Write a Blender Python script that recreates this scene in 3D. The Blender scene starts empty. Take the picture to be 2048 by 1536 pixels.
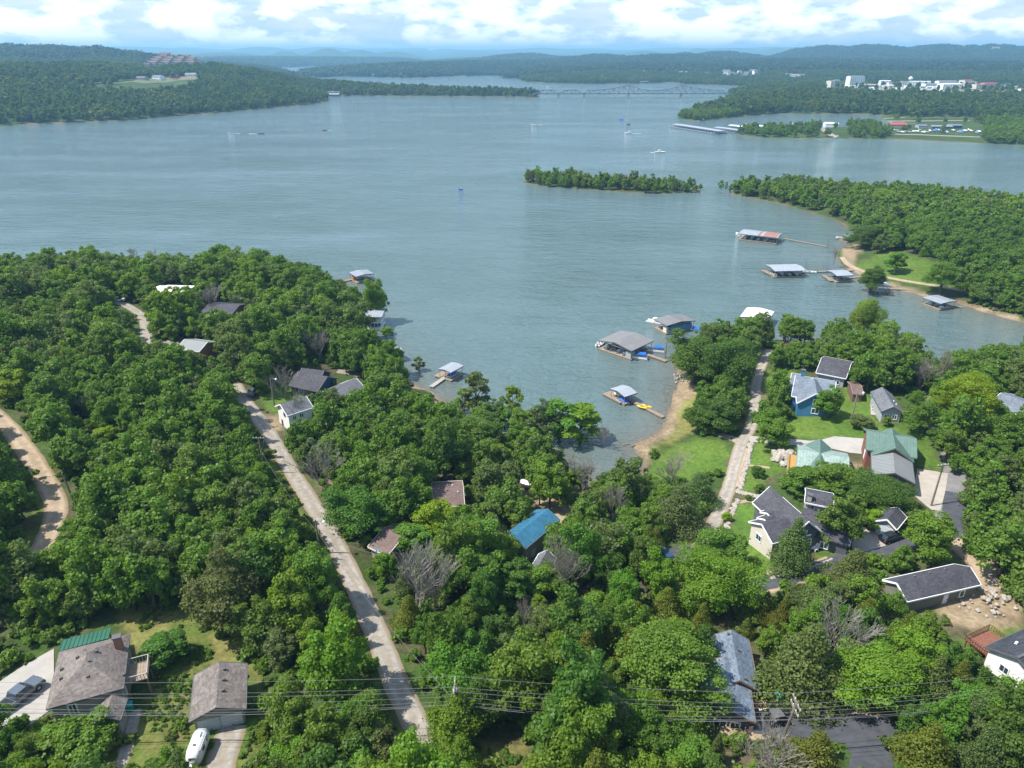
import bpy, math, random
import numpy as np
from mathutils import Vector, Matrix
from mathutils.geometry import delaunay_2d_cdt

sc = bpy.context.scene
col = sc.collection
R = math.radians
rnd = random.Random(7)
rng = np.random.default_rng(7)

# ------------------------------------------------------------------ camera
CAM_Z, PITCH, F = 92.0, 25.05, 1421.0
cam_d = bpy.data.cameras.new('camera')
cam = bpy.data.objects.new('camera', cam_d); col.objects.link(cam)
cam.location = (0, 0, CAM_Z); cam.rotation_euler = (R(90 - PITCH), 0, 0)
cam_d.sensor_width = 36; cam_d.lens = 36 * F / 2048
cam_d.clip_start = 0.5; cam_d.clip_end = 80000
sc.camera = cam
# ------------------------------------------------------------------ light
SUN = Vector((-0.80, -0.10, 1.22)).normalized()
SUN_EL = math.asin(SUN.z); SUN_ROT = math.atan2(SUN.x, SUN.y)
sd = bpy.data.lights.new('sun', 'SUN'); sun = bpy.data.objects.new('sun', sd); col.objects.link(sun)
sd.energy = 4.0; sd.angle = R(0.6); sd.color = (1.0, 0.95, 0.87)
sun.rotation_euler = SUN.to_track_quat('Z', 'Y').to_euler()
sun.location = (0, 0, 300)
world = bpy.data.worlds.new('World'); sc.world = world; world.use_nodes = True
def build_world():
    nt = world.node_tree; nt.nodes.clear(); N = nt.nodes.new; L = nt.links.new
    out = N('ShaderNodeOutputWorld'); bg = N('ShaderNodeBackground'); bg.inputs[1].default_value = 0.15
    sky = N('ShaderNodeTexSky'); sky.sky_type = 'NISHITA'; sky.sun_disc = False
    sky.sun_elevation = SUN_EL; sky.sun_rotation = SUN_ROT; sky.air_density = 1.0; sky.dust_density = 0.6; sky.ozone_density = 2.0
    tc = N('ShaderNodeTexCoord'); mp = N('ShaderNodeMapping'); mp.inputs['Scale'].default_value = (15, 15, 40)
    L(tc.outputs['Generated'], mp.inputs[0])
    n1 = N('ShaderNodeTexNoise'); n1.inputs['Scale'].default_value = 1.0; n1.inputs['Detail'].default_value = 9; n1.inputs['Roughness'].default_value = 0.56
    L(mp.outputs[0], n1.inputs[0])
    r1 = N('ShaderNodeValToRGB'); r1.color_ramp.elements[0].position = 0.45; r1.color_ramp.elements[1].position = 0.56
    L(n1.outputs[0], r1.inputs[0])
    n2 = N('ShaderNodeTexNoise'); n2.inputs['Scale'].default_value = 2.1; n2.inputs['Detail'].default_value = 6
    mp2 = N('ShaderNodeMapping'); mp2.inputs['Scale'].default_value = (9.0, 9.0, 46); mp2.inputs['Location'].default_value = (3, 1, 2)
    L(tc.outputs['Generated'], mp2.inputs[0]); L(mp2.outputs[0], n2.inputs[0])
    r2 = N('ShaderNodeValToRGB'); r2.color_ramp.elements[0].position = 0.38; r2.color_ramp.elements[1].position = 0.62
    r2.color_ramp.elements[0].color = (1.6, 2.2, 2.9, 1); r2.color_ramp.elements[1].color = (2.5, 2.75, 3.1, 1)
    L(n2.outputs[0], r2.inputs[0])
    mul = N('ShaderNodeMath'); mul.operation = 'MULTIPLY'; mul.inputs[1].default_value = 0.8; L(r1.outputs[0], mul.inputs[0])
    mix = N('ShaderNodeMix'); mix.data_type = 'RGBA'
    L(mul.outputs[0], mix.inputs[0]); L(sky.outputs[0], mix.inputs[6]); L(r2.outputs[0], mix.inputs[7])
    L(mix.outputs[2], bg.inputs[0]); L(bg.outputs[0], out.inputs[0])
build_world()
vs = sc.view_settings; vs.view_transform = 'Standard'; vs.look = 'None'; vs.exposure = 1.0; vs.gamma = 1.0; vs.use_curve_mapping = False
sc.render.engine = 'CYCLES'; cy = sc.cycles
cy.use_denoising = True; cy.max_bounces = 5; cy.diffuse_bounces = 4; cy.glossy_bounces = 2; cy.transmission_bounces = 2
cy.transparent_max_bounces = 8; cy.sample_clamp_indirect = 4.0; cy.sample_clamp_direct = 14.0; cy.volume_bounces = 0; cy.caustics_reflective = False; cy.caustics_refractive = False

# ------------------------------------------------------------------ geometry of the view (2048 x 1536 px of the photo <-> metres)
cp, sp = math.cos(R(PITCH)), math.sin(R(PITCH))
def ray(px, py):
    r = (px - 1024) / F; u = (768 - py) / F
    return (r, cp + u * sp, -sp + u * cp)
def U(px, py, z=0.0, far=27000):
    d = ray(px, py)
    if d[2] >= -1e-6: k = far / math.hypot(d[0], d[1])
    else:
        k = (z - CAM_Z) / d[2]
        k = min(k, far / math.hypot(d[0], d[1]))
    return (d[0] * k, d[1] * k)
def proj(x, y, z):
    dz = np.asarray(z) - CAM_Z
    fw = y * cp - dz * sp; up = y * sp + dz * cp
    fw = np.maximum(fw, 0.1)
    return 1024 + F * x / fw, 768 - F * up / fw
def pip(X, Y, poly):
    X = np.asarray(X); Y = np.asarray(Y); ins = np.zeros(X.shape, bool); n = len(poly)
    for i in range(n):
        x1, y1 = poly[i]; x2, y2 = poly[(i + 1) % n]
        if y1 == y2: continue
        c = ((y1 > Y) != (y2 > Y)) & (X < (x2 - x1) * (Y - y1) / (y2 - y1) + x1)
        ins ^= c
    return ins
def pdist(X, Y, poly, closed=True):
    d = np.full(X.shape, 1e12); n = len(poly)
    for i in range(n if closed else n - 1):
        x1, y1 = poly[i]; x2, y2 = poly[(i + 1) % n]
        dx, dy = x2 - x1, y2 - y1; L2 = dx * dx + dy * dy + 1e-9
        t = np.clip(((X - x1) * dx + (Y - y1) * dy) / L2, 0, 1)
        d = np.minimum(d, (X - x1 - t * dx) ** 2 + (Y - y1 - t * dy) ** 2)
    return np.sqrt(d)
def crom(pts, n=5, closed=False):
    out = []; N_ = len(pts)
    rngi = range(N_ if closed else N_ - 1)
    for i in rngi:
        g = (lambda k: pts[k % N_]) if closed else (lambda k: pts[min(max(k, 0), N_ - 1)])
        p0, p1, p2, p3 = [np.array(g(i + k), float) for k in (-1, 0, 1, 2)]
        for s in range(n):
            t = s / n
            out.append(tuple(0.5 * (2 * p1 + (p2 - p0) * t + (2 * p0 - 5 * p1 + 4 * p2 - p3) * t * t + (3 * p1 - p0 - 3 * p2 + p3) * t ** 3)))
    if not closed: out.append(tuple(map(float, pts[-1])))
    return out
def vnoise(x, y, s, seed=0):
    x = np.asarray(x) / s; y = np.asarray(y) / s
    xi = np.floor(x).astype(np.int64); yi = np.floor(y).astype(np.int64); fx = x - xi; fy = y - yi
    def h(a, b):
        v = (a * 374761393 + b * 668265263 + seed * 1442695041) & 0xffffffff
        v = ((v ^ (v >> 13)) * 1274126177) & 0xffffffff
        return ((v ^ (v >> 16)) & 0xffff) / 65535.0
    fx = fx * fx * (3 - 2 * fx); fy = fy * fy * (3 - 2 * fy)
    return (h(xi, yi) * (1 - fx) + h(xi + 1, yi) * fx) * (1 - fy) + (h(xi, yi + 1) * (1 - fx) + h(xi + 1, yi + 1) * fx) * fy
def fbm(x, y, s, seed=0, o=4):
    v = 0; a = 0.5; t = 0
    for k in range(o): v = v + a * vnoise(x, y, s / 2 ** k, seed + k); t += a; a *= 0.55
    return v / t

# ------------------------------------------------------------------ shorelines (drawn where the water meets the land)
def wpoly(px): return [U(a, b) for a, b in px]
near_shore = [(-900,572),(-300,552),(0,548),(150,545),(300,548),(450,548),(560,560),(640,566),(684,563),(700,580),(708,600),(722,618),(728,640),(712,655),(724,672),(742,692),(752,715),(772,728),(800,744),(816,762),(840,775),(862,784),(885,800),(908,822),(930,850),(960,868),(1000,880),(1050,890),(1095,905),(1118,935),(1150,962),(1200,973),(1250,968),(1276,950),(1287,930),(1281,908),(1268,890),(1290,878),(1320,862),(1333,838),(1340,812),(1346,788),(1356,770),(1366,754),(1352,740),(1352,724),(1372,712),(1400,700),(1450,692),(1530,684),(1600,686),(1650,688),(1700,692),(1760,702),(1820,724),(1880,737),(1920,739),(1960,731),(2010,736),(2080,748),(2200,765),(2330,760),(2700,800)]
P_near = wpoly(near_shore) + [(900, 100), (900, -300), (-900, -300), (-900, 200)]
P_mid = wpoly([(1452,383),(1500,396),(1560,408),(1620,425),(1670,440),(1700,462),(1710,478),(1700,490),(1685,503),(1682,518),(1698,537),(1730,553),(1760,567),(1800,581),(1850,591),(1890,599),(1930,613),(1980,629),(2048,646),(2150,670),(2300,720),(2400,770),(3000,800),(3000,500),(2300,450),(2048,425),(1900,408),(1800,398),(1700,390),(1600,384),(1500,380)])
P_isl = wpoly([(1047,366),(1100,374),(1200,381),(1300,387),(1400,385),(1404,380),(1300,373),(1200,367),(1100,361),(1055,359)])
P_mar = wpoly([(1470,267),(1500,273),(1560,277),(1650,277),(1700,278),(1800,279),(1900,284),(2048,291),(2600,316),(2900,225),(1900,236),(1775,233),(1762,238),(1785,243),(1830,247),(1790,250),(1700,254),(1600,258),(1480,263)])
P_pen = wpoly([(1356,237),(1400,241),(1450,238),(1490,231),(1540,228),(1620,227),(1700,228),(1760,231),(1790,234),(2900,240),(3200,150),(1900,160),(1600,172),(1530,175),(1500,180),(1490,185),(1462,188),(1455,192),(1470,198),(1450,208),(1410,219),(1380,228)])
P_far = wpoly([(598,149),(640,154),(700,153),(790,155),(830,156),(900,152),(985,150),(1000,154),(1033,158),(1042,163),(1100,166),(1200,168),(1300,166),(1340,165),(1380,169),(1450,171),(1520,173),(1620,173),(3400,215),(3400,106),(860,106),(850,130),(835,134),(760,138),(680,142),(620,145)])
P_left = wpoly([(-1700,330),(-300,266),(0,251),(120,246),(250,240),(380,230),(480,222),(560,214),(640,206),(655,198),(648,194),(700,192),(800,192),(900,192),(1000,193),(1068,194),(1072,191),(1000,189),(870,186),(800,184),(700,179),(632,168),(594,160),(553,144),(530,139),(545,136),(640,132),(850,129),(870,106),(-1700,106)])
def jitterpoly(P, amp):
    S = []; n = len(P)
    for i in range(n):      # smooth only along the drawn shore, keep the far closing edges straight
        p0, p1, p2, p3 = [np.array(P[(i + k) % n]) for k in (-1, 0, 1, 2)]; L1 = np.linalg.norm(p2 - p1)
        if max(np.linalg.norm(p1 - p0), np.linalg.norm(p3 - p2)) > 4 * L1 or L1 > 2500 or min(p1[1], p2[1]) < 60:
            S += [tuple(p1 + (p2 - p1) * t / 8) for t in range(8)] if L1 < 2500 else [tuple(p1)]
        else: S += crom([p0, p1, p2, p3], 4)[4:8]
    P = S; out = []
    for i, (x, y) in enumerate(P):
        r = math.hypot(x, y)
        if r > 20000 or y < 0: out.append((x, y)); continue
        a = amp * min(r, 4000)
        out.append((x + a * (vnoise(np.array([x]), np.array([y]), 0.03 * r + 4, 3)[0] - .5), y + 2.2 * a * (vnoise(np.array([x]), np.array([y]), 0.03 * r + 4, 9)[0] - .5)))
    return out
LANDS = [  # polygon, base height, rise length, underwater slope
    (jitterpoly(P_near, .006), 20.0, 72.0), (jitterpoly(P_mid, .006), 14.0, 90.0), (P_isl, 0.35, 6.0),
    (jitterpoly(P_mar, .004), 4.5, 60.0), (jitterpoly(P_pen, .008), 16.0, 160.0), (jitterpoly(P_far, .01), 40.0, 500.0), (jitterpoly(P_left, .006), 34.0, 200.0)]
def slope_at(py, px=1024):
    d = ray(px, py); return d[2] / math.hypot(d[0], d[1])
HILLS = []
def hill(px, py, dist, spx, sr, minus=9):
    d = ray(px, py); n = math.hypot(d[0], d[1]); s = d[2] / n
    HILLS.append((d[0] / n * dist, d[1] / n * dist, d[0] / n, d[1] / n, CAM_Z + dist * s - minus, dist / F * spx, sr))
for h in [(-500,95,3300,200,480),(-150,97,3300,150,480),(60,98,3300,110,430),(180,102,3200,60,380),(250,109,3100,50,330),
          (-350,140,1900,250,320),(0,143,1850,150,300),(200,137,1950,110,300),(400,133,2000,90,300),(340,118,2650,62,230),(480,140,1900,70,260),
          (75,97,9000,24,900),(440,103,8600,60,700),(570,100.5,8800,22,500),(655,97,9000,30,500),(720,99.5,9400,30,600),(790,102,9500,40,600),
          (1045,111,5600,60,300),(1200,117,4600,60,300),(1330,117,4300,80,300),(1440,110,5200,60,350),(1370,112,5000,30,300),
          (1290,103.5,9500,35,600),(1400,102,12000,20,600),(1470,103,12500,40,600),(1555,100,11500,22,700),
          (1610,102,5600,35,420),(1660,97,5500,55,450),(1760,94.5,5400,75,450),(1880,96,5400,75,450),(1990,96,5400,80,450),(2150,97,5400,120,450),(2400,96,5400,140,450),
          (1560,131,3900,80,220),(1480,140,3500,60,200)]: hill(*h)
for k in range(26):
    hill(-400 + k * 115 + rnd.uniform(-40, 40), rnd.uniform(101.6, 103.6), rnd.uniform(15000, 22000), rnd.uniform(30, 80), 1500)
NA, NR = 381, 570
A0, A1, RR0, RR1 = R(-62), R(62), 18.0, 26000.0
ang = np.linspace(A0, A1, NA); lr = np.linspace(math.log(RR0), math.log(RR1), NR)
AA, LL = np.meshgrid(ang, lr); RAD = np.exp(LL); GX = RAD * np.sin(AA); GY = RAD * np.cos(AA)
def terrain_height(X, Y):
    r = np.hypot(X, Y)
    hill_h = np.zeros(X.shape); under = np.full(X.shape, 1e9); land = np.zeros(X.shape, bool); dl = np.zeros(X.shape); base = np.zeros(X.shape)
    for P, hb, L in LANDS:
        d = pdist(X, Y, P); ins = pip(X, Y, P)
        hb_ = hb * (1 - np.exp(-d / L)) * ins
        base = np.maximum(base, hb_); dl = np.maximum(dl, d * ins); land |= ins
        under = np.minimum(under, np.where(ins, 0, d))
    for (hx, hy, ux, uy, hz_, sl, sr) in HILLS:
        if hz_ < 5: continue
        dx = X - hx; dy = Y - hy; rad = dx * ux + dy * uy; lat = dx * uy - dy * ux
        hill_h = np.maximum(hill_h, hz_ * np.exp(-0.5 * ((rad / sr) ** 2 + (lat / sl) ** 2)))
    far = np.clip((r - 9000) / 6000, 0, 1)
    hill_h = np.where(land, hill_h * (1 - np.exp(-dl / 120)), 0)
    h = np.sqrt(base ** 2 + hill_h ** 2)
    h = h + far * 78 * land
    h = h * (0.86 + 0.28 * fbm(X, Y, 70 + 0.05 * r, 5))
    h = h + np.where(land, 0.12 + 1.2 * (1 - np.exp(-dl / 25)) * (fbm(X, Y, 24, 11) - .5), 0)
    h = np.where(land, np.maximum(h, 0.1 * np.minimum(dl, 1) + 0.02), -np.minimum(0.07 * under + 0.05, 5.0))
    return h
GZ = terrain_height(GX, GY)
def hz(x, y):
    x = np.asarray(x, float); y = np.asarray(y, float)
    a = np.arctan2(x, y); l = np.log(np.maximum(np.hypot(x, y), RR0))
    u = np.clip((a - A0) / (A1 - A0) * (NA - 1), 0, NA - 1.001); v = np.clip((l - lr[0]) / (lr[-1] - lr[0]) * (NR - 1), 0, NR - 1.001)
    i = u.astype(int); j = v.astype(int); fu = u - i; fv = v - j
    return (GZ[j, i] * (1 - fu) + GZ[j, i + 1] * fu) * (1 - fv) + (GZ[j + 1, i] * (1 - fu) + GZ[j + 1, i + 1] * fu) * fv
def G(px, py, dz=0.0):
    """first point of the ground (raised by dz) seen through a pixel"""
    d = np.array(ray(px, py)); k = np.exp(np.linspace(math.log(20), math.log(26000), 1500))
    x = d[0] * k; y = d[1] * k; z = CAM_Z + d[2] * k
    g = np.maximum(hz(x, y), 0) + dz
    w = np.nonzero(z <= g)[0]
    i = w[0] if len(w) else len(k) - 1
    lo, hi = k[max(i - 1, 0)], k[i]
    for _ in range(25):
        m = (lo + hi) / 2
        if CAM_Z + d[2] * m <= max(float(hz(d[0] * m, d[1] * m)), 0) + dz: hi = m
        else: lo = m
    return (d[0] * hi, d[1] * hi, CAM_Z + d[2] * hi)

# ------------------------------------------------------------------ object helpers
MX = {}
def link(o): col.objects.link(o); return o
def tag(o, label=None, cat=None, group=None, kind=None):
    if label: o['label'] = label
    if cat: o['category'] = cat
    if group: o['group'] = group
    if kind: o['kind'] = kind
    return o
def empty(name, loc, rz=0, label=None, cat=None, group=None):
    o = link(bpy.data.objects.new(name, None)); o.location = loc; o.rotation_euler = (0, 0, rz); o.empty_display_size = 1
    MX[o.name] = Matrix.Translation(loc) @ Matrix.Rotation(rz, 4, 'Z')
    return tag(o, label, cat, group)
class MB:
    """collects faces in world metres (or local ones when raw=True)"""
    def __init__(s): s.v = []; s.f = []; s.m = []; s.T = None
    def add(s, verts, faces, mi=0):
        n = len(s.v); s.v += [tuple(v) for v in verts]; s.f += [tuple(i + n for i in f) for f in faces]; s.m += [mi] * len(faces); return s
    def box(s, c, d, rz=0, mi=0, taper=1.0):
        cx, cy_, cz = c; hx, hy, hh = d[0] / 2, d[1] / 2, d[2] / 2; cr, sr = math.cos(rz), math.sin(rz); vs_ = []
        for z, t in ((-hh, 1), (hh, taper)):
            for x, y in ((-hx, -hy), (hx, -hy), (hx, hy), (-hx, hy)):
                x *= t; y *= t; vs_.append((cx + x * cr - y * sr, cy_ + x * sr + y * cr, cz + z))
        return s.add(vs_, [(3, 2, 1, 0), (4, 5, 6, 7), (0, 1, 5, 4), (1, 2, 6, 5), (2, 3, 7, 6), (3, 0, 4, 7)], mi)
    def bar(s, a, b, w, h=None, mi=0):
        a = Vector(a); b = Vector(b); h = h or w; d = (b - a); L = d.length
        if L < 1e-6: return s
        d /= L; up = Vector((0, 0, 1)) if abs(d.z) < .95 else Vector((1, 0, 0)); sx = d.cross(up).normalized() * w / 2; sy = sx.cross(d).normalized() * h / 2
        vs_ = [p + i * sx + j * sy for p in (a, b) for i, j in ((-1, -1), (1, -1), (1, 1), (-1, 1))]
        return s.add(vs_, [(0, 1, 2, 3), (7, 6, 5, 4), (0, 4, 5, 1), (1, 5, 6, 2), (2, 6, 7, 3), (3, 7, 4, 0)], mi)
    def tube(s, pts, rad, n=6, mi=0):
        pts = [Vector(p) for p in pts]; base = len(s.v); m = len(pts)
        for i, p in enumerate(pts):
            d = (pts[min(i + 1, m - 1)] - pts[max(i - 1, 0)]).normalized(); up = Vector((0, 0, 1)) if abs(d.z) < .9 else Vector((1, 0, 0))
            sx = d.cross(up).normalized(); sy = sx.cross(d); r = rad[i] if hasattr(rad, '__len__') else rad
            for k in range(n):
                t = 2 * math.pi * k / n; s.v.append(tuple(p + sx * math.cos(t) * r + sy * math.sin(t) * r))
        for i in range(m - 1):
            for k in range(n):
                a = base + i * n + k; b = base + i * n + (k + 1) % n; s.f.append((a, b, b + n, a + n)); s.m.append(mi)
        s.f.append(tuple(base + k for k in range(n))[::-1]); s.m.append(mi); s.f.append(tuple(base + (m - 1) * n + k for k in range(n))); s.m.append(mi)
        return s
    def mesh(s, name, mats, inv=None, smooth=False):
        me = bpy.data.meshes.new(name); v = s.v
        if inv is not None: v = [tuple(inv @ Vector(p)) for p in v]
        me.from_pydata(v, [], s.f)
        for m in (mats if isinstance(mats, (list, tuple)) else [mats]): me.materials.append(m)
        if any(s.m): me.polygons.foreach_set('material_index', s.m)
        if smooth: me.polygons.foreach_set('use_smooth', [True] * len(me.polygons))
        me.update(); return me
    def build(s, name, mats, parent=None, smooth=False, local=False):
        inv = None
        if parent is not None and not local: inv = MX[parent.name].inverted()
        o = link(bpy.data.objects.new(name, s.mesh(name, mats, inv, smooth)))
        if parent is not None: o.parent = parent; MX[o.name] = MX[parent.name]
        else: MX[o.name] = Matrix.Identity(4)
        return o
def copy_obj(o, parent=None):
    c = link(o.copy()); c.parent = parent; return c
def copy_tree(o, loc, rz, scale=None):
    c = link(o.copy()); c.location = loc; c.rotation_euler = (0, 0, rz)
    if scale: c.scale = scale if hasattr(scale, '__len__') else (scale,) * 3
    for ch in o.children:
        d = link(ch.copy()); d.parent = c
        for g in ch.children:
            e = link(g.copy()); e.parent = d
    return c

# ------------------------------------------------------------------ materials
def nmat(name):
    m = bpy.data.materials.new(name); m.use_nodes = True; nt = m.node_tree; nt.nodes.clear(); return m, nt, nt.nodes.new, nt.links.new
MATS = {}
def mat(name, c, rough=0.8, var=0.25, scale=1.5, metal=0.0, c2=None, bump=0.0, spec=0.3, detail=5):
    if name in MATS: return MATS[name]
    m, nt, N, L = nmat(name)
    out = N('ShaderNodeOutputMaterial'); p = N('ShaderNodeBsdfPrincipled'); tc = N('ShaderNodeTexCoord')
    n = N('ShaderNodeTexNoise'); n.inputs['Scale'].default_value = scale; n.inputs['Detail'].default_value = detail; n.inputs['Roughness'].default_value = 0.65
    L(tc.outputs['Object'], n.inputs[0])
    r = N('ShaderNodeValToRGB'); r.color_ramp.elements[0].position = .3; r.color_ramp.elements[1].position = .7
    a = tuple(x * (1 - var) for x in c) if c2 is None else c; b = tuple(min(1, x * (1 + var)) for x in c) if c2 is None else c2
    r.color_ramp.elements[0].color = (*a, 1); r.color_ramp.elements[1].color = (*b, 1)
    L(n.outputs[0], r.inputs[0]); L(r.outputs[0], p.inputs['Base Color'])
    p.inputs['Roughness'].default_value = rough; p.inputs['Metallic'].default_value = metal; p.inputs['Specular IOR Level'].default_value = spec
    if bump:
        bn = N('ShaderNodeBump'); bn.inputs['Strength'].default_value = bump; bn.inputs['Distance'].default_value = 0.1; L(n.outputs[0], bn.inputs['Height']); L(bn.outputs[0], p.inputs['Normal'])
    L(p.outputs[0], out.inputs[0]); MATS[name] = m; return m
def shingle(name, a, b, c3):
    """courses of shingles: small tabs of three tones, courses following height"""
    m, nt, N, L = nmat(name); out = N('ShaderNodeOutputMaterial'); p = N('ShaderNodeBsdfPrincipled'); tc = N('ShaderNodeTexCoord')
    mp = N('ShaderNodeMapping'); mp.inputs['Scale'].default_value = (2.6, 2.6, 8.0); L(tc.outputs['Object'], mp.inputs[0])
    v = N('ShaderNodeTexVoronoi'); v.inputs['Scale'].default_value = 1.0; L(mp.outputs[0], v.inputs[0])
    r = N('ShaderNodeValToRGB'); r.color_ramp.elements[0].color = (*a, 1); r.color_ramp.elements[1].color = (*b, 1)
    e = r.color_ramp.elements.new(.5); e.color = (*c3, 1)
    L(v.outputs['Color'], r.inputs[0])
    n = N('ShaderNodeTexNoise'); n.inputs['Scale'].default_value = 0.35; n.inputs['Detail'].default_value = 4; L(tc.outputs['Object'], n.inputs[0])
    mr = N('ShaderNodeMapRange'); mr.inputs[1].default_value = .3; mr.inputs[2].default_value = .7; mr.inputs[3].default_value = .82; mr.inputs[4].default_value = 1.15; L(n.outputs[0], mr.inputs[0])
    mx = N('ShaderNodeMix'); mx.data_type = 'RGBA'; mx.blend_type = 'MULTIPLY'; mx.inputs[0].default_value = 1
    L(r.outputs[0], mx.inputs[6]); L(mr.outputs[0], mx.inputs[7]); L(mx.outputs[2], p.inputs['Base Color']); p.inputs['Roughness'].default_value = .85
    p.inputs['Specular IOR Level'].default_value = .25
    L(p.outputs[0], out.inputs[0]); MATS[name] = m; return m
M_brown_sh = shingle('brown_shingle', (.105, .085, .072), (.215, .188, .168), (.152, .13, .115))
M_blue_sh = shingle('blue_grey_shingle', (.075, .10, .13), (.18, .215, .26), (.12, .15, .19))
M_dark_sh = shingle('charcoal_shingle', (.040, .040, .048), (.085, .083, .095), (.060, .059, .068))
M_black_sh = shingle('black_shingle', (.026, .03, .037), (.06, .064, .075), (.04, .045, .054))
M_mid_sh = shingle('grey_shingle', (.085, .09, .10), (.16, .165, .18), (.12, .125, .135))
M_bgrey_sh = shingle('slate_shingle', (.10, .12, .15), (.18, .21, .25), (.14, .165, .20))
M_red_sh = shingle('redbrown_shingle', (.11, .075, .065), (.18, .13, .115), (.145, .10, .09))
M_green_m = mat('green_metal', (.085, .145, .115), .45, .14, .9, c2=(.125, .195, .16), detail=8, spec=.5)
M_pgreen_m = mat('pale_green_metal', (.15, .225, .19), .45, .1, 1.2, c2=(.33, .40, .36), spec=.5, detail=9)
M_dgreen_m = mat('deep_green_metal', (.035, .12, .08), .38, .12, .5, spec=.5)
M_grey_m = mat('grey_metal', (.20, .21, .205), .45, .08, .4, spec=.4)
M_dock_m = mat('dock_roof_metal', (.29, .315, .35), .42, .14, .6, spec=.5)
M_dock_g = mat('weathered_roof_metal', (.19, .185, .185), .55, .12, .35, spec=.4)
M_rust = mat('rusty_metal', (.30, .13, .09), .7, .3, 2.0)
M_blue_m = mat('blue_metal', (.03, .13, .21), .5, .25, .9, spec=.5)
M_teal_m = mat('teal_metal', (.04, .25, .33), .4, .15, .5, spec=.5)
M_white = mat('white_paint', (.74, .74, .72), .55, .06, 1.2)
M_cream = mat('cream_siding', (.55, .51, .43), .7, .08, 1.0)
M_tan = mat('tan_siding', (.30, .27, .235), .75, .1, 1.0)
M_grey_w = mat('grey_siding', (.33, .34, .34), .75, .08, 1.0)
M_dgrey_w = mat('dark_grey_siding', (.10, .105, .115), .7, .1, 1.0)
M_navy = mat('navy_siding', (.02, .055, .10), .7, .12, 1.0)
M_blue_w = mat('blue_siding', (.05, .17, .30), .7, .1, 1.0)
M_brown_w = mat('brown_siding', (.16, .10, .075), .8, .15, 1.0)
M_olive_w = mat('olive_siding', (.17, .165, .13), .75, .1, 1.0)
M_brick = mat('brick_wall', (.27, .13, .09), .85, .25, 4.0)
M_trim = mat('white_trim', (.78, .78, .77), .5, .04, 2.0)
M_dtrim = mat('dark_trim', (.10, .10, .10), .5, .1, 2.0)
M_glass = mat('window_glass', (.03, .05, .07), .08, .3, 3.0, spec=.9)
M_door = mat('garage_door_paint', (.50, .56, .60), .5, .05, 1.0)
M_wood = mat('weathered_wood', (.26, .20, .145), .85, .3, 3.0)
M_newwood = mat('new_wood', (.42, .25, .08), .75, .2, 3.0)
M_redwood = mat('red_brown_wood', (.20, .085, .055), .7, .25, 3.0)
M_conc = mat('concrete', (.33, .295, .25), .85, .12, .5, bump=.05)
M_conc2 = mat('pale_concrete', (.33, .31, .28), .85, .12, .5)
M_asph = mat('asphalt', (.060, .063, .072), .8, .25, .7)
M_asph2 = mat('worn_asphalt', (.17, .165, .16), .85, .2, .6)
M_gravel = mat('gravel', (.20, .18, .155), .95, .25, .9, c2=(.37, .34, .295), detail=10)
M_dirt = mat('dirt_road', (.27, .195, .125), .95, .25, .5, c2=(.40, .32, .23), detail=10)
M_pole = mat('pole_wood', (.20, .165, .13), .85, .25, 3.0)
M_steel = mat('galvanised_steel', (.35, .37, .38), .4, .1, 3.0, metal=.6)
M_wire = mat('wire', (.16, .16, .16), .5, .1, 5.0)
M_rubber = mat('rubber', (.02, .02, .02), .8, .2, 5.0)
M_truck = mat('truck_paint', (.15, .18, .21), .28, .06, 2.0, metal=.5, spec=.7)
M_black = mat('black_paint', (.02, .021, .024), .35, .1, 2.0)
M_bluep = mat('blue_tarp', (.01, .12, .62), .6, .1, 2.0)
M_yellow = mat('yellow_plastic', (.75, .5, .04), .45, .06, 3.0)
M_red = mat('red_paint', (.5, .04, .035), .5, .1, 2.0)
M_teal = mat('teal_plastic', (.02, .32, .30), .5, .1, 2.0)
M_rock = mat('limestone', (.24, .21, .175), .9, .25, 1.8, c2=(.42, .385, .335), bump=.3)
M_bark = mat('bark', (.10, .085, .068), .9, .3, 3.0)
M_dead = mat('dead_wood', (.21, .19, .16), .9, .2, 3.0)
M_foam = mat('foam', (.5, .54, .54), .6, .1, 1.0)
M_bridge = mat('bridge_steel', (.13, .16, .18), .6, .1, .2)
M_pink = mat('resort_siding', (.28, .17, .14), .8, .2, .1)

def verge(m, edge, worn):
    nt = m.node_tree; N, L = nt.nodes.new, nt.links.new; p = [n for n in nt.nodes if n.type == 'BSDF_PRINCIPLED'][0]; src = p.inputs['Base Color'].links[0].from_socket; nz = [n for n in nt.nodes if n.type == 'TEX_NOISE'][0]
    at = N('ShaderNodeAttribute'); at.attribute_name = 'across'; ad = N('ShaderNodeMath'); ad.operation = 'ADD'; L(at.outputs['Fac'], ad.inputs[0]); sc_ = N('ShaderNodeMath'); sc_.operation = 'MULTIPLY_ADD'; sc_.inputs[1].default_value = .9; sc_.inputs[2].default_value = -.45; L(nz.outputs[0], sc_.inputs[0]); L(sc_.outputs[0], ad.inputs[1])
    r = N('ShaderNodeValToRGB'); e = r.color_ramp.elements; e[0].position = 0; e[0].color = (.35, .35, .35, 1); e[1].position = .95; e[1].color = (1, 1, 1, 1)
    for q, v in ((.18, .3), (.38, 0), (.62, 0), (.78, .55)): x = e.new(q); x.color = (v, v, v, 1)
    L(ad.outputs[0], r.inputs[0]); mx = N('ShaderNodeMix'); mx.data_type = 'RGBA'; L(r.outputs[0], mx.inputs[0]); L(src, mx.inputs[6]); mx.inputs[7].default_value = (*edge, 1); L(mx.outputs[2], p.inputs['Base Color'])
verge(M_gravel, (.22, .165, .10), 0); verge(M_dirt, (.20, .15, .085), 0)
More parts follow.
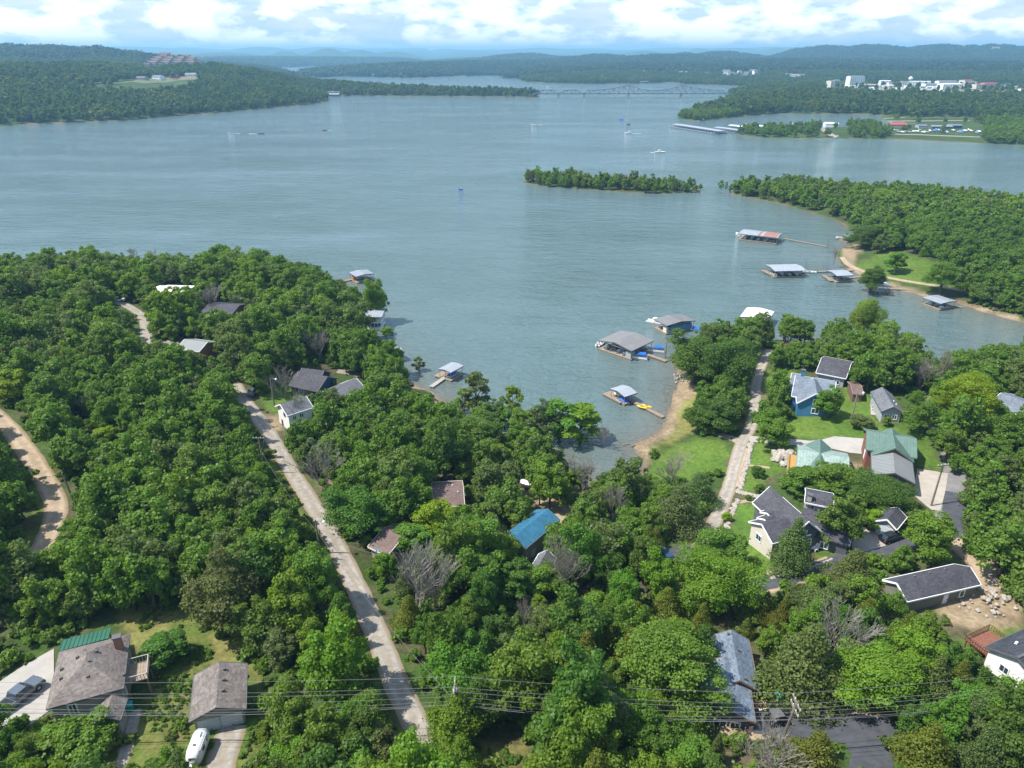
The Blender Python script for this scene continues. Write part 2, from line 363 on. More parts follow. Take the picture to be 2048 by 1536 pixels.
def leafmat(name, mode, ramp=None, dens=0.48):
    m, nt, N, L = nmat(name); out = N('ShaderNodeOutputMaterial'); oi = N('ShaderNodeObjectInfo')
    if mode == 'color': src = oi.outputs['Color']
    else:
        r = N('ShaderNodeValToRGB'); r.color_ramp.interpolation = 'LINEAR'
        el = r.color_ramp.elements; el[0].position = 0; el[0].color = (*ramp[0][1], 1); el[1].position = 1; el[1].color = (*ramp[-1][1], 1)
        for p_, c_ in ramp[1:-1]: e = el.new(p_); e.color = (*c_, 1)
        vs_ = N('ShaderNodeVectorMath'); vs_.operation = 'SCALE'; vs_.inputs['Scale'].default_value = .011; L(oi.outputs['Location'], vs_.inputs[0]); pn = N('ShaderNodeTexNoise'); pn.inputs['Scale'].default_value = 1; pn.inputs['Detail'].default_value = 5; L(vs_.outputs[0], pn.inputs[0])
        q = N('ShaderNodeMath'); q.operation = 'MULTIPLY_ADD'; q.inputs[1].default_value = 2.0; q.inputs[2].default_value = -.75; L(pn.outputs[0], q.inputs[0]); q2 = N('ShaderNodeMath'); q2.operation = 'MULTIPLY_ADD'; q2.inputs[1].default_value = .5; q2.use_clamp = True; L(oi.outputs['Random'], q2.inputs[0]); L(q.outputs[0], q2.inputs[2]); L(q2.outputs[0], r.inputs[0]); src = r.outputs[0]
    at = N('ShaderNodeAttribute'); at.attribute_name = 'lv'
    mr = N('ShaderNodeMapRange'); mr.inputs[3].default_value = .74; mr.inputs[4].default_value = 1.28; L(at.outputs['Fac'], mr.inputs[0])
    mx = N('ShaderNodeMix'); mx.data_type = 'RGBA'; mx.blend_type = 'MULTIPLY'; mx.inputs[0].default_value = 1
    L(src, mx.inputs[6]); L(mr.outputs[0], mx.inputs[7])
    p = N('ShaderNodeBsdfPrincipled'); p.inputs['Roughness'].default_value = .5; p.inputs['Specular IOR Level'].default_value = .25; L(mx.outputs[2], p.inputs['Base Color'])
    t = N('ShaderNodeBsdfTranslucent'); hs = N('ShaderNodeHueSaturation'); hs.inputs['Value'].default_value = 1.3; hs.inputs['Saturation'].default_value = 1.1; hs.inputs['Hue'].default_value = .49
    L(mx.outputs[2], hs.inputs['Color']); L(hs.outputs[0], t.inputs[0])
    ms = N('ShaderNodeMixShader'); ms.inputs[0].default_value = dens; L(p.outputs[0], ms.inputs[1]); L(t.outputs[0], ms.inputs[2]); L(ms.outputs[0], out.inputs[0])
    return m
TINT = {'dark green': (.090, .170, .024), 'mid green': (.124, .224, .026), 'bright green': (.150, .250, .022), 'yellow-green': (.20, .31, .014), 'grey-green': (.122, .168, .045), 'olive': (.145, .175, .022)}
RAMP = [(0, TINT['dark green']), (.25, (.108, .198, .024)), (.5, TINT['mid green']), (.62, TINT['grey-green']), (.8, (.145, .245, .025)), (.93, TINT['bright green']), (1, (.17, .24, .028))]
M_leaf = leafmat('leaf', 'color'); M_leafr = leafmat('leaf_woodland', 'random', RAMP)
M_leaff = leafmat('leaf_distant', 'random', [(0, (.050, .092, .018)), (.5, (.070, .122, .022)), (.85, (.10, .145, .026)), (1, (.14, .17, .03))])
M_gone = mat('needle', (.05, .08, .02), .8, .3, 2.0)

# ------------------------------------------------------------------ land cover regions (pixel outlines projected on the ground)
def gpoly(px): return [G(a, b)[:2] for a, b in px]
REG = {
 'lawn': [[(1292,935),(1330,898),(1400,876),(1440,880),(1458,910),(1450,946),(1380,962),(1300,962)],
          [(1528,872),(1560,845),(1590,832),(1668,830),(1690,765),(1745,795),(1752,845),(1850,845),(1872,912),(1898,948),(1840,936),(1735,905),(1640,878),(1540,874)],
          [(1506,884),(1598,890),(1590,930),(1532,960),(1502,992),(1478,986),(1490,930)],
          [(1478,1008),(1526,1004),(1530,1060),(1592,1110),(1560,1148),(1492,1146),(1448,1112),(1462,1050)],
          [(1700,535),(1745,512),(1800,500),(1900,540),(1985,590),(1900,580),(1800,562)],[(1318,1090),(1360,1075),(1400,1060),(1402,1080),(1380,1095)],
          [(1620,1085),(1640,1130),(1700,1112),(1680,1080)],[(1816,1120),(1850,1085),(1900,1100),(1930,1138),(1900,1128)],
          [(535,820),(520,795),(560,770),(640,790),(575,840)],[(1900,1290),(1960,1260),(2048,1250),(2048,1300),(1960,1310)],[(1525,745),(1590,740),(1580,800),(1530,790)]],
 'weed': [[(235,1215),(330,1200),(440,1220),(500,1250),(520,1330),(540,1450),(480,1536),(240,1536),(300,1420),(290,1290)],[(0,1440),(95,1425),(250,1450),(260,1536),(0,1536)],
          [(540,900),(600,1010),(700,1140),(680,1150),(590,1040),(525,960)],[(0,880),(60,950),(100,1010),(90,1040),(40,1010),(0,940)],[(560,1440),(840,1450),(1000,1500),(1100,1536),(500,1536)],
          [(0,1060),(70,1060),(60,1150),(0,1140)]],
 'dry': [[(1620,1380),(1780,1415),(1780,1448),(1640,1420),(1530,1395)],[(245,1225),(330,1215),(350,1260),(300,1330),(250,1290)],[(420,1270),(500,1290),(505,1330),(430,1330)],[(960,1480),(1060,1480),(1060,1536),(950,1536)],
         [(1300,900),(1345,870),(1365,800),(1395,790),(1390,860),(1340,890)]],
 'sand': [[(1255,982),(1240,965),(1283,946),(1290,925),(1262,890),(1330,838),(1345,780),(1366,745),(1400,775),(1398,800),(1368,815),(1350,868),(1305,892),(1302,940),(1285,985)],
          [(815,755),(870,780),(925,812),(915,830),(860,800),(810,775)],[(1682,500),(1715,488),(1722,500),(1704,528),(1738,552),(1820,577),(1960,612),(2060,645),(2060,665),(1930,622),(1800,586),(1700,550)],
          [(1880,1190),(1960,1165),(2048,1200),(2048,1262),(1960,1262),(1890,1250)],[(1560,905),(1592,905),(1590,945),(1558,935)],[(1697,925),(1745,930),(1765,1005),(1700,985)],[(960,950),(1180,960),(1130,1060),(1100,1020),(1000,985)],
          [(1400,720),(1500,700),(1640,700),(1600,715),(1530,720),(1420,760)],[(500,830),(570,830),(545,890),(520,860)],[(1080,895),(1135,935),(1190,975),(1100,975),(940,930)]],
 'bare': [[(560,960),(640,940),(960,870),(1110,930),(960,1000),(980,1100),(760,1120),(700,1010)],[(1340,720),(1540,690),(1560,840),(1500,860),(1400,850)],[(1400,1110),(1520,1150),(1700,1130),(1800,1150),(1900,1200),(1860,1320),(1700,1240),(1480,1180)],
          [(300,650),(430,690),(440,730),(400,740),(330,710)]],
}
REGW = {k: [gpoly(p) for p in v] for k, v in REG.items()}
def land_color():
    X, Y, Z = GX, GY, GZ; n1 = fbm(X, Y, 9, 21); n2 = fbm(X, Y, 2.6, 33); n3 = fbm(X, Y, 40 + RAD * .02, 44)
    c = np.zeros(X.shape + (3,))
    floor = np.array([.085, .070, .042]); green = np.array([.045, .078, .018]); t = np.clip((n1 * .6 + n2 * .4 - .36) * 5, 0, 1)[..., None]
    c[:] = floor * (1 - t) + green * t
    farc = np.array([.030, .058, .018]) * (1 - n3[..., None]) + np.array([.058, .088, .026]) * n3[..., None]
    f = np.clip((RAD - 500) / 400, 0, 1)[..., None]; c = c * (1 - f) + farc * f
    near = RAD < 900
    cols = {'lawn': ((.060, .118, .018), (.095, .140, .026)), 'weed': ((.055, .11, .016), (.13, .125, .04)), 'dry': ((.20, .165, .065), (.15, .16, .045)), 'sand': ((.19, .14, .085), (.29, .225, .145)), 'bare': ((.15, .115, .075), (.06, .085, .025))}
    for k in ('weed', 'bare', 'sand', 'dry', 'lawn'):
        for P in REGW[k]:
            ins = pip(X[near], Y[near], P); d = pdist(X[near], Y[near], P); sd_ = np.where(ins, d, -d) + (n2[near] - .5) * 3.0
            w = np.clip(sd_ / 1.2 + .5, 0, 1)[:, None]; a, b = cols[k]; q = np.clip((n1[near] * .55 + n2[near] * .45 - .32) * 3, 0, 1)[:, None]
            cc = np.array(a) * (1 - q) + np.array(b) * q; c[near] = c[near] * (1 - w) + cc * w
    # wet mud line at the water and brown bed under it
    zt = np.where(RAD > 260, .14, .5); w = np.clip(1 - Z / zt, 0, 1)[..., None] * (Z < .7)[..., None]; mud = np.array([.17, .125, .09]); c = c * (1 - w * .8) + mud * w * .8
    return np.concatenate([c, np.ones(X.shape + (1,))], -1)
LC = land_color()

def gridmesh(name, X, Y, Z, keep=None):
    nr, na = X.shape; idx = np.arange(nr * na).reshape(nr, na)
    q = np.stack([idx[:-1, :-1], idx[:-1, 1:], idx[1:, 1:], idx[1:, :-1]], -1).reshape(-1, 4)
    if keep is not None: q = q[keep.reshape(-1)]
    me = bpy.data.meshes.new(name); me.vertices.add(nr * na); me.vertices.foreach_set('co', np.stack([X, Y, Z], -1).astype(np.float32).ravel())
    me.loops.add(len(q) * 4); me.loops.foreach_set('vertex_index', q[:, ::-1].ravel().astype(np.int32)); me.polygons.add(len(q)); me.polygons.foreach_set('loop_start', np.arange(0, len(q) * 4, 4, dtype=np.int32))
    me.polygons.foreach_set('use_smooth', np.ones(len(q), bool)); me.update(calc_edges=True); me.validate(); return me
def ground_material():
    m, nt, N, L = nmat('ground'); out = N('ShaderNodeOutputMaterial'); p = N('ShaderNodeBsdfPrincipled'); p.inputs['Roughness'].default_value = .95; p.inputs['Specular IOR Level'].default_value = .1
    at = N('ShaderNodeAttribute'); at.attribute_name = 'col'; tc = N('ShaderNodeTexCoord')
    def noise(s, d=6):
        n = N('ShaderNodeTexNoise'); n.inputs['Scale'].default_value = s; n.inputs['Detail'].default_value = d; n.inputs['Roughness'].default_value = .7; L(tc.outputs['Object'], n.inputs[0]); return n
    a = noise(1.1, 8); b = noise(.045, 9)
    mr = N('ShaderNodeMapRange'); mr.inputs[1].default_value = .3; mr.inputs[2].default_value = .7; mr.inputs[3].default_value = .6; mr.inputs[4].default_value = 1.4; L(a.outputs[0], mr.inputs[0])
    mr2 = N('ShaderNodeMapRange'); mr2.inputs[1].default_value = .3; mr2.inputs[2].default_value = .7; mr2.inputs[3].default_value = .65; mr2.inputs[4].default_value = 1.35; L(b.outputs[0], mr2.inputs[0])
    mu = N('ShaderNodeMath'); mu.operation = 'MULTIPLY'; L(mr.outputs[0], mu.inputs[0]); L(mr2.outputs[0], mu.inputs[1])
    mx = N('ShaderNodeMix'); mx.data_type = 'RGBA'; mx.blend_type = 'MULTIPLY'; mx.inputs[0].default_value = 1; L(at.outputs['Color'], mx.inputs[6]); L(mu.outputs[0], mx.inputs[7])
    L(mx.outputs[2], p.inputs['Base Color'])
    bm = N('ShaderNodeBump'); bm.inputs['Strength'].default_value = .8; bm.inputs['Distance'].default_value = 14; L(b.outputs[0], bm.inputs['Height'])
    bm2 = N('ShaderNodeBump'); bm2.inputs['Strength'].default_value = .4; bm2.inputs['Distance'].default_value = .15; L(a.outputs[0], bm2.inputs['Height']); 
    at2 = N('ShaderNodeAttribute'); at2.attribute_name = 'far'; L(at2.outputs['Fac'], bm.inputs['Strength']); L(bm2.outputs[0], bm.inputs['Normal'])
    L(bm.outputs[0], p.inputs['Normal']); L(p.outputs[0], out.inputs[0]); return m
gm = gridmesh('ground', GX, GY, GZ)
ca = gm.color_attributes.new('col', 'FLOAT_COLOR', 'POINT'); ca.data.foreach_set('color', LC.astype(np.float32).ravel())
fa = gm.attributes.new('far', 'FLOAT', 'POINT'); fa.data.foreach_set('value', np.clip((RAD - 1500) / 2500, 0, .9).astype(np.float32).ravel())
gm.materials.append(ground_material()); ground = link(bpy.data.objects.new('ground', gm)); tag(ground, kind='structure')

def water_material():
    m, nt, N, L = nmat('lake_water'); out = N('ShaderNodeOutputMaterial'); p = N('ShaderNodeBsdfPrincipled'); tc = N('ShaderNodeTexCoord')
    at = N('ShaderNodeAttribute'); at.attribute_name = 'shallow'
    cm = N('ShaderNodeMix'); cm.data_type = 'RGBA'; cm.inputs[6].default_value = (.086, .134, .132, 1); cm.inputs[7].default_value = (.13, .105, .07, 1); L(at.outputs['Fac'], cm.inputs[0])
    L(cm.outputs[2], p.inputs['Base Color']); p.inputs['Roughness'].default_value = .06; p.inputs['IOR'].default_value = 1.42; p.inputs['Specular IOR Level'].default_value = .6
    def wn(sx, sy, s, det, rot=0):
        mp = N('ShaderNodeMapping'); mp.inputs['Scale'].default_value = (sx, sy, 1); mp.inputs['Rotation'].default_value = (0, 0, rot); L(tc.outputs['Object'], mp.inputs[0])
        n = N('ShaderNodeTexNoise'); n.inputs['Scale'].default_value = s; n.inputs['Detail'].default_value = det; n.inputs['Roughness'].default_value = .6; L(mp.outputs[0], n.inputs[0]); return n
    a = wn(.3, 1, .19, 4, .12); b = wn(.5, 1, .8, 3, -.2); big = wn(.25, 1, .012, 4, .1); big2 = wn(.6, 1, .045, 3, -.1)
    mr = N('ShaderNodeMapRange'); mr.inputs[1].default_value = .35; mr.inputs[2].default_value = .65; mr.inputs[3].default_value = .42; mr.inputs[4].default_value = 1.05; L(big.outputs[0], mr.inputs[0])
    mr3 = N('ShaderNodeMapRange'); mr3.inputs[1].default_value = .35; mr3.inputs[2].default_value = .65; mr3.inputs[3].default_value = .7; mr3.inputs[4].default_value = 1.1; L(big2.outputs[0], mr3.inputs[0])
    mm = N('ShaderNodeMath'); mm.operation = 'MULTIPLY'; L(mr.outputs[0], mm.inputs[0]); L(mr3.outputs[0], mm.inputs[1])
    m2 = N('ShaderNodeMath'); m2.operation = 'MULTIPLY'; m2.inputs[1].default_value = .8; L(mm.outputs[0], m2.inputs[0])
    ad = N('ShaderNodeMath'); ad.operation = 'MULTIPLY_ADD'; ad.inputs[1].default_value = .3; L(b.outputs[0], ad.inputs[0]); L(a.outputs[0], ad.inputs[2])
    bm = N('ShaderNodeBump'); bm.inputs['Distance'].default_value = 4.2; L(m2.outputs[0], bm.inputs['Strength']); L(ad.outputs[0], bm.inputs['Height']); L(bm.outputs[0], p.inputs['Normal'])
    L(p.outputs[0], out.inputs[0]); return m
k4 = (np.minimum(np.minimum(GZ[:-1, :-1], GZ[:-1, 1:]), np.minimum(GZ[1:, :-1], GZ[1:, 1:])) < 0.35)
wm = gridmesh('lake_water', GX, GY, np.zeros_like(GX), k4)
sh = np.where(GZ > -.02, 1, np.exp(np.minimum(GZ, 0) / .55)) * np.clip(1.15 - RAD / 500, 0, 1)
sa = wm.attributes.new('shallow', 'FLOAT', 'POINT'); sa.data.foreach_set('value', sh.astype(np.float32).ravel())
wm.materials.append(water_material()); lake = link(bpy.data.objects.new('lake_water', wm)); tag(lake, kind='structure')

# haze: the air of the whole valley
def haze():
    m, nt, N, L = nmat('haze'); out = N('ShaderNodeOutputMaterial'); v = N('ShaderNodeVolumePrincipled'); v.inputs['Density'].default_value = 1.2e-4
    v.inputs['Color'].default_value = (.34, .67, .94, 1); v.inputs['Anisotropy'].default_value = .1; L(v.outputs[0], out.inputs['Volume'])
    b = MB().box((0, 13150, 116), (47400, 26900, 248)); o = b.build('haze', m); tag(o, kind='stuff'); m.cycles.homogeneous_volume = True if hasattr(m.cycles, 'homogeneous_volume') else None
haze()

# ------------------------------------------------------------------ roads and paved sheets
def ribbon(name, px, width, m, lift=.09, wv=.05, world=None):
    pts = [G(a, b)[:2] for a, b in px] if world is None else world
    pts = crom(pts, 8); n = len(pts); b = MB(); nc = 7
    for i, (x, y) in enumerate(pts):
        x0, y0 = pts[max(i - 1, 0)]; x1, y1 = pts[min(i + 1, n - 1)]; dx, dy = x1 - x0, y1 - y0; L = math.hypot(dx, dy) or 1; nx, ny = -dy / L, dx / L
        w = width[0] + (width[1] - width[0]) * i / n if hasattr(width, '__len__') else width
        for k in range(nc):
            t = (k / (nc - 1) - .5) * w
            if k in (0, nc - 1): t += rnd.uniform(-wv, wv) * 2
            X, Y = x + nx * t, y + ny * t; b.v.append((X, Y, float(hz(X, Y)) + lift - (.07 if k in (0, nc - 1) else 0)))
    for i in range(n - 1):
        for k in range(nc - 1): a = i * nc + k; b.f.append((a, a + 1, a + nc + 1, a + nc)); b.m.append(0)
    o = b.build(name, m); at = o.data.attributes.new('across', 'FLOAT', 'POINT'); at.data.foreach_set('value', np.array([abs(k / (nc - 1) * 2 - 1) for i in range(n) for k in range(nc)], np.float32)); tag(o, kind='structure'); return o
def sheet(name, px, m, lift=.09, step=1.0, smooth=False, world=None):
    P = [G(a, b)[:2] for a, b in px] if world is None else world
    if smooth: P = crom(P, 4, True)
    P2 = []
    for i in range(len(P)):
        a = np.array(P[i]); c = np.array(P[(i + 1) % len(P)]); k = max(1, int(np.linalg.norm(c - a) / step))
        for j in range(k): P2.append(tuple(a + (c - a) * j / k))
    xs = [p[0] for p in P2]; ys = [p[1] for p in P2]
    gx, gy = np.meshgrid(np.arange(min(xs), max(xs), step), np.arange(min(ys), max(ys), step)); gx = gx.ravel() + .01; gy = gy.ravel() + .013
    ins = pip(gx, gy, P2) & (pdist(gx, gy, P2) > step * .4)
    allp = [Vector(p) for p in P2] + [Vector((a, b)) for a, b in zip(gx[ins], gy[ins])]
    vo, eo, fo, *_ = delaunay_2d_cdt(allp, [(i, (i + 1) % len(P2)) for i in range(len(P2))], [list(range(len(P2)))], 1, 1e-4)
    b = MB(); b.add([(v.x, v.y, float(hz(v.x, v.y)) + lift) for v in vo], [tuple(f) for f in fo]); o = b.build(name, m)
    for p_ in o.data.polygons:
        if p_.normal.z < 0: p_.flip()
    tag(o, kind='structure'); return o
ROADS = {'main': [(470,768),(482,790),(505,822),(537,865),(570,920),(610,985),(650,1050),(685,1115),(720,1190),(755,1270),(790,1360),(828,1440),(850,1490)],
 'upper': [(225,600),(262,616),(284,632),(292,655),(291,690)], 'dirt': [(-80,775),(0,838),(45,890),(85,950),(112,1005),(108,1040),(90,1085),(66,1125)],
 'lane': [(1540,700),(1522,735),(1512,770),(1510,800),(1503,850),(1484,885),(1470,930),(1456,980),(1436,1030),(1414,1075),(1388,1105)]}
ribbon('gravel_road', ROADS['main'], (3.8, 3.5), M_gravel); ribbon('gravel_road', ROADS['upper'], 3.4, M_gravel); ribbon('dirt_road', ROADS['dirt'], 3.9, M_dirt)
ribbon('gravel_lane', ROADS['lane'], (2.9, 3.2), M_gravel)
ribbon('gravel_path', [(1684,514),(1698,530),(1735,545),(1790,558),(1850,568),(1925,580),(1990,592)], 2.6, M_dirt)
ribbon('gravel_fork', [(1487,893),(1472,880),(1450,872),(1420,862)], 2.4, M_gravel, .075)
ribbon('gravel_shoulder', [(1497,897),(1488,930),(1476,975)], 1.8, M_dirt, .06)
sheet('concrete_drive', [(1494,872),(1560,877),(1620,882),(1642,880),(1668,873),(1735,878),(1738,910),(1700,906),(1640,893),(1560,890),(1500,884)], M_conc2, .085, smooth=False)
sheet('concrete_pad', [(1834,938),(1896,948),(1890,985),(1880,1022),(1862,1020),(1826,990)], M_conc, .1)
ribbon('asphalt_road', [(1852,780),(1872,840),(1895,890),(1912,930),(1910,975),(1898,1020),(1900,1068)], 4.6, M_asph2, .085)
ribbon('asphalt_road', [(1470,1180),(1545,1163),(1600,1149),(1660,1130),(1720,1110),(1780,1093),(1850,1078),(1902,1066),(1902,1030),(1907,985)], 4.2, M_asph, .1)
sheet('asphalt_apron', [(1318,1098),(1378,1090),(1400,1124),(1362,1126),(1315,1122)], M_asph, .1)
sheet('concrete_forecourt', [(1702,1084),(1722,1066),(1742,1052),(1775,1066),(1792,1080),(1770,1092),(1735,1103),(1706,1106)], M_conc, .11)
ribbon('gravel_drive', [(1898,1078),(1930,1098),(1962,1128),(1970,1160),(1960,1178)], (4.2, 5.0), M_dirt)
ribbon('dirt_verge', [(1530,1180),(1600,1166),(1660,1150),(1720,1130)], 2.4, M_dirt, .06)
ribbon('dirt_verge', [(1500,1160),(1560,1143),(1620,1132),(1660,1118)], 2.2, M_dirt, .06)
sheet('asphalt_driveway', [(1508,1395),(1560,1402),(1660,1422),(1720,1432),(1790,1444),(1798,1500),(1800,1560),(1690,1560),(1702,1510),(1690,1488),(1600,1476),(1506,1468)], M_asph, .1)
sheet('concrete_driveway', [(50,1330),(108,1298),(108,1350),(98,1422),(60,1452),(-60,1510),(-60,1400)], M_conc2, .09)
ribbon('gravel_track', [(466,1452),(456,1480),(446,1510),(436,1560)], 3.6, M_gravel, .07)
ribbon('gravel_track', [(270,1420),(262,1460),(250,1500),(240,1545)], 1.6, M_gravel, .07)
ribbon('gravel_drive', [(675,742),(700,746),(725,752)], 4.0, M_gravel)
ribbon('gravel_drive', [(1085,1000),(1110,1012),(1130,1030),(1150,1060)], 5.0, M_dirt)
ribbon('stone_path', [(1478,1005),(1500,1002),(1528,1010)], 1.4, M_dirt, .1)
ribbon('stone_path', [(1488,930),(1510,932),(1540,936)], .8, M_dirt, .1)
ribbon('stone_edging', [(1440,1458),(1480,1468),(1520,1474),(1560,1486)], 1.6, M_dirt, .08)
ribbon('red_kerb', [(1520,1392),(1570,1400),(1640,1414),(1700,1424),(1780,1440)], .45, mat('red_kerb', (.36, .24, .21), .85, .15, 2), .16)

# ------------------------------------------------------------------ buildings
FOOT = []     # footprints (cx, cy, yaw, w, d) that no tree may stand in
class Fr:
    """a rectangular roof outline on the plan: u runs along its near edge, v away from the camera"""
    def __init__(s, cx, cy, yaw, w, d): s.cx, s.cy, s.yaw, s.w, s.d = cx, cy, yaw, w, d
    def p(s, u, v, z): c, q = math.cos(s.yaw), math.sin(s.yaw); return (s.cx + u * c - v * q, s.cy + u * q + v * c, z)
    def gz(s): return [float(hz(*s.p(a * s.w / 2, b * s.d / 2, 0)[:2])) for a in (-1, 1) for b in (-1, 1)]
def ground_at(px, py, h):
    z = 10.0
    for _ in range(6): x, y = U(px, py, z + h); z = max(float(hz(x, y)), 0)
    return z
def rect(A, B, C, h, g=None, dmin=None):
    if g is None: g = ground_at((A[0] + C[0]) / 2, (A[1] + C[1]) / 2, h)
    a, b, c = [np.array(U(*q, g + h)) for q in (A, B, C)]
    ab = b - a; w = np.linalg.norm(ab); u = ab / w; n = np.array((-u[1], u[0])); d = float((c - b) @ n)
    if d < 0: n = -n; d = -d
    if dmin: d = max(d, dmin)
    m = (a + b) / 2 + n * d / 2; f = Fr(m[0], m[1], math.atan2(u[1], u[0]), w, d); f.g = g; return f
def ridged(P, Q, half, hr, g=None, ext=0):
    if g is None: g = ground_at((P[0] + Q[0]) / 2, (P[1] + Q[1]) / 2, hr)
    a, b = [np.array(U(*q, g + hr)) for q in (P, Q)]; u = (b - a); w = np.linalg.norm(u); u /= w; m = (a + b) / 2
    f = Fr(m[0], m[1], math.atan2(u[1], u[0]), w + ext, 2 * half); f.g = g; return f
def slabs(b, quads, t):
    for q in quads:
        q = [Vector(p) for p in q]; n = (q[1] - q[0]).cross(q[2] - q[1]).normalized()
        if n.z < 0: q = q[::-1]; n = -n
        k = len(q); top = [p + n * 0 for p in q]; bot = [p - Vector((0, 0, t)) for p in q]
        b.add(top + bot, [tuple(range(k)), tuple(range(2 * k - 1, k - 1, -1))] + [(i, i + k, (i + 1) % k + k, (i + 1) % k) for i in range(k)])
def wing(root, f, eave, rise, style, wall, roof, trim=None, oh=.4, ribs=0, walls=True, z0=None, edge=None, ends=(-1, 1)):
    g = f.g; lo = min(f.gz()) - .6 if z0 is None else z0; ze = g + eave; zr = ze + rise; w, d = f.w / 2, f.d / 2; FOOT.append((f.cx, f.cy, f.yaw, f.w, f.d))
    wi, di = w - oh, d - oh; P = f.p
    if walls and wall is not None:
        b = MB(); zt = ze - .05
        ring = [(-wi, -di), (wi, -di), (wi, di), (-wi, di)]
        b.add([P(u, v, lo) for u, v in ring] + [P(u, v, zt) for u, v in ring], [(0, 1, 5, 4), (1, 2, 6, 5), (2, 3, 7, 6), (3, 0, 4, 7), (4, 5, 6, 7)])
        k = rise * (1 - oh / (d if style == 'gx' else w)) - .12
        if style == 'gx':
            for s in (-1, 1): b.add([P(s * wi, -di, zt), P(s * wi, di, zt), P(s * wi, 0, ze + k)], [(0, 1, 2)])
        if style == 'gy':
            for s in (-1, 1): b.add([P(-wi, s * di, zt), P(wi, s * di, zt), P(0, s * di, ze + k)], [(0, 1, 2)])
        if style == 'shed': b.add([P(-wi, -di, zt), P(wi, -di, zt), P(wi, di, zt), P(-wi, di, zt), P(-wi, di, zr - .15), P(wi, di, zr - .15)], [(3, 2, 5, 4), (0, 3, 4), (1, 2, 5)])
        b.build('wall', wall, root)
    b = MB(); t = .22
    if style == 'gx': Q = [[P(-w, -d, ze), P(w, -d, ze), P(w, 0, zr), P(-w, 0, zr)], [P(-w, 0, zr), P(w, 0, zr), P(w, d, ze), P(-w, d, ze)]]
    elif style == 'gy': Q = [[P(-w, -d, ze), P(0, -d, zr), P(0, d, zr), P(-w, d, ze)], [P(0, -d, zr), P(w, -d, ze), P(w, d, ze), P(0, d, zr)]]
    elif style == 'hip':
        if w >= d: a1, a2 = (-(w - d), 0), (w - d, 0)
        else: a1, a2 = (0, -(d - w)), (0, d - w)
        c = [P(-w, -d, ze), P(w, -d, ze), P(w, d, ze), P(-w, d, ze)]; r1, r2 = P(*a1, zr), P(*a2, zr)
        if w >= d: Q = [[c[0], c[1], r2, r1], [c[1], c[2], r2], [c[2], c[3], r1, r2], [c[3], c[0], r1]]
        else: Q = [[c[0], c[1], r1], [c[1], c[2], r2, r1], [c[2], c[3], r2], [c[3], c[0], r1, r2]]
    elif style == 'shed': Q = [[P(-w, -d, ze), P(w, -d, ze), P(w, d, zr), P(-w, d, zr)]]
    else: Q = [[P(-w, -d, ze), P(w, -d, ze), P(w, d, ze), P(-w, d, ze)]]
    slabs(b, Q, t)
    if ribs:
        n = int((f.w if style in ('gx', 'shed', 'flat') else f.d) / ribs)
        for i in range(n + 1):
            s = -1 + 2 * i / n
            if style == 'gx':
                for sg in (-1, 1): b.bar(P(s * w, sg * d, ze + .03), P(s * w, 0, zr + .03), .07, .07)
            elif style in ('shed', 'flat'): b.bar(P(s * w, -d, ze + .03), P(s * w, d, (zr if style == 'shed' else ze) + .03), .07, .07)
            elif style == 'gy':
                for sg in (-1, 1): b.bar(P(sg * w, s * d, ze + .03), P(0, s * d, zr + .03), .07, .07)
    ro = b.build('roof', roof, root)
    if trim is not None:
        b = MB(); q = .13; e = .06
        if style == 'gx':
            for s in (-1, 1):
                b.bar(P(-w, s * (d + e), ze - q), P(w, s * (d + e), ze - q), .1, .26)
                for sg in (-1, 1):
                    if s in ends: b.bar(P(s * (w + e), sg * d, ze - q), P(s * (w + e), 0, zr - q), .1, .28)
        elif style == 'gy':
            for s in (-1, 1):
                b.bar(P(s * (w + e), -d, ze - q), P(s * (w + e), d, ze - q), .1, .26)
                for sg in (-1, 1): b.bar(P(sg * w, s * (d + e), ze - q), P(0, s * (d + e), zr - q), .1, .28)
        else:
            for a, c in (((-w, -d), (w, -d)), ((w, -d), (w, d)), ((w, d), (-w, d)), ((-w, d), (-w, -d))):
                za = zr if style == 'shed' and a[1] > 0 else ze; zc = zr if style == 'shed' and c[1] > 0 else ze
                b.bar(P(*a, za - q), P(*c, zc - q), .1, .26)
        b.build('fascia', trim, root)
    if style in ('gx', 'gy') and edge is not None:
        b = MB(); b.bar(P(-w, 0, zr + .03) if style == 'gx' else P(0, -d, zr + .03), P(w, 0, zr + .03) if style == 'gx' else P(0, d, zr + .03), .35, .1); b.build('ridge_cap', edge, root)
    f.ze, f.zr, f.lo = ze, zr, lo; return ro
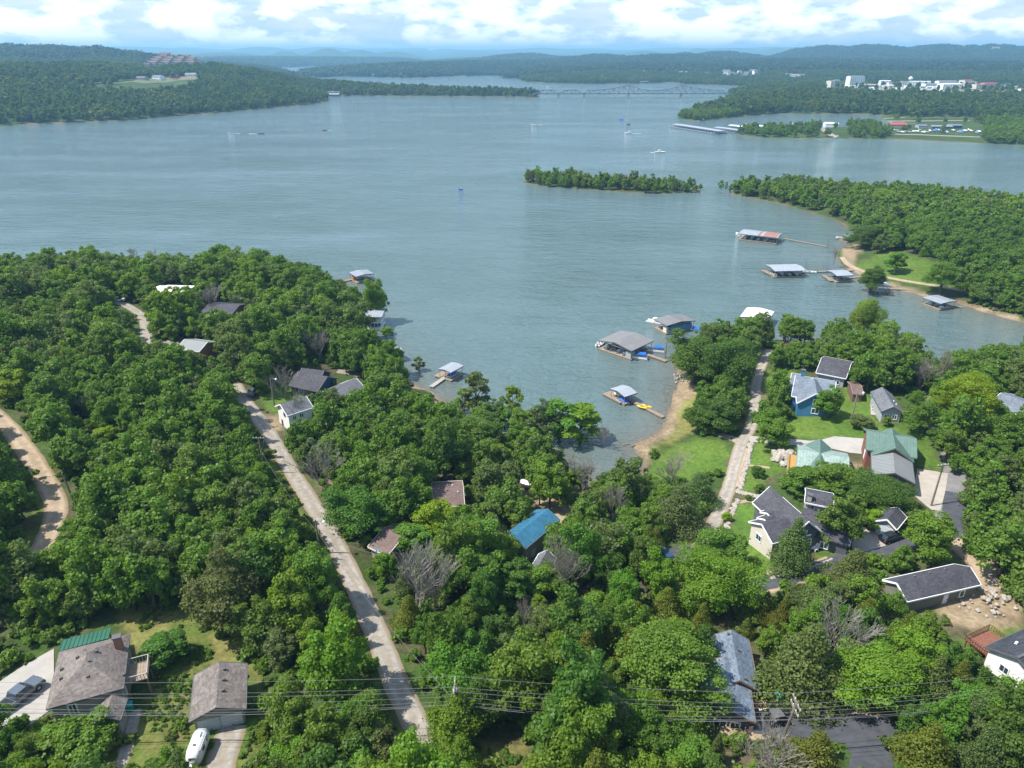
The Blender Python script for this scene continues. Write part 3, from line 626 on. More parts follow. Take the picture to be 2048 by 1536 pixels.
def opening(root, f, side, t, z, w, h, kind='window', oh=.4, fm=None, pm=None, panes=2):
    """a window or door on one wall: t is the place along it (-1..1), z the sill over the ground"""
    wi, di = f.w / 2 - oh, f.d / 2 - oh
    c, n = {'S': ((t * wi, -di), (0, -1)), 'N': ((t * wi, di), (0, 1)), 'E': ((wi, t * di), (1, 0)), 'W': ((-wi, t * di), (-1, 0))}[side]
    tu = (1, 0) if side in 'SN' else (0, 1); zc = f.g + z + h / 2; P = f.p
    fm = fm or M_trim; pm = pm or M_glass
    def at(a, k, zz): return P(c[0] + tu[0] * a + n[0] * k, c[1] + tu[1] * a + n[1] * k, zz)
    if kind == 'window':
        b = MB(); q = .12
        for a in (-w / 2, w / 2): b.bar(at(a, .05, zc - h / 2), at(a, .05, zc + h / 2), .12, .16)
        for zz in (zc - h / 2, zc + h / 2): b.bar(at(-w / 2 - .06, .05, zz), at(w / 2 + .06, .05, zz), .12, .14)
        for k in range(1, panes): b.bar(at(-w / 2 + w * k / panes, .05, zc - h / 2), at(-w / 2 + w * k / panes, .05, zc + h / 2), .07, .1)
        fo = b.build('window', fm, root)
        b = MB(); b.add([at(-w / 2, .03, zc - h / 2), at(w / 2, .03, zc - h / 2), at(w / 2, .03, zc + h / 2), at(-w / 2, .03, zc + h / 2)], [(0, 1, 2, 3)]); b.build('pane', pm, fo)
    else:
        b = MB()
        o1, o2 = at(-w / 2, .01, zc), at(w / 2, .01, zc)
        for k in range(4 if kind == 'garage_door' else 1):
            n_ = 4 if kind == 'garage_door' else 1; hh = h / n_
            zz = zc - h / 2 + hh * (k + .5); A = [at(-w / 2, -.05, zz - hh / 2 + .015), at(w / 2, -.05, zz - hh / 2 + .015), at(w / 2, -.05, zz + hh / 2 - .015), at(-w / 2, -.05, zz + hh / 2 - .015)]
            B_ = [at(-w / 2, .07, zz - hh / 2 + .015), at(w / 2, .07, zz - hh / 2 + .015), at(w / 2, .07, zz + hh / 2 - .015), at(-w / 2, .07, zz + hh / 2 - .015)]
            b.add(A + B_, [(0, 1, 2, 3), (4, 5, 6, 7), (0, 1, 5, 4), (1, 2, 6, 5), (2, 3, 7, 6), (3, 0, 4, 7)])
        do = b.build(kind, pm, root); b = MB()
        b.bar(at(w * .3 if kind == 'door' else 0, .11, zc - (0 if kind == 'door' else h * .3)), at(w * .3 + .15 if kind == 'door' else .25, .11, zc - (0 if kind == 'door' else h * .3)), .06, .06); b.build('handle', M_dtrim, do)
def house(name, label, f, cat='house', group=None): return empty(name, (f.cx, f.cy, min(f.gz())), f.yaw, label, cat, group)
def roof_vents(root, f, spots, m=M_dtrim, s=.35):
    for u, v in spots:
        w, d = f.w / 2, f.d / 2
        k = {'gx': 1 - abs(v) / d, 'gy': 1 - abs(u) / w}.get(f.st, 1 - max(abs(u) / w, abs(v) / d)); z = f.ze + (f.zr - f.ze) * k
        MB().box(f.p(u, v, z + .12), (s, s, .42), f.yaw, taper=.8).build('roof_vent', m, root)
def chimney(root, f, u, v, zt, sz=(.9, .7), m=None, cap=None):
    z0 = f.g; o = MB().box(f.p(u, v, (z0 + zt) / 2), (sz[0], sz[1], zt - z0), f.yaw).build('chimney', m or M_brick, root)
    MB().box(f.p(u, v, zt + .08), (sz[0] + .2, sz[1] + .2, .16), f.yaw).build('chimney_cap', cap or M_dtrim, o)
def railing(b, P, pts, z, h=1.0, step=.35, t=.06):
    for (u0, v0), (u1, v1) in zip(pts, pts[1:]):
        L = math.hypot(u1 - u0, v1 - v0); b.bar(P(u0, v0, z + h), P(u1, v1, z + h), .12, .08); n = max(2, int(L / step))
        for i in range(n + 1): b.bar(P(u0 + (u1 - u0) * i / n, v0 + (v1 - v0) * i / n, z), P(u0 + (u1 - u0) * i / n, v0 + (v1 - v0) * i / n, z + h), t)
def deck(root, f, u0, u1, v0, v1, z, m, name='deck', rail=None, rm=None, boards=True):
    """planked deck on posts in the frame of f, with its railing"""
    P = f.p; zg = min(f.gz()) - .5; b = MB()
    for u in (u0 + .15, u1 - .15):
        for v in (v0 + .15, v1 - .15): b.bar(P(u, v, zg), P(u, v, z - .1), .16)
    b.bar(P(u0, v0 + .15, z - .15), P(u1, v0 + .15, z - .15), .1, .2); b.bar(P(u0, v1 - .15, z - .15), P(u1, v1 - .15, z - .15), .1, .2); b.bar(P(u0 + .15, v0, z - .17), P(u0 + .15, v1, z - .17), .1, .2); b.bar(P(u1 - .15, v0, z - .17), P(u1 - .15, v1, z - .17), .1, .2)
    o = b.build(name, m, root); me = None; n = int((u1 - u0) / .3)
    b = MB()
    for i in range(n): b.box(P(u0 + (i + .5) * (u1 - u0) / n, (v0 + v1) / 2, z), ((u1 - u0) / n - .02, v1 - v0, .06), f.yaw)
    b.build('deck_boards', m, o)['kind'] = 'stuff'
    if rail: b = MB(); railing(b, P, rail, z, .95); b.build('railing', rm or m, o)

# --- brown hipped house, lower left
f = rect((92, 1418), (247, 1376), (250, 1271), 4.2); f.st = 'hip'
h1 = house('house', 'brown shingled hip roof house with chimney beside the concrete drive, lower left', f)
wing(h1, f, 4.2, 2.3, 'hip', M_tan, M_brown_sh, M_dtrim)
opening(h1, f, 'S', -.45, 1.6, .9, 1.9); opening(h1, f, 'E', -.55, 1.2, 1.1, 1.2); opening(h1, f, 'E', .1, 1.2, 1.6, 1.9); opening(h1, f, 'S', .1, 0.1, 1.0, 2.0, 'door', pm=M_door)
chimney(h1, f, f.w / 2 - .9, f.d / 2 - 2.8, f.g + 6.6, m=M_brick); roof_vents(h1, f, [(-.6, 2.2), (.9, 1.8), (1.0, .9), (-1.2, .8), (0.4, -.8), (.3, -2.6), (-3.2, .6), (4.2, -2.8), (-3.0, -1.2)])
deck(h1, f, f.w / 2 - .3, f.w / 2 + 2.4, -f.d / 2 + 2.2, -f.d / 2 + 5.6, f.g + 2.7, M_wood, rail=[(f.w / 2 - .3, -f.d / 2 + 5.6), (f.w / 2 + 2.4, -f.d / 2 + 5.6), (f.w / 2 + 2.4, -f.d / 2 + 2.2), (f.w / 2 - .3, -f.d / 2 + 2.2)], rm=M_conc2)
f2 = rect((187, 1449), (240, 1440), (243, 1399), 2.9, g=f.g); wing(h1, f2, 2.9, 1.0, 'gy', M_tan, M_brown_sh, M_dtrim); opening(h1, f2, 'S', .2, 0, 1.6, 2.1, 'door', pm=M_grey_w)
f3 = rect((118, 1305), (217, 1279), (219.6, 1250), 3.3, g=f.g); f3g = f3; wing(h1, f3, 3.5, -.7, 'shed', None, M_dgreen_m, None, ribs=.5, walls=False)
for u in (-f3.w / 2 + .3, 0, f3.w / 2 - .3): MB().bar(f3.p(u, f3.d / 2 - .3, f.g - .5), f3.p(u, f3.d / 2 - .3, f.g + 2.8), .16).build('porch_post', M_wood, h1)
H1 = f
# --- two-door garage
f = rect((378.4, 1443.6), (491.3, 1416.7), (492, 1327.6), 2.9); f.st = 'gy'
g1 = house('garage', 'brown shingled detached garage with two pale doors beside the white camper', f, 'garage')
wing(g1, f, 2.9, 1.35, 'gy', M_tan, M_brown_sh, M_dtrim); roof_vents(g1, f, [(.7, -1.2), (.7, .6), (.7, 2.4)])
opening(g1, f, 'S', -.42, 0, 2.7, 2.2, 'garage_door', pm=M_door); opening(g1, f, 'S', .45, 0, 2.7, 2.2, 'garage_door', pm=M_door); opening(g1, f, 'E', .2, 1.1, 1.0, .9, fm=M_trim)
GAR = f
# --- blue-grey roofed house, bottom right
f = rect((1436, 1372), (1518.4, 1381.3), (1498, 1279.5), 3.1); f.st = 'gy'
h = house('house', 'blue grey shingled house by the wide asphalt driveway, bottom right', f)
wing(h, f, 3.1, 1.5, 'gy', M_dgrey_w, M_blue_sh, M_brown_w); roof_vents(h, f, [(-.4, 3.8), (.6, 1.0), (.8, -3.9)]); gB3 = f.g
f2 = rect((1404, 1428), (1511, 1444), (1494, 1335), 3.1, g=gB3); f2.st = 'gy'; wing(h, f2, 3.05, 1.35, 'gy', M_dgrey_w, M_blue_sh, M_brown_w)
opening(h, f2, 'S', -.3, 1.0, 1.6, 1.1); opening(h, f2, 'S', .35, 1.0, 1.2, 1.1); opening(h, f2, 'E', -.2, 0, 3.0, 2.3, 'garage_door', pm=M_black); opening(h, f, 'S', .8, 0.2, .9, 2.0, 'door', pm=M_door)
b = MB()
fl = f2.p(f2.w / 2 - .8, -f2.d / 2 + .3, f2.g + 2.3); e = np.array(f2.p(0, -1, 0)) - np.array(f2.p(0, 0, 0))
B3 = f; B3b = f2
# --- black-roofed white house, right edge
f = rect((1971, 1293), (2088, 1378), (2210, 1318), 3.4); f.st = 'gy'
h = house('house', 'white walled house with near black roof and red deck, right edge', f)
wing(h, f, 3.4, 1.7, 'gy', M_white, M_black_sh, M_dtrim, edge=M_dtrim); opening(h, f, 'S', -.3, 1.1, 1.2, 1.2); roof_vents(h, f, [(-2.2, -f.d / 2 + 3.5)], M_trim)
deck(h, f, -f.w / 2 - 3.2, -f.w / 2 + .2, -f.d / 2 + 1.0, -f.d / 2 + 6.0, f.g + 1.4, M_redwood, rail=[(-f.w / 2, -f.d / 2 + 1.0), (-f.w / 2 - 3.2, -f.d / 2 + 1.0), (-f.w / 2 - 3.2, -f.d / 2 + 6.0), (-f.w / 2, -f.d / 2 + 6.0)])
DK = f
# --- long grey house, right
f = rect((1815, 1203), (1962, 1169), (1904, 1129), 3.0); f.st = 'gx'
h = house('house', 'long olive sided house with charcoal gable roof by the gravel drive end', f)
wing(h, f, 3.0, 1.5, 'gx', M_olive_w, M_dark_sh, M_trim); opening(h, f, 'S', .62, .9, .9, 1.3, panes=1); opening(h, f, 'E', .1, .9, .8, 1.2, panes=1); opening(h, f, 'S', .15, .1, .9, 2.0, 'door', pm=M_trim); roof_vents(h, f, [(-3, .8), (0, .8), (3, .8)])
# --- many-gabled charcoal house with striped lawn
g0 = ground_at(1600, 1050, 4)
f = ridged((1541, 974), (1617, 1041), 3.3, 7.2, g=g0, ext=.3); f.st = 'gx'
h = house('house', 'charcoal roofed house of many white edged gables beside the striped lawn', f); MG = f
wing(h, f, 4.2, 3.0, 'gx', M_dgrey_w, M_dark_sh, M_trim)
opening(h, f, 'E', 0, .9, 3.4, 1.8, panes=4); opening(h, f, 'E', 0, 4.1, .8, .7, panes=1); opening(h, f, 'W', 0, 3.2, 2.4, 1.8, panes=2)
f2 = ridged((1524, 1048), (1600, 1030), 3.4, 6.0, g=g0); wing(h, f2, 4.2, 1.8, 'gx', M_cream, M_dark_sh, M_trim, ends=(-1,)); opening(h, f2, 'W', .2, 1.8, 1.4, 1.3)
for (px_, py_, hw, hh) in ((1535, 1026, 1.7, 5.3), (1529, 1038, 1.7, 5.4)):
    f3 = ridged((px_, py_), (px_ + 20, py_ - 7), hw, hh, g=g0); wing(h, f3, hh - .8, .8, 'gx', M_cream, M_dark_sh, M_trim, ends=(-1,))
f4 = ridged((1606, 1016), (1712, 1046), 4.2, 5.6, g=g0); wing(h, f4, 3.2, 2.4, 'gx', M_dgrey_w, M_dark_sh, None); opening(h, f4, 'S', .1, .9, 1.4, 1.3)
f5 = ridged((1612, 981), (1668, 992), 2.6, 6.6, g=g0); wing(h, f5, 5.6, 1.0, 'gx', M_grey_w, M_dark_sh, M_trim); opening(h, f5, 'S', -.6, 4.2, 1.3, .9)
f6 = rect((1678, 1058), (1716, 1064), (1719, 1044), 2.8, g=g0); wing(h, f6, 2.8, .9, 'shed', None, M_dark_sh, M_trim, walls=False)
for u in (-.8, 0, .8): MB().bar(f6.p(u * f6.w / 2, -f6.d / 2 + .3, g0 - .4), f6.p(u * f6.w / 2, -f6.d / 2 + .3, g0 + 2.6), .3).build('porch_post', M_trim, h)
chimney(h, f4, -4.0, 3.0, g0 + 7.0, (.8, .8), M_conc2)
# --- its garage
f = rect((1749.5, 1041), (1794, 1059), (1828, 1040), 2.7); f.st = 'gy'
h = house('garage', 'small charcoal roofed garage with pale blue doors facing the curved forecourt', f, 'garage'); wing(h, f, 2.7, 1.3, 'gy', M_grey_w, M_dark_sh, M_trim)
opening(h, f, 'S', -.05, 0, min(4.6, f.w * .68), 2.1, 'garage_door', pm=M_door)
# --- green metal roofed barn-house pair and the grey metal building
f = rect((1733, 897), (1834, 914), (1838, 873), 4.6); f.st = 'gx'
h = house('house', 'dark red house under green metal roof with one broad cross gable', f); wing(h, f, 4.4, 2.0, 'gx', M_redwood, M_green_m, M_green_m, ribs=.6)
fc = Fr(*f.p(0.3, -f.d * .18, 0)[:2], f.yaw, f.w * .80, f.d * .92); fc.g = f.g; wing(h, fc, 4.1, 2.5, 'gy', M_redwood, M_green_m, M_green_m, ribs=.6)
opening(h, fc, 'S', 0, 3.6, 1.6, 1.3, panes=2, fm=M_dtrim); opening(h, f, 'W', -.3, 0.3, 1.2, 2.0, 'door', pm=M_trim); opening(h, fc, 'S', -.6, 1.0, 1.4, 1.3)
f = rect((1744, 950), (1830, 967), (1838, 922), 4.0); f.st = 'gy'
h = house('workshop', 'dark walled workshop under plain grey metal roof beside the concrete pad', f, 'workshop'); wing(h, f, 4.0, 1.5, 'gy', M_dgrey_w, M_grey_m, M_dtrim, ribs=.6)
opening(h, f, 'E', -.4, 0, 3.2, 3.0, 'garage_door', pm=M_dgrey_w); opening(h, f, 'S', .4, 0, 1.0, 2.1, 'door', pm=M_door)
f = rect((1592, 936), (1697, 955), (1703, 908), 3.4); f.st = 'gx'
h = house('house', 'house under weathered pale green metal roof with yellow deck and rock pile', f); wing(h, f, 3.4, 1.7, 'gx', M_brown_w, M_pgreen_m, M_green_m, ribs=.6)
fc = Fr(*f.p(-.6, 0, 0)[:2], f.yaw, f.w * .5, f.d + 2.4); fc.g = f.g; wing(h, fc, 3.3, 1.9, 'gy', M_brown_w, M_green_m, M_green_m, ribs=.6); opening(h, fc, 'S', 0, 1, 1.8, 1.3)
deck(h, f, -f.w / 2 - 1.6, -f.w / 2 + .3, -f.d / 2 + .3, f.d / 2 - .5, f.g + .9, M_newwood, rail=[(-f.w / 2 - 1.6, -f.d / 2 + .3), (-f.w / 2 - 1.6, f.d / 2 - .5)], rm=M_wood)
# --- blue gabled house
f = rect((1584, 786), (1667, 800), (1672, 757), 4.4, dmin=8); f.st = 'gx'
h = house('house', 'blue sided house with slate roof and tall front gable on the green lawn', f); wing(h, f, 3.6, 2.8, 'gx', M_blue_w, M_bgrey_sh, M_trim)
fc = rect((1593.6, 806), (1665, 815), (1667, 784), 3.4, g=f.g, dmin=8); fc.st = 'gy'; wing(h, fc, 3.4, 3.4, 'gy', M_blue_w, M_bgrey_sh, M_trim)
opening(h, fc, 'S', .12, 3.4, 1.7, 1.4); opening(h, fc, 'S', .12, .9, 1.7, 1.4); opening(h, fc, 'W', 0, 1, 1.2, 1.3)
f2 = rect((1576, 780), (1600, 784), (1602, 756), 3.0, g=f.g); wing(h, f2, 2.9, 1.2, 'shed', M_blue_w, M_bgrey_sh, M_trim); chimney(h, f, -3.2, 1.6, f.g + 7.6, (.9, .9), M_blue_w)
# --- grey house right of it
f = rect((1763, 823), (1807, 827), (1815, 790), 3.0, dmin=9); f.st = 'gy'
h = house('house', 'light grey house with slate gable roof and cluttered concrete patio', f); wing(h, f, 3.0, 1.6, 'gy', M_grey_w, M_mid_sh, M_dtrim); opening(h, f, 'S', -.45, 1, 1.1, 1.2); opening(h, f, 'S', .4, 1, 1.1, 1.2); roof_vents(h, f, [(1.2, -1), (1.4, -2.5)], M_trim, .25)
PATIO = f
sheet('patio_slab', [(1741, 800), (1762, 798), (1764, 832), (1741, 830)], M_conc, .12)
f = rect((1706, 787), (1727, 789), (1730, 766), 2.3, dmin=3.5); h = house('shed', 'little brown garden shed between the blue house and patio', f, 'shed'); wing(h, f, 2.3, .9, 'gx', M_brown_w, M_red_sh, M_wood, oh=.2); opening(h, f, 'S', 0, 0, .9, 1.8, 'door', oh=.2, pm=M_wood)
# --- others half hidden among the trees
f = rect((1632, 745), (1692, 757), (1700, 722), 3.4, dmin=8); h = house('house', 'dark slate roofed house tucked behind the blue one near the cove', f); wing(h, f, 3.4, 2.0, 'gx', M_grey_w, M_dark_sh, M_trim, edge=M_dtrim); opening(h, f, 'E', 0, 1, 1.4, 1.2); opening(h, f, 'S', .5, 1, 1.4, 1.2)
f = rect((1975, 806), (2046, 833), (2030, 790), 3.0, dmin=8); h = house('house', 'bluish roofed low house among yellow green trees at right edge', f); wing(h, f, 3.0, 1.5, 'gx', M_grey_w, M_bgrey_sh, M_trim); opening(h, f, 'S', 0, 1, 1.4, 1.2)
f = rect((577, 771), (635, 783), (655, 752), 3.0, dmin=9); f.st = 'gx'
h = house('house', 'navy sided house with charcoal roof beside the head of gravel road', f); wing(h, f, 3.0, 2.4, 'gx', M_navy, M_dark_sh, M_dtrim); opening(h, f, 'S', .2, .6, 2.0, 1.8, fm=M_dtrim); opening(h, f, 'S', .6, 0, 1, 2, 'door', pm=M_door)
f2 = ridged((604, 735.5), (648, 741), 3.6, 5.6, g=f.g); wing(h, f2, 3.4, 2.2, 'gx', M_navy, M_dark_sh, M_dtrim); deck(h, f, 0, 3.5, -f.d / 2 - 1.8, -f.d / 2 + .4, f.g + .5, M_newwood)
f = ridged((655, 779), (712, 756), 3.6, 5.0); h = house('house', 'grey gabled house with long white eave behind the white one', f); wing(h, f, 3.2, 1.8, 'gx', M_grey_w, M_mid_sh, M_trim); opening(h, f, 'S', .7, 1, 1.2, 1.1)
f = ridged((560, 808), (612, 792), 3.4, 7.0); h = house('house', 'tall white two storey house with grey roof by the gravel road', f); wing(h, f, 5.2, 1.8, 'gx', M_white, M_mid_sh, M_trim)
opening(h, f, 'W', -.3, 3.9, .8, 1.0, fm=M_dtrim); opening(h, f, 'W', .4, .2, .9, 2.0, 'door', pm=M_navy); opening(h, f, 'S', -.5, 3.4, 1, 1); opening(h, f, 'S', .1, 3.4, 1, 1); WH = f
f = ridged((864, 976), (926, 972), 4.6, 4.6); h = house('house', 'red brown roofed house showing between oaks in the middle', f); wing(h, f, 3.0, 1.6, 'gx', M_brown_w, M_red_sh, M_cream); opening(h, f, 'S', .6, .8, 2.0, 1.6, fm=M_dtrim); opening(h, f, 'E', 0, .8, 1.6, 1.4, fm=M_dtrim); f.st = 'gx'; roof_vents(h, f, [(2, -1.5), (0, 1), (1, .6)], M_trim, .25)
f = ridged((768, 1056), (806, 1074), 4.2, 4.2); h = house('house', 'brown roofed cabin half under trees beside the gravel road', f); wing(h, f, 2.8, 1.4, 'gx', M_tan, M_red_sh, M_cream); opening(h, f, 'S', .2, .8, 1.6, 1.3, fm=M_dtrim)
f = rect((752, 1102), (783, 1100), (784, 1086), 2.6, dmin=2.6); h = house('shed', 'small brown shed with turquoise metal roof by brown cabin', f, 'shed'); wing(h, f, 2.6, .3, 'shed', M_brown_w, M_teal_m, M_wood, oh=.2, ribs=.5); opening(h, f, 'S', 0, 0, .9, 1.9, 'door', oh=.2, pm=M_tan)
f = rect((1004, 1074), (1052, 1097), (1122, 1041), 4.2); h = house('shed', 'long boat barn with bright blue metal roof beside the gravel drive', f, 'barn'); wing(h, f, 4.2, 1.3, 'gy', M_tan, M_blue_m, M_dtrim, ribs=.6); opening(h, f, 'S', 0, 0, 2.6, 2.8, 'garage_door', pm=M_dtrim); opening(h, f, 'E', -.5, 0, 1, 2, 'door', pm=M_door); BB = f
f = rect((1040, 1172), (1076, 1182), (1118, 1118), 3.0, dmin=6); h = house('house', 'grey roofed house almost hidden by trees below the blue barn', f); wing(h, f, 3.0, 1.3, 'gy', M_grey_w, M_mid_sh, M_trim); opening(h, f, 'S', 0, 1, 1.2, 1.1)
f = rect((352, 697), (398, 703), (408, 680), 3.0, dmin=6); h = house('house', 'brick house with pale grey roof beside the bend of the upper road', f); wing(h, f, 3.0, 1.4, 'gx', M_brick, M_grey_m, M_trim); opening(h, f, 'S', .2, 1, 1.2, 1.1)
f = rect((400, 626), (462, 630), (470, 606), 3.2, dmin=7); h = house('house', 'dark roofed cabin under bare trees near the left point', f); wing(h, f, 3.2, 1.5, 'gx', M_brown_w, M_dark_sh, M_dtrim); opening(h, f, 'S', 0, 1, 1.4, 1.2)
f = rect((298, 584), (370, 586), (376, 571), 2.8, dmin=6); h = house('house', 'white roofed mobile home showing through the trees above upper road', f); wing(h, f, 2.8, .5, 'gx', M_white, M_white, M_trim); opening(h, f, 'S', -.5, 1, 1.2, 1)
f = rect((720, 948), (790, 950), (800, 925), 3.0, dmin=7); h = house('house', 'grey roofed cabin deep in the trees right of the gravel road', f); wing(h, f, 3.0, 1.4, 'gx', M_tan, M_mid_sh, M_trim); opening(h, f, 'S', 0, 1, 1.4, 1.2)
f = rect((1985, 748), (2016, 752), (2020, 740), 2.8, dmin=5); h = house('shed', 'dark blue roofed carport by the cove at right edge', f, 'carport'); wing(h, f, 2.8, .8, 'gx', M_navy, M_blue_sh, M_dtrim, ribs=.8); opening(h, f, 'S', 0, 0, 2.2, 2.1, 'garage_door', pm=M_dtrim)

# ------------------------------------------------------------------ boats
def hull_mesh(L, W, Hh):
    b = MB(); secs = [(-.5, .82, .0), (-.2, 1, 0), (.15, .96, .02), (.35, .7, .1), (.46, .36, .2), (.5, .04, .3)]
    for s, w, k in secs:
        x = s * L; hw = W / 2 * w; b.v += [(x, -hw, Hh + k * Hh), (x, -hw * .75, .02), (x, 0, -.15 + k * Hh * .6), (x, hw * .75, .02), (x, hw, Hh + k * Hh), (x, hw * .8, Hh * .62 + k * Hh), (x, -hw * .8, Hh * .62 + k * Hh)]
    for i in range(len(secs) - 1):
        for k in range(7): a = i * 7 + k; c = i * 7 + (k + 1) % 7; b.f.append((a, c, c + 7, a + 7)); b.m.append(0)
    b.f.append(tuple(range(6, -1, -1))); b.m.append(0); n = (len(secs) - 1) * 7; b.f.append(tuple(range(n, n + 7))); b.m.append(0); return b
def boat(name, label, x, y, rz, L=6.5, W=2.3, z=0.0, hull=None, kind='cruiser', cover=None, group=None, wake=0, cat='boat'):
    r = empty(name, (x, y, z), rz, label, cat, group); Hh = .75 if kind != 'pontoon' else .5
    if kind == 'pontoon':
        b = MB()
        for s in (-1, 1): b.tube([(-L / 2, s * W * .36, .1), (L * .4, s * W * .36, .1), (L / 2, s * W * .36, .3)], [.3, .3, .06], 8)
        b.build('pontoon', M_steel, r, local=True); MB().box((0, 0, .5), (L * .94, W, .12)).build('deck', M_grey_w, r, local=True)
        b = MB()
        for s in (-1, 1): b.box((0, s * (W / 2 - .04), .85), (L * .85, .06, .6))
        b.box((-L * .42, 0, .85), (.06, W, .6)); b.build('fence_panel', hull or M_white, r, local=True)
        b = MB(); b.box((-L * .12, 0, 2.1), (L * .42, W * .96, .08))
        for i in (-1, 1):
            for s in (-1, 1): b.bar((-L * .12 + i * L * .19, s * W * .45, .6), (-L * .12 + i * L * .19, s * W * .45, 2.1), .05)
        b.build('canopy', cover or M_bluep, r, local=True)
    else:
        hull_mesh(L, W, Hh).build('hull', hull or M_white, r, local=True)
        if cover: 
            b = MB(); b.add([(-L * .48, -W * .42, Hh), (-L * .48, W * .42, Hh), (L * .3, W * .36, Hh * 1.15), (L * .3, -W * .36, Hh * 1.15), (-L * .3, 0, Hh + .55), (L * .1, 0, Hh + .75)], [(0, 1, 4), (1, 2, 5, 4), (2, 3, 5), (3, 0, 4, 5)]); b.build('boat_cover', cover, r, local=True)
        else:
            b = MB(); b.add([(L * .12, -W * .36, Hh), (L * .12, W * .36, Hh), (L * .02, -W * .32, Hh + .5), (L * .02, W * .32, Hh + .5)], [(0, 1, 3, 2)]); b.build('windshield', M_glass, r, local=True)
            b = MB()
            for s in (-1, 1): b.box((-L * .08, s * W * .2, Hh + .05), (.5, .5, .5))
            b.box((-L * .34, 0, Hh), (.5, W * .7, .4)); b.build('seat', M_grey_w, r, local=True)
            if kind == 'cruiser': MB().box((L * .2, 0, Hh + .18), (L * .25, W * .5, .3), taper=.8).build('cabin', hull or M_white, r, local=True)
            if L > 8: MB().box((-L * .1, 0, Hh + 1.6), (L * .25, W * .7, .1)).build('hardtop', M_white, r, local=True)
        MB().box((-L * .53, 0, Hh * .8), (.45, .4, .8), taper=.7).build('outboard_motor', M_black, r, local=True)
    if wake:
        b = MB(); n = 10
        for i in range(n + 1):
            s = i / n; b.v += [(-L * .5 - s * wake, -(W * .35 + s * wake * .03), .02), (-L * .5 - s * wake, W * .35 + s * wake * .03, .02)]
        for i in range(n): b.f.append((2 * i, 2 * i + 1, 2 * i + 3, 2 * i + 2)); b.m.append(0)
        o = b.build('wake', M_foam, r, local=True); o.location.z = .03 - z
    return r

# ------------------------------------------------------------------ floating docks
def plank_walk(name, A, B, w, m, root=None, z=.45, piles=True, za=None):
    a = np.array(A[:2]); c = np.array(B[:2]); L = float(np.linalg.norm(c - a)); yaw = math.atan2(c[1] - a[1], c[0] - a[0]); n = max(2, int(L / .55)); za = z if za is None else za
    b = MB()
    for i in range(n):
        t = (i + .5) / n; p = a + (c - a) * t; b.box((p[0], p[1], z + (za - z) * t), (L / n - .06, w, .1), yaw)
    for s in (-1, 1):
        off = np.array((-math.sin(yaw), math.cos(yaw))) * s * w * .42; b.bar((*(a + off), z - .14), (*(c + off), za - .14), .12, .18)
        if piles:
            for t in np.linspace(.1, .9, max(2, int(L / 6))): q = a + (c - a) * t + off; b.bar((q[0], q[1], -.6), (q[0], q[1], z + (za - z) * t - .1), .3)
    return b.build(name, m, root)
def dock(label, A, B, C, h=3.3, style='gy', rise=.8, roof=None, plat=.6, slips=3, axis='v', extra=None, g=0.0, boats=(), wallm=None, group='floating boat docks', rust=None):
    f = rect(A, B, C, h, g=0.0); f.g = 0.0; P = f.p; w, d = f.w / 2, f.d / 2
    r = empty('boat_dock', (f.cx, f.cy, 0), f.yaw, label, 'boat dock', group); wing(r, f, h, rise, style, None, roof or M_dock_m, M_dtrim, ribs=.9, walls=False)
    b = MB(); z = .45  # floats and walkways round the slips
    for (u, v, su, sv) in ((0, -d + .7, 2 * w, 1.2), (0, d - .7, 2 * w, 1.2), (-w + .6, 0, 1.1, 2 * d - 2.6), (w - .6, 0, 1.1, 2 * d - 2.6)): b.box(P(u, v, z), (su, sv, .12), f.yaw); b.box(P(u, v, .15), (su * .96, sv * .8, .45), f.yaw)
    for i in range(1, slips):
        if axis == 'v': b.box(P(-w + 2 * w * i / slips, 0, z), (.9, 2 * d - 2.6, .12), f.yaw)
        else: b.box(P(0, -d + 2 * d * i / slips, z), (2 * w - 2.3, .9, .12), f.yaw)
    b.build('dock_float', M_wood, r); b = MB(); nu, nv = max(2, int(2 * w / 3.2)), max(2, int(2 * d / 3.2))
    for i in range(nu + 1):
        for v in (-d + .35, d - .35): b.bar(P(-w + .35 + (2 * w - .7) * i / nu, v, .3), P(-w + .35 + (2 * w - .7) * i / nu, v, h), .13)
    for i in range(1, nv):
        for u in (-w + .35, w - .35): b.bar(P(u, -d + .35 + (2 * d - .7) * i / nv, .3), P(u, -d + .35 + (2 * d - .7) * i / nv, h), .13)
    for v in (-d + .35, d - .35): b.bar(P(-w + .3, v, h - .25), P(w - .3, v, h - .25), .12, .2)
    for u in (-w + .35, w - .35): b.bar(P(u, -d + .3, h - .25), P(u, d - .3, h - .25), .12, .2)
    b.build('dock_frame', M_steel, r)
    if wallm:
        MB().box(P(w - 1.6, -d + 1.7, 1.6), (2.2, 2.2, 2.3), f.yaw).build('locker', wallm, r)
    f.root = r; return f
def dockpos(f, u, v): return f.p(u, v, 0)[:2]
d1 = dock('small silver roofed dock with wide open deck and two yellow kayaks', (1219.5,777.6),(1249.3,793.7),(1274.7,785.4), 3.0, rise=.6, slips=2)
pl = rect((1204.4,788),(1240,806.5),(1262,798.5), .6, g=0.0); P = pl.p
b = MB(); n = int(pl.w / .45)
for i in range(n): b.box(P(-pl.w / 2 + (i + .5) * pl.w / n, 0, .62), (pl.w / n - .04, pl.d, .1), pl.yaw)
b.build('sun_deck', M_wood, d1.root); MB().box(P(0, 0, .28), (pl.w * .98, pl.d * .97, .56), pl.yaw).build('float', M_dtrim, d1.root)
MB().box(P(-pl.w * .08, pl.d * .32, 1.25), (2.2, 1.6, 1.2), pl.yaw).build('bench', M_white, d1.root)
plank_walk('gangway', U(1260,799.5,.5), U(1327,834,.5), 1.3, M_wood, d1.root, .5)
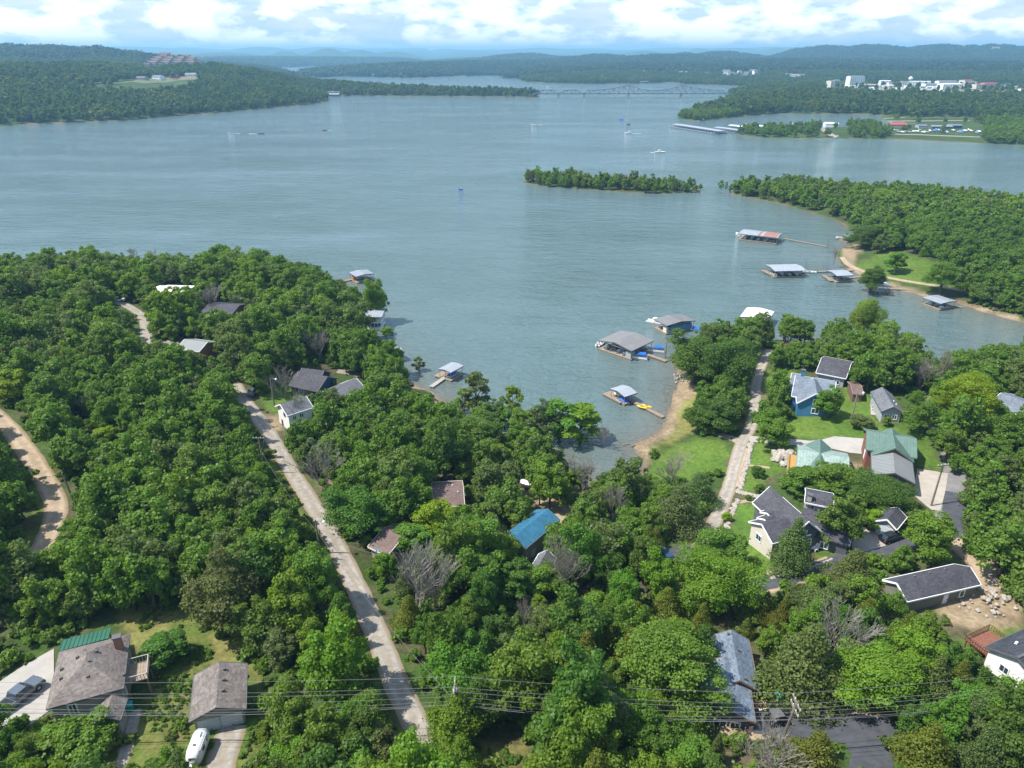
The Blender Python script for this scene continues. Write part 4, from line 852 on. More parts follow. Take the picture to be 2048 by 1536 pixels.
d2 = dock('largest grey roofed dock with boats under it, end of cove point', (1195.8,680.4),(1263.2,702),(1310,682.7), 3.6, rise=1.1, roof=M_dock_g, slips=5, axis='v', wallm=M_grey_w)
plank_walk('gangway', U(1284,705,.5), U(1333,722,.5), 1.5, M_wood, d2.root, .5)
d3 = dock('grey roofed dock with blue walls behind the largest dock', (1307.7,638),(1333.5,651.6),(1392,641.7), 3.6, rise=.7, style='gx', roof=M_dock_g, slips=4, wallm=M_cream)
MB().box(d3.p(d3.w / 2 - 1.6, 0, 1.5), (2.6, d3.d * .8, 2.6), d3.yaw).build('locker', M_blue_w, d3.root)
d4 = dock('long dock with patchy rusted metal roof far out in the bay', (1477,467),(1555,476),(1567,467), 3.6, rise=.5, style='gx', slips=6, roof=M_dock_m)
b = MB()
for i in range(7):
    if i in (1, ): continue
    u = d4.w * (.02 + .07 * i); q = d4.p; w_ = d4.w * .028
    for sg in (-1, 1): b.add([q(u - w_, sg * d4.d / 2, 3.68), q(u + w_, sg * d4.d / 2, 3.68), q(u + w_, 0, 4.18), q(u - w_, 0, 4.18)], [(0, 1, 2, 3)])
b.build('rusted_sheet', M_rust, d4.root)
plank_walk('gangway', U(1568,476,.5), U(1655,492.5,.5), 1.3, M_wood, d4.root, .35)
d5 = dock('wide pale roofed dock with brown side deck across the bay', (1550,542.5),(1613,541),(1592.6,528), 3.3, rise=.5, style='gx', slips=5)
plank_walk('side_deck', U(1526,540,.5), U(1548,551,.5), 2.6, M_wood, d5.root, .5, False); plank_walk('gangway', U(1606,544,.5), U(1708,540,.5), 1.4, M_wood, d5.root, .45)
d6 = dock('square blue grey roofed dock beside the wide pale one', (1652,541),(1674.4,552),(1701,547.4), 3.3, rise=.6, slips=2)
plank_walk('gangway', U(1692,556,.5), U(1728,552,.6), 1.4, M_wood, d6.root, .45); plank_walk('side_deck', U(1648,550,.5), U(1664,562,.5), 2.2, M_wood, d6.root, .5, False)
d7 = dock('small bright white roofed dock near the far grassy bank', (1739,564),(1751,572),(1779,569.4), 3.2, rise=.3, style='gx', slips=2, roof=M_white)
plank_walk('gangway', U(1776,577,.5), U(1820,579,.5), 1.2, M_wood, d7.root, .45)
d8 = dock('low slate roofed dock at the mouth of green cove', (1845,595),(1882,607.5),(1910,601), 3.0, rise=.3, style='gx', slips=3)
plank_walk('gangway', U(1905,612,.5), U(1925,614,.5), 1.2, M_wood, d8.root, .45)
d9 = dock('white roofed dock mostly behind the trees of the point', (1480,633),(1536,642),(1553,624), 3.6, rise=.6, roof=M_white, slips=3)
d10 = dock('green roofed little dock beside the right wooded shore', (1678,470),(1696,474),(1706,468), 3.2, rise=.4, roof=M_green_m, slips=2)
d11 = dock('lone silver roofed dock off the left point with orange side', (698,545),(712,553.5),(746,546), 3.3, rise=.5, style='gx', slips=3)
MB().box(d11.p(-d11.w * .2, -d11.d / 2 + .9, 1.2), (d11.w * .45, 1.0, 1.3), d11.yaw).build('side_panel', mat('orange_panel', (.42, .14, .05), .7), d11.root); plank_walk('gangway', U(712,557,.5), U(686,562,.5), 1.2, M_wood, d11.root, .45)
d13 = dock('pale ribbed roof dock tucked by trees below the houseboat', (750,704),(764,714),(807,702), 3.3, rise=.5, slips=3)
d14 = dock('silver blue roofed dock with straight gangway off the small beach', (876,738),(901,745.5),(923,730.5), 3.3, rise=.4, slips=2)
plank_walk('gangway', U(893,752,.5), U(862,773,.6), 1.5, M_conc2, d14.root, .5); MB().box(d14.p(-d14.w / 2 - .6, 0, .5), (2.4, d14.d, .3), d14.yaw).build('side_deck', M_wood, d14.root)
# two-storey white dock house
f = rect((724,633),(763,633),(763,617), 5.6, g=0.0); f.g = 0.0
hb = empty('dock_house', (f.cx, f.cy, 0), f.yaw, 'white two storey dock house with balcony moored at the left shore', 'dock house'); wing(hb, f, 5.6, .5, 'gx', None, M_dock_m, M_trim, ribs=.9, walls=False)
for z in (.5, 3.0): MB().box(f.p(0, 0, z), (f.w - .6, f.d - .6, .25), f.yaw).build('floor_deck', M_white, hb)
b = MB()
for i in range(6):
    for v in (-f.d / 2 + .4, f.d / 2 - .4): b.bar(f.p(-f.w / 2 + .4 + (f.w - .8) * i / 5, v, .3), f.p(-f.w / 2 + .4 + (f.w - .8) * i / 5, v, 5.5), .16)
b.build('post', M_white, hb); b = MB(); railing(b, f.p, [(-f.w / 2 + .4, -f.d / 2 + .4), (f.w / 2 - .4, -f.d / 2 + .4), (f.w / 2 - .4, f.d / 2 - .4)], 3.1, 1.0, .5, .08); b.build('railing', M_white, hb)
MB().box(f.p(0, .8, 1.75), (f.w - 3, f.d - 4, 2.3), f.yaw).build('cabin_wall', M_navy, hb)
plank_walk('gangway', U(722,640,.5), U(706,645,.8), 1.4, M_wood, hb, .5)
DOCKS = [d1, d2, d3, d4, d5, d6, d7, d8, d9, d10, d11, d13, d14]
def slipboats(f, n, axis, labels, covers, L=6.2, side=0):
    for i in range(n):
        t = -1 + (2 * i + 1) / n
        u, v, a = (t * f.w / 2 * .9, side, math.pi / 2) if axis == 'v' else (side, t * f.d / 2 * .9, 0)
        x, y = dockpos(f, u, v); c = covers[i % len(covers)]
        boat('motorboat', labels, x, y, f.yaw + a + math.pi, min(L, (f.d if axis == 'v' else f.w) - 2.4), 2.0, .12, hull=[M_white, M_grey_w, M_white][i % 3], cover=c, group=labels)
slipboats(d2, 5, 'v', 'boats in the slips under the largest grey dock roof', [None, None, M_white], 7, -2.0); slipboats(d3, 3, 'v', 'boats in the slips of the blue walled dock', [M_bluep, None], 6)
slipboats(d4, 5, 'v', 'boats under the rusted far dock roof', [None, M_white], 6); slipboats(d5, 4, 'v', 'boats under the wide pale dock roof', [None, M_white], 6); slipboats(d6, 2, 'v', 'boats in the square blue grey dock', [M_dtrim, None], 5)
slipboats(d8, 3, 'v', 'boats beneath the low slate dock roof', [None, M_white], 5); slipboats(d13, 2, 'v', 'boats under pale ribbed dock roof', [M_bluep, None], 5)
slipboats(d11, 2, 'v', 'boats inside the lone left dock', [None, M_dtrim], 5); slipboats(d14, 1, 'v', 'boat inside the dock off the small beach', [M_bluep], 5); slipboats(d7, 1, 'v', 'pontoon boat inside small white roofed dock', [None], 4.5)
def boat_px(label, px, py, head, **k):
    x, y = U(px, py, 0.0); return boat(k.pop('name', 'motorboat'), label, x, y, R(head), **k)
boat_px('white cruiser tied at the open end of the largest dock', 1202, 688, 60, L=6.5, kind='runabout')
boat_px('pontoon with blue canopy right of the largest dock', 1312, 704, 165, name='pontoon_boat', L=6.5, kind='pontoon')
boat_px('pontoon with blue canopy at the near corner of largest dock', 1279, 718, 160, name='pontoon_boat', L=6.0, kind='pontoon')
boat_px('white pontoon at left end of the blue walled dock', 1309, 647, 150, name='pontoon_boat', L=7, kind='pontoon', cover=M_white)
boat_px('blue covered boat half under trees by the blue walled dock', 1394, 661, 165, L=6, kind='runabout', cover=M_bluep)
boat_px('white runabout beside the small silver dock deck', 1246, 804.5, 155, L=4.0, kind='runabout', cover=M_bluep)
boat_px('white boat at right end of the wide pale dock', 1617, 546, 170, L=7, kind='cruiser'); boat_px('white pontoon moored by the little green roofed dock', 1684, 478, 170, name='pontoon_boat', L=7, kind='pontoon', cover=M_white)
boat_px('yellow boat beside the white pontoon, green roofed dock', 1690, 481, 170, L=4, kind='runabout', hull=M_yellow)
boat_px('white boat at left end of rusted dock', 1477, 470.5, 95, L=7, kind='cruiser')
for lbl, px_, py_ in (('yellow kayak lying left on the gangway', 1284, 813.5), ('yellow kayak lying right on the gangway', 1293.5, 811.5)):
    x, y = U(px_, py_, .9); r = empty('kayak', (x, y, .75), R(-35), lbl, 'kayak'); b = MB(); b.tube([(-1.7, 0, .12), (-1.2, 0, .05), (0, 0, 0), (1.2, 0, .05), (1.7, 0, .12)], [.04, .26, .36, .26, .04], 8); o = b.build('hull', M_yellow, r, local=True); MB().box((0, 0, .3), (.9, .42, .06)).build('cockpit', M_black, r, local=True)
for lbl, px_, py_, hd, L, k, hull, wk in (('speedboat with white wake on the far left water', 462, 267, 185, 7, 'runabout', M_white, 14), ('dark hulled boat towing a long wake, far left water', 522, 268, -8, 8, 'cruiser', M_navy, 22), ('dark maroon boat crossing the upper left water', 649, 261, 180, 7, 'cruiser', M_redwood, 12),
    ('tiny blue jet ski alone in mid lake', 921, 380, 160, 3.2, 'runabout', M_bluep, 0), ('white boat heading left in the open water', 1068, 250, 180, 8, 'cruiser', M_white, 16), ('blue topped boat by the headland', 1243, 240, 170, 6, 'cruiser', M_bluep, 10), ('dark little boat below the blue topped one', 1257, 249, 175, 5, 'runabout', M_black, 0),
    ('white motorboat with curved wake right of centre', 1256, 267, 172, 9, 'cruiser', M_white, 20), ('largest white cruiser underway, right of centre', 1320, 305, 3, 11, 'cruiser', M_white, 8), ('white boat leaving wake above the bridge line', 1096, 173.5, 178, 12, 'cruiser', M_white, 40),
    ('white pontoon at the marina shoreline ramp', 1673, 275.5, 175, 9, 'cruiser', M_white, 0), ('dark boat near the marina entrance', 1405, 241.5, 170, 9, 'cruiser', M_black, 0)):
    boat_px(lbl, px_, py_, hd, L=L, W=L * .34, kind=k, hull=hull, wake=wk * .55)

# marina docks, far right
def fdock(label, a, b_, wd, h=3.6, m=None, rise=.5):
    A = np.array(U(*a, h)); B = np.array(U(*b_, h)); v = B - A; L = float(np.linalg.norm(v)); f = Fr((A[0] + B[0]) / 2, (A[1] + B[1]) / 2, math.atan2(v[1], v[0]), L, wd); f.g = 0.0
    r = empty('boat_dock', (f.cx, f.cy, 0), f.yaw, label, 'boat dock', 'long covered docks of the far marina'); wing(r, f, h, rise, 'gx', None, m or M_dock_m, M_dtrim, walls=False)
    MB().box(f.p(0, 0, .4), (L, wd, .4), f.yaw).build('dock_float', M_dtrim, r); b = MB()
    for i in range(int(L / 5) + 1):
        for v_ in (-wd / 2 + .4, wd / 2 - .4): b.bar(f.p(-L / 2 + .4 + (L - .8) * i / int(L / 5), v_, .3), f.p(-L / 2 + .4 + (L - .8) * i / int(L / 5), v_, h), .3)
    b.build('dock_post', M_steel, r); return f
fa_ = fdock('longest covered marina dock, outermost', (1352,248),(1446,262), 14)
fb_ = fdock('second covered marina dock behind the outermost', (1434,254),(1482,260), 13); fc_ = fdock('short bright covered marina dock farthest back', (1462,250),(1496,254), 12, m=M_white); fd_ = fdock('covered marina dock beside the first island trees', (1494,247.5),(1530,252.5), 12, m=M_white)
for fq, lbl in ((fa_, 'white boats in a row along the outermost marina dock'), (fb_, 'white boats along second marina dock')):
    n = int(fq.w / 6)
    for i in range(n):
        x, y = fq.p(-fq.w / 2 + 3 + i * 6, -fq.d / 2 - 1.5, 0)[:2]; boat('motorboat', lbl, x, y, fq.yaw - math.pi / 2, 7, 2.4, .1, kind='runabout', group=lbl)

# ------------------------------------------------------------------ far buildings
def far_house(label, px, py, wpx, hpx, wall, roof, group=None, depth=None, style='gx', name='house', yaw=None, rise=None, cat=None, win=True, dist=None):
    x, y, z = G(px, py) if dist is None else (*(np.array(ray(px, py)[:2]) / math.hypot(*ray(px, py)[:2]) * dist), 0)
    z = max(float(hz(x, y)), 0); r = math.hypot(x, y); m = r / F * 1.02; w = wpx * m; h = hpx * m; w = min(w, 46); h = min(h, 26); d = depth or max(8, min(w * .7, 22)); f = Fr(x, y, rnd.uniform(-.35, .35) if yaw is None else yaw, w, d); f.g = z
    rise = rise if rise is not None else h * .38; o = empty(name, (x, y, z), f.yaw, label, cat or name.replace('_', ' '), group); wing(o, f, h - rise, rise, style, wall, roof, None, oh=.3)
    if win:
        n = max(2, int(w / 5)); b = MB()
        for fl in range(max(1, int((h - rise) / 3))):
            for i in range(n): c = f.p(-w / 2 + w * (i + .5) / n, -d / 2 + .3, z + 1.7 + fl * 3); b.box(c, (w / n * .45, .12, 1.3), f.yaw)
        b.build('window', M_glass, o)['kind'] = 'stuff'
    return o
FARM = [(M_white, M_mid_sh), (M_cream, M_red_sh), (M_white, M_grey_m), (M_tan, M_dark_sh), (M_grey_w, M_bgrey_sh)]
# left hillside meadow houses
for lbl, px, py, w, h, wa, ro in [('grey roofed house at left end of the hill meadow', 285, 160, 22, 9, M_tan, M_mid_sh), ('blue roofed white house on the hill meadow', 318, 160, 22, 12, M_white, M_bgrey_sh), ('red sided house on the hill meadow', 350, 157, 18, 9, M_red, M_dark_sh),
    ('pale house at right end of the hill meadow', 383, 153, 22, 9, M_white, M_grey_m), ('grey house low on the left wooded slope', 131, 174, 20, 9, M_tan, M_mid_sh), ('blue roofed house on left wooded slope', 151, 170, 15, 8, M_grey_w, M_bgrey_sh), ('brown house half hidden by hillside trees', 190, 165, 11, 7, M_brown_w, M_red_sh), ('tan roof alone on far left slope', 98, 177, 12, 6, M_cream, M_cream)]:
    far_house(lbl, px, py, w * .8, h * .62, wa, ro)
# tiered resort on the left hill
def resort():
    tiers = [(2400, 290, 402, 128.5, 9), (2480, 296, 400, 124, 9), (2560, 302, 392, 119.5, 8), (2640, 312, 380, 115, 6)]
    for ti, (dist, x0, x1, py, n) in enumerate(tiers):
        for i in range(n):
            px = x0 + (x1 - x0) * (i + .5) / n; d = ray(px, py); k = dist / math.hypot(d[0], d[1]); x, y = d[0] * k, d[1] * k; z = CAM_Z + d[2] * k; w = (x1 - x0) / n * dist / F * .92; f = Fr(x, y, rnd.uniform(-.1, .1), w, 14); f.g = z
            zt = float(hz(x, y)); o = empty('resort_building', (x, y, min(zt, z)), f.yaw, 'brown gabled resort block, row %s of the hilltop resort' % ['lowest', 'second lowest', 'third', 'highest'][ti], 'resort', 'resort blocks in the %s row' % ['lowest', 'second', 'third', 'highest'][ti])
            wing(o, f, 5.0, 4.0, 'gx' if i % 2 else 'gy', M_pink, M_red_sh, None, oh=.5, z0=min(zt - 2, z - 2)); b = MB()
            for q in (-.3, 0, .3): b.box(f.p(q * w, -6.9, z + 2.2), (w * .16, .3, 2.8))
            b.build('window', M_cream, o)['kind'] = 'stuff'
    d = ray(330, 113); k = 2700 / math.hypot(d[0], d[1]); f = Fr(d[0] * k, d[1] * k, 0, 34, 16); f.g = CAM_Z + d[2] * k; o = empty('resort_building', (f.cx, f.cy, f.g), 0, 'tallest brown resort tower block crowning the left hill', 'resort'); wing(o, f, 8, 4, 'gx', M_pink, M_red_sh, None, z0=f.g - 12)
resort()
far_house('pale stepped houses at right end of resort ridge', 466, 139, 10, 6, M_cream, M_cream); far_house('pale cottage on the resort ridge end', 480, 141, 9, 5, M_grey_w, M_grey_m)
# houses on the far middle shore
spots = [(1090,150,M_white,M_red_sh),(1110,151,M_cream,M_dark_sh),(958,137,M_cream,M_red_sh),(966,139,M_tan,M_red_sh),(820,141,M_white,M_grey_m),(765,141,M_cream,M_grey_m),(1154,148,M_white,M_grey_m),(1166,151,M_cream,M_red_sh),(1172,149,M_white,M_mid_sh),(1208,155,M_grey_w,M_dark_sh),(1222,156,M_grey_w,M_dark_sh),(1246,157,M_cream,M_red_sh),(1262,145,M_cream,M_red_sh),(1290,145,M_tan,M_mid_sh),(1366,148,M_white,M_grey_m),(1390,147,M_red,M_red_sh),(1415,150,M_tan,M_red_sh),(1452,145,M_white,M_mid_sh),(1462,150,M_cream,M_mid_sh),(1481,145,M_white,M_grey_m),(1495,148,M_grey_w,M_mid_sh),(1503,144,M_cream,M_mid_sh),(1512,146,M_white,M_dark_sh),(1521,143,M_cream,M_grey_m),(1540,153,M_white,M_grey_m),(1575,151,M_white,M_mid_sh),(1590,153,M_cream,M_grey_m),(1602,154,M_cream,M_red_sh),(1188,121,M_white,M_grey_m),(1360,110,M_cream,M_mid_sh),(1900,133,M_grey_w,M_grey_m),(1915,135,M_grey_w,M_bgrey_sh),(1922,97,M_grey_w,M_grey_m),(1990,101,M_grey_w,M_grey_m)]
for i, (px, py, wa, ro) in enumerate(spots):
    kind = {id(M_white): 'white', id(M_cream): 'cream', id(M_grey_w): 'grey', id(M_tan): 'tan', id(M_red): 'red'}[id(wa)]
    where = 'far middle shore' if px < 1440 and py > 120 else ('hillside village right of the bridge' if py > 120 and px < 1650 else 'distant ridge')
    if px > 1650: where = 'blue ridge behind the town'
    far_house('%s house in the trees of the %s' % (kind, where), px, py + 2, rnd.uniform(9, 15), rnd.uniform(4.5, 6.5), wa, ro, group='%s houses, %s' % (kind, where), win=False)
for lbl, px, py, w in (('dark roofed boat dock at the far middle shore left', 752, 153, 16), ('small boat dock under far wooded point', 812, 155, 10), ('white topped dock on the far shore beyond the bridge', 1228, 164, 12), ('blue roofed dock at far shore beyond the bridge', 1288, 166, 14), ('large pale dock roof near the right bridge end', 1424, 167, 16), ('long white roofed dock by the left headland', 660, 191, 34), ('grey second roof behind the headland dock', 668, 187, 24), ('tiny dock under the left headland trees', 632, 203, 12)):
    far_house(lbl, px, py, w, 3, M_dgrey_w, M_white if 'white' in lbl or 'pale' in lbl else M_dock_m, name='boat_dock', cat='boat dock', depth=16, yaw=.05, rise=.6, win=False)
# town on the right
town = [('tall white hotel block of the far town', 1708, 172, 25, 15, M_white, M_bgrey_sh), ('left beige tower of the twin towers in town', 1660, 177, 9, 12, M_cream, M_bgrey_sh), ('right beige tower of the twin towers in town', 1670, 177, 9, 13, M_tan, M_bgrey_sh),
 ('long tan strip building beside the white hotel', 1735, 175, 34, 5, M_tan, M_cream), ('white domed hall in the town', 1768, 172, 16, 8, M_white, M_white), ('white warehouse left of the water tower', 1790, 173, 24, 6, M_white, M_mid_sh), ('beige shed left of water tower', 1808, 172, 12, 7, M_cream, M_grey_m),
 ('white store right of the water tower', 1838, 172, 34, 7, M_white, M_white), ('long white store on the town main street', 1862, 175, 26, 6, M_white, M_grey_m), ('largest white warehouse cluster, front block', 1896, 181, 32, 10, M_white, M_white), ('white warehouse behind the front block', 1890, 174, 28, 9, M_white, M_grey_m), ('white annex at right of the warehouses', 1912, 177, 12, 7, M_white, M_white),
 ('pink roofed house in the town', 1930, 171, 15, 8, M_cream, M_red), ('grey store beside pink roofed house', 1940, 173, 14, 7, M_cream, M_grey_m), ('left red roofed building of the town', 1956, 178, 16, 7, M_cream, M_red), ('right red roofed building of the town', 1976, 177, 20, 8, M_grey_w, M_red), ('brown roofed apartment row on the headland', 1555, 182, 24, 5, M_tan, M_red_sh), ('pale apartment row above headland', 1582, 176, 26, 6, M_cream, M_red_sh), ('long roofed motel above the headland', 1612, 174, 26, 5, M_tan, M_red_sh),
 ('brown lodge left of the twin towers', 1630, 170, 18, 5, M_brown_w, M_red_sh), ('brown lodge behind the twin towers', 1650, 169, 20, 5, M_brown_w, M_red_sh), ('grey motel at the bridge end', 1520, 185, 18, 4, M_grey_w, M_dark_sh)]
for lbl, px, py, w, h, wa, ro in town: far_house(lbl, px, py, w, h * 1.05, wa, ro, name='town_building', cat='building', yaw=rnd.uniform(-.3, .2), rise=h * .12, depth=22)
for i in range(46):
    px = rnd.uniform(1690, 2048); py = rnd.uniform(174, 183); far_house('small white or cream building in the bright town strip', px, py, rnd.uniform(6, 16), rnd.uniform(2.4, 4.5), rnd.choice([M_white, M_cream, M_white]), rnd.choice([M_white, M_grey_m, M_cream]), group='small town buildings', name='town_building', cat='building', rise=.6, win=False)
def water_tower():
    x, y, z = G(1818, 173); r = empty('water_tower', (x, y, z), 0, 'white water tower standing over the far town', 'water tower'); b = MB()
    for a in range(6): c, s = math.cos(a * math.pi / 3) * 3.6, math.sin(a * math.pi / 3) * 3.6; b.bar((c, s, -1), (c * .8, s * .8, 15), .6)
    b.build('leg', M_white, r, local=True); MB().tube([(0, 0, 14), (0, 0, 15.5), (0, 0, 20), (0, 0, 22), (0, 0, 22.8)], [1.2, 4.6, 4.8, 3, .5], 16).build('tank', M_white, r, local=True, smooth=True)
water_tower()
# marina sheds and parked boats
for lbl, px, py, w, h, wa, ro in [('white marina store with blue roof', 1596, 252, 22, 6, M_white, M_blue_m), ('white marina hall among the spit trees', 1661, 253, 22, 7, M_white, M_white), ('turquoise roofed marina building', 1724, 252, 28, 5, M_grey_w, M_teal_m), ('red roofed marina restaurant', 1794, 254, 26, 6, M_tan, M_red), ('long grey storage shed in the marina lot', 1880, 258, 32, 6, M_dgrey_w, M_grey_m), ('blue grey boat shed beside the long one', 1905, 256, 22, 6, M_navy, M_bgrey_sh), ('small white office by boat lot', 1842, 255, 14, 5, M_grey_w, M_bgrey_sh), ('low beige building at right of marina lot', 1996, 262, 18, 4, M_cream, M_cream)]:
    far_house(lbl, px, py, w, h, wa, ro, name='marina_building', cat='building', rise=1.2, depth=14, yaw=-.15, win=False)
for i in range(34):
    px = 1790 + i * 7 + rnd.uniform(-3, 3); py = 262 + rnd.uniform(-2, 4) + i * .06; x, y, z = G(px, py); boat('motorboat', 'white boat parked in rows on the marina lot', x, y, R(rnd.choice([70, 80, 100])), 8, 2.8, z + .9, kind='runabout', group='boats parked in the marina lot', cover=rnd.choice([None, M_white, M_white, M_bluep]))
ribbon('gravel_road', [(1640,254),(1652,263),(1672,275)], 9, M_gravel, .15); ribbon('gravel_road', [(1760,262),(1790,268),(1850,270),(1960,274)], 7, M_gravel, .15); ribbon('gravel_path', [(1762,241),(1790,242),(1850,242),(1940,241)], 7, M_dirt, .15); ribbon('gravel_path', [(1765,238),(1785,236),(1810,235)], 7, M_dirt, .15)
ribbon('hill_meadow', [(170,168),(230,163),(280,160)], 60, mat('meadow', (.09, .12, .035), .95, .25, .02), .6); ribbon('hill_meadow', [(255,164),(330,160),(395,156)], 80, mat('dry_meadow', (.17, .14, .08), .95, .3, .012, c2=(.075, .11, .035)), .7)

ribbon('town_ground', [(1640,181),(1700,180),(1800,180),(1900,182),(2000,184),(2080,185)], 110, mat('pale_ground', (.36, .31, .25), .95, .3, .03, c2=(.15, .16, .09)), .5)
# ------------------------------------------------------------------ truss bridge
def bridge():
    A = np.array(U(1066, 195)); B = np.array(U(1462, 195)); L = float(np.linalg.norm(B - A)); yaw = math.atan2(*(B - A)[::-1]); f = Fr(*((A + B) / 2), yaw, L, 12); f.g = 0
    r = empty('truss_bridge', (f.cx, f.cy, 0), yaw, 'long steel truss bridge across the far narrows', 'bridge'); zd = 8.0
    MB().box(f.p(0, 0, zd), (L, 10, 1.8), yaw).build('deck', M_bridge, r); P0 = lambda px: (px - 1066) / 396 * L - L / 2
    piers = [1117, 1168, 1257, 1362]
    for p_ in piers: b = MB(); b.box(f.p(P0(p_), 0, 3.4), (3.4, 10, 8), yaw, taper=.85); b.box(f.p(P0(p_), 0, .3), (5, 12, 2), yaw); b.build('pier', M_conc2, r)
    spans = [(1070, 1117), (1117, 1168), (1168, 1257), (1257, 1362), (1362, 1452)]
    for si, (a, c) in enumerate(spans):
        n = max(6, int((c - a) / 9)); b = MB(); ua, uc = P0(a), P0(c)
        def top(t):
            if si < 2: return zd + 7.5 * min(1, 4 * min(t, 1 - t))
            q = {2: t, 3: abs(2 * t - 1), 4: 1 - t}[si]; v = zd + 6.5 + 11 * q ** 2.2
            return v if not (si == 4 and t > .93) else zd + 2
        if si == 2: tp = lambda t: top(t) if t > .07 else zd + 1
        else: tp = top
        for s in (-5, 5):
            for i in range(n):
                t0, t1 = i / n, (i + 1) / n; u0, u1 = ua + (uc - ua) * t0, ua + (uc - ua) * t1
                b.bar(f.p(u0, s, tp(t0)), f.p(u1, s, tp(t1)), .7); b.bar(f.p(u0, s, zd), f.p(u0, s, tp(t0)), .6)
                b.bar(f.p(u0, s, zd if i % 2 else tp(t0)), f.p(u1, s, tp(t1) if i % 2 else zd), .5)
        for i in range(0, n + 1): t = i / n; u = ua + (uc - ua) * t; b.bar(f.p(u, -5, tp(t)), f.p(u, 5, tp(t)), .4)
        b.build('truss', M_bridge, r)
bridge()

# ------------------------------------------------------------------ vehicles
def wheel(r, x, y, rad=.38, w=.26):
    b = MB(); b.tube([(x, y - w / 2, rad), (x, y + w / 2, rad)], rad, 14); o = b.build('wheel', M_rubber, r, local=True); MB().tube([(x, y - w / 2 - .01, rad), (x, y + w / 2 + .01, rad)], rad * .55, 10).build('rim', M_steel, o, local=True)
def body(prof, W, tuck=.0):
    """side profile (x, z) swept across the width, pulled in a little towards the top"""
    b = MB(); zmax = max(p[1] for p in prof); n = len(prof)
    for s in (-1, 1):
        for x, z in prof: b.v.append((x, s * (W / 2 - tuck * max(0, z - .9) / max(.1, zmax - .9)), z))
    b.f += [tuple(range(n - 1, -1, -1)), tuple(range(n, 2 * n))] + [(i, (i + 1) % n, n + (i + 1) % n, n + i) for i in range(n)]; b.m += [0] * (n + 2); return b
def pickup(x, y, z, rz):
    r = empty('pickup_truck', (x, y, z), rz, 'grey blue crew cab pickup truck parked on the concrete drive, lower left', 'truck')
    body([(-2.9, .5), (2.85, .5), (2.95, .7), (2.9, 1.05), (1.5, 1.18), (-2.9, 1.12)], 1.98).build('body', M_truck, r, local=True)
    body([(1.45, 1.16), (.7, 1.86), (-.75, 1.88), (-1.05, 1.14)], 1.9, .2).build('cab', M_truck, r, local=True)
    b = MB(); b.add([(1.42, -.86, 1.22), (1.42, .86, 1.22), (.76, .68, 1.84), (.76, -.68, 1.84)], [(0, 1, 2, 3)]); o = b.build('windshield', M_glass, r, local=True); o.location = (.03, 0, .02)
    b = MB(); b.add([(-1.07, -.8, 1.2), (-1.07, .8, 1.2), (-.8, .66, 1.82), (-.8, -.66, 1.82)], [(3, 2, 1, 0)]); o = b.build('rear_window', M_glass, r, local=True); o.location = (-.03, 0, .02)
    for s in (-1, 1):
        b = MB(); b.add([(1.15, s * .96, 1.24), (.1, s * .96, 1.24), (.1, s * .8, 1.78), (.65, s * .8, 1.78)], [(0, 1, 2, 3)]); b.add([(0, s * .96, 1.24), (-.9, s * .95, 1.24), (-.72, s * .79, 1.78), (0, s * .8, 1.78)], [(0, 1, 2, 3)]); b.build('side_window', M_glass, r, local=True)
        MB().box((1.15, s * 1.08, 1.28), (.16, .24, .2)).build('mirror', M_black, r, local=True); MB().box((2.9, s * .72, .88), (.14, .38, .2)).build('headlight', M_trim, r, local=True); MB().box((-2.9, s * .86, .95), (.1, .16, .36)).build('tail_light', M_red, r, local=True)
    MB().box((-2.0, 0, 1.1), (1.7, 1.62, .1)).build('bed_liner', M_black, r, local=True); MB().box((-2.98, 0, .58), (.16, 1.9, .2)).build('bumper', M_steel, r, local=True); MB().box((2.97, 0, .58), (.16, 1.9, .24)).build('bumper', M_steel, r, local=True); MB().box((2.93, 0, .85), (.06, 1.0, .26)).build('grille', M_black, r, local=True)
    for wx in (-1.85, 1.9):
        for s in (-1, 1): wheel(r, wx, s * .92, .42, .28)
def suv(label, px, py, head, paint, s=1.0):
    x, y, z = G(px, py, .1); r = empty('parked_car', (x, y, z), R(head), label, 'car'); r.scale = (s,) * 3
    body([(-2.2, .4), (2.2, .4), (2.3, .62), (2.2, .95), (1.2, 1.05), (-2.25, 1.05)], 1.8).build('body', paint, r, local=True); body([(1.2, 1.02), (.5, 1.58), (-1.7, 1.6), (-2.2, 1.02)], 1.74, .18).build('cabin', M_glass, r, local=True)
    MB().box((-.6, 0, 1.6), (2.2, 1.34, .06)).build('roof_panel', paint, r, local=True)
    for q in (-1, 1): MB().box((2.22, q * .66, .78), (.1, .34, .18)).build('headlight', M_trim, r, local=True); MB().box((-2.24, q * .74, .85), (.1, .16, .3)).build('tail_light', M_red, r, local=True)
    for wx in (-1.35, 1.4):
        for q in (-1, 1): wheel(r, wx, q * .82, .35)
x, y, z = G(42, 1398, .1)
a = np.array(U(12, 1419, z + .5)); c = np.array(U(74, 1368, z + .5)); pickup(x, y, z, math.atan2(*(c - a)[::-1]))
suv('grey blue car parked at the head of the gravel road', 504, 789, 100, M_truck); suv('black car parked across the garage forecourt', 1781, 1080, 20, M_black)
suv('silver car half under the oaks beside brown cabin', 818, 1108, 140, M_steel, .95); suv('white car among the trees by the upper road', 236, 603, 20, M_white)
suv('dark car on the asphalt below the blue barn', 1330, 1116, 110, M_navy)
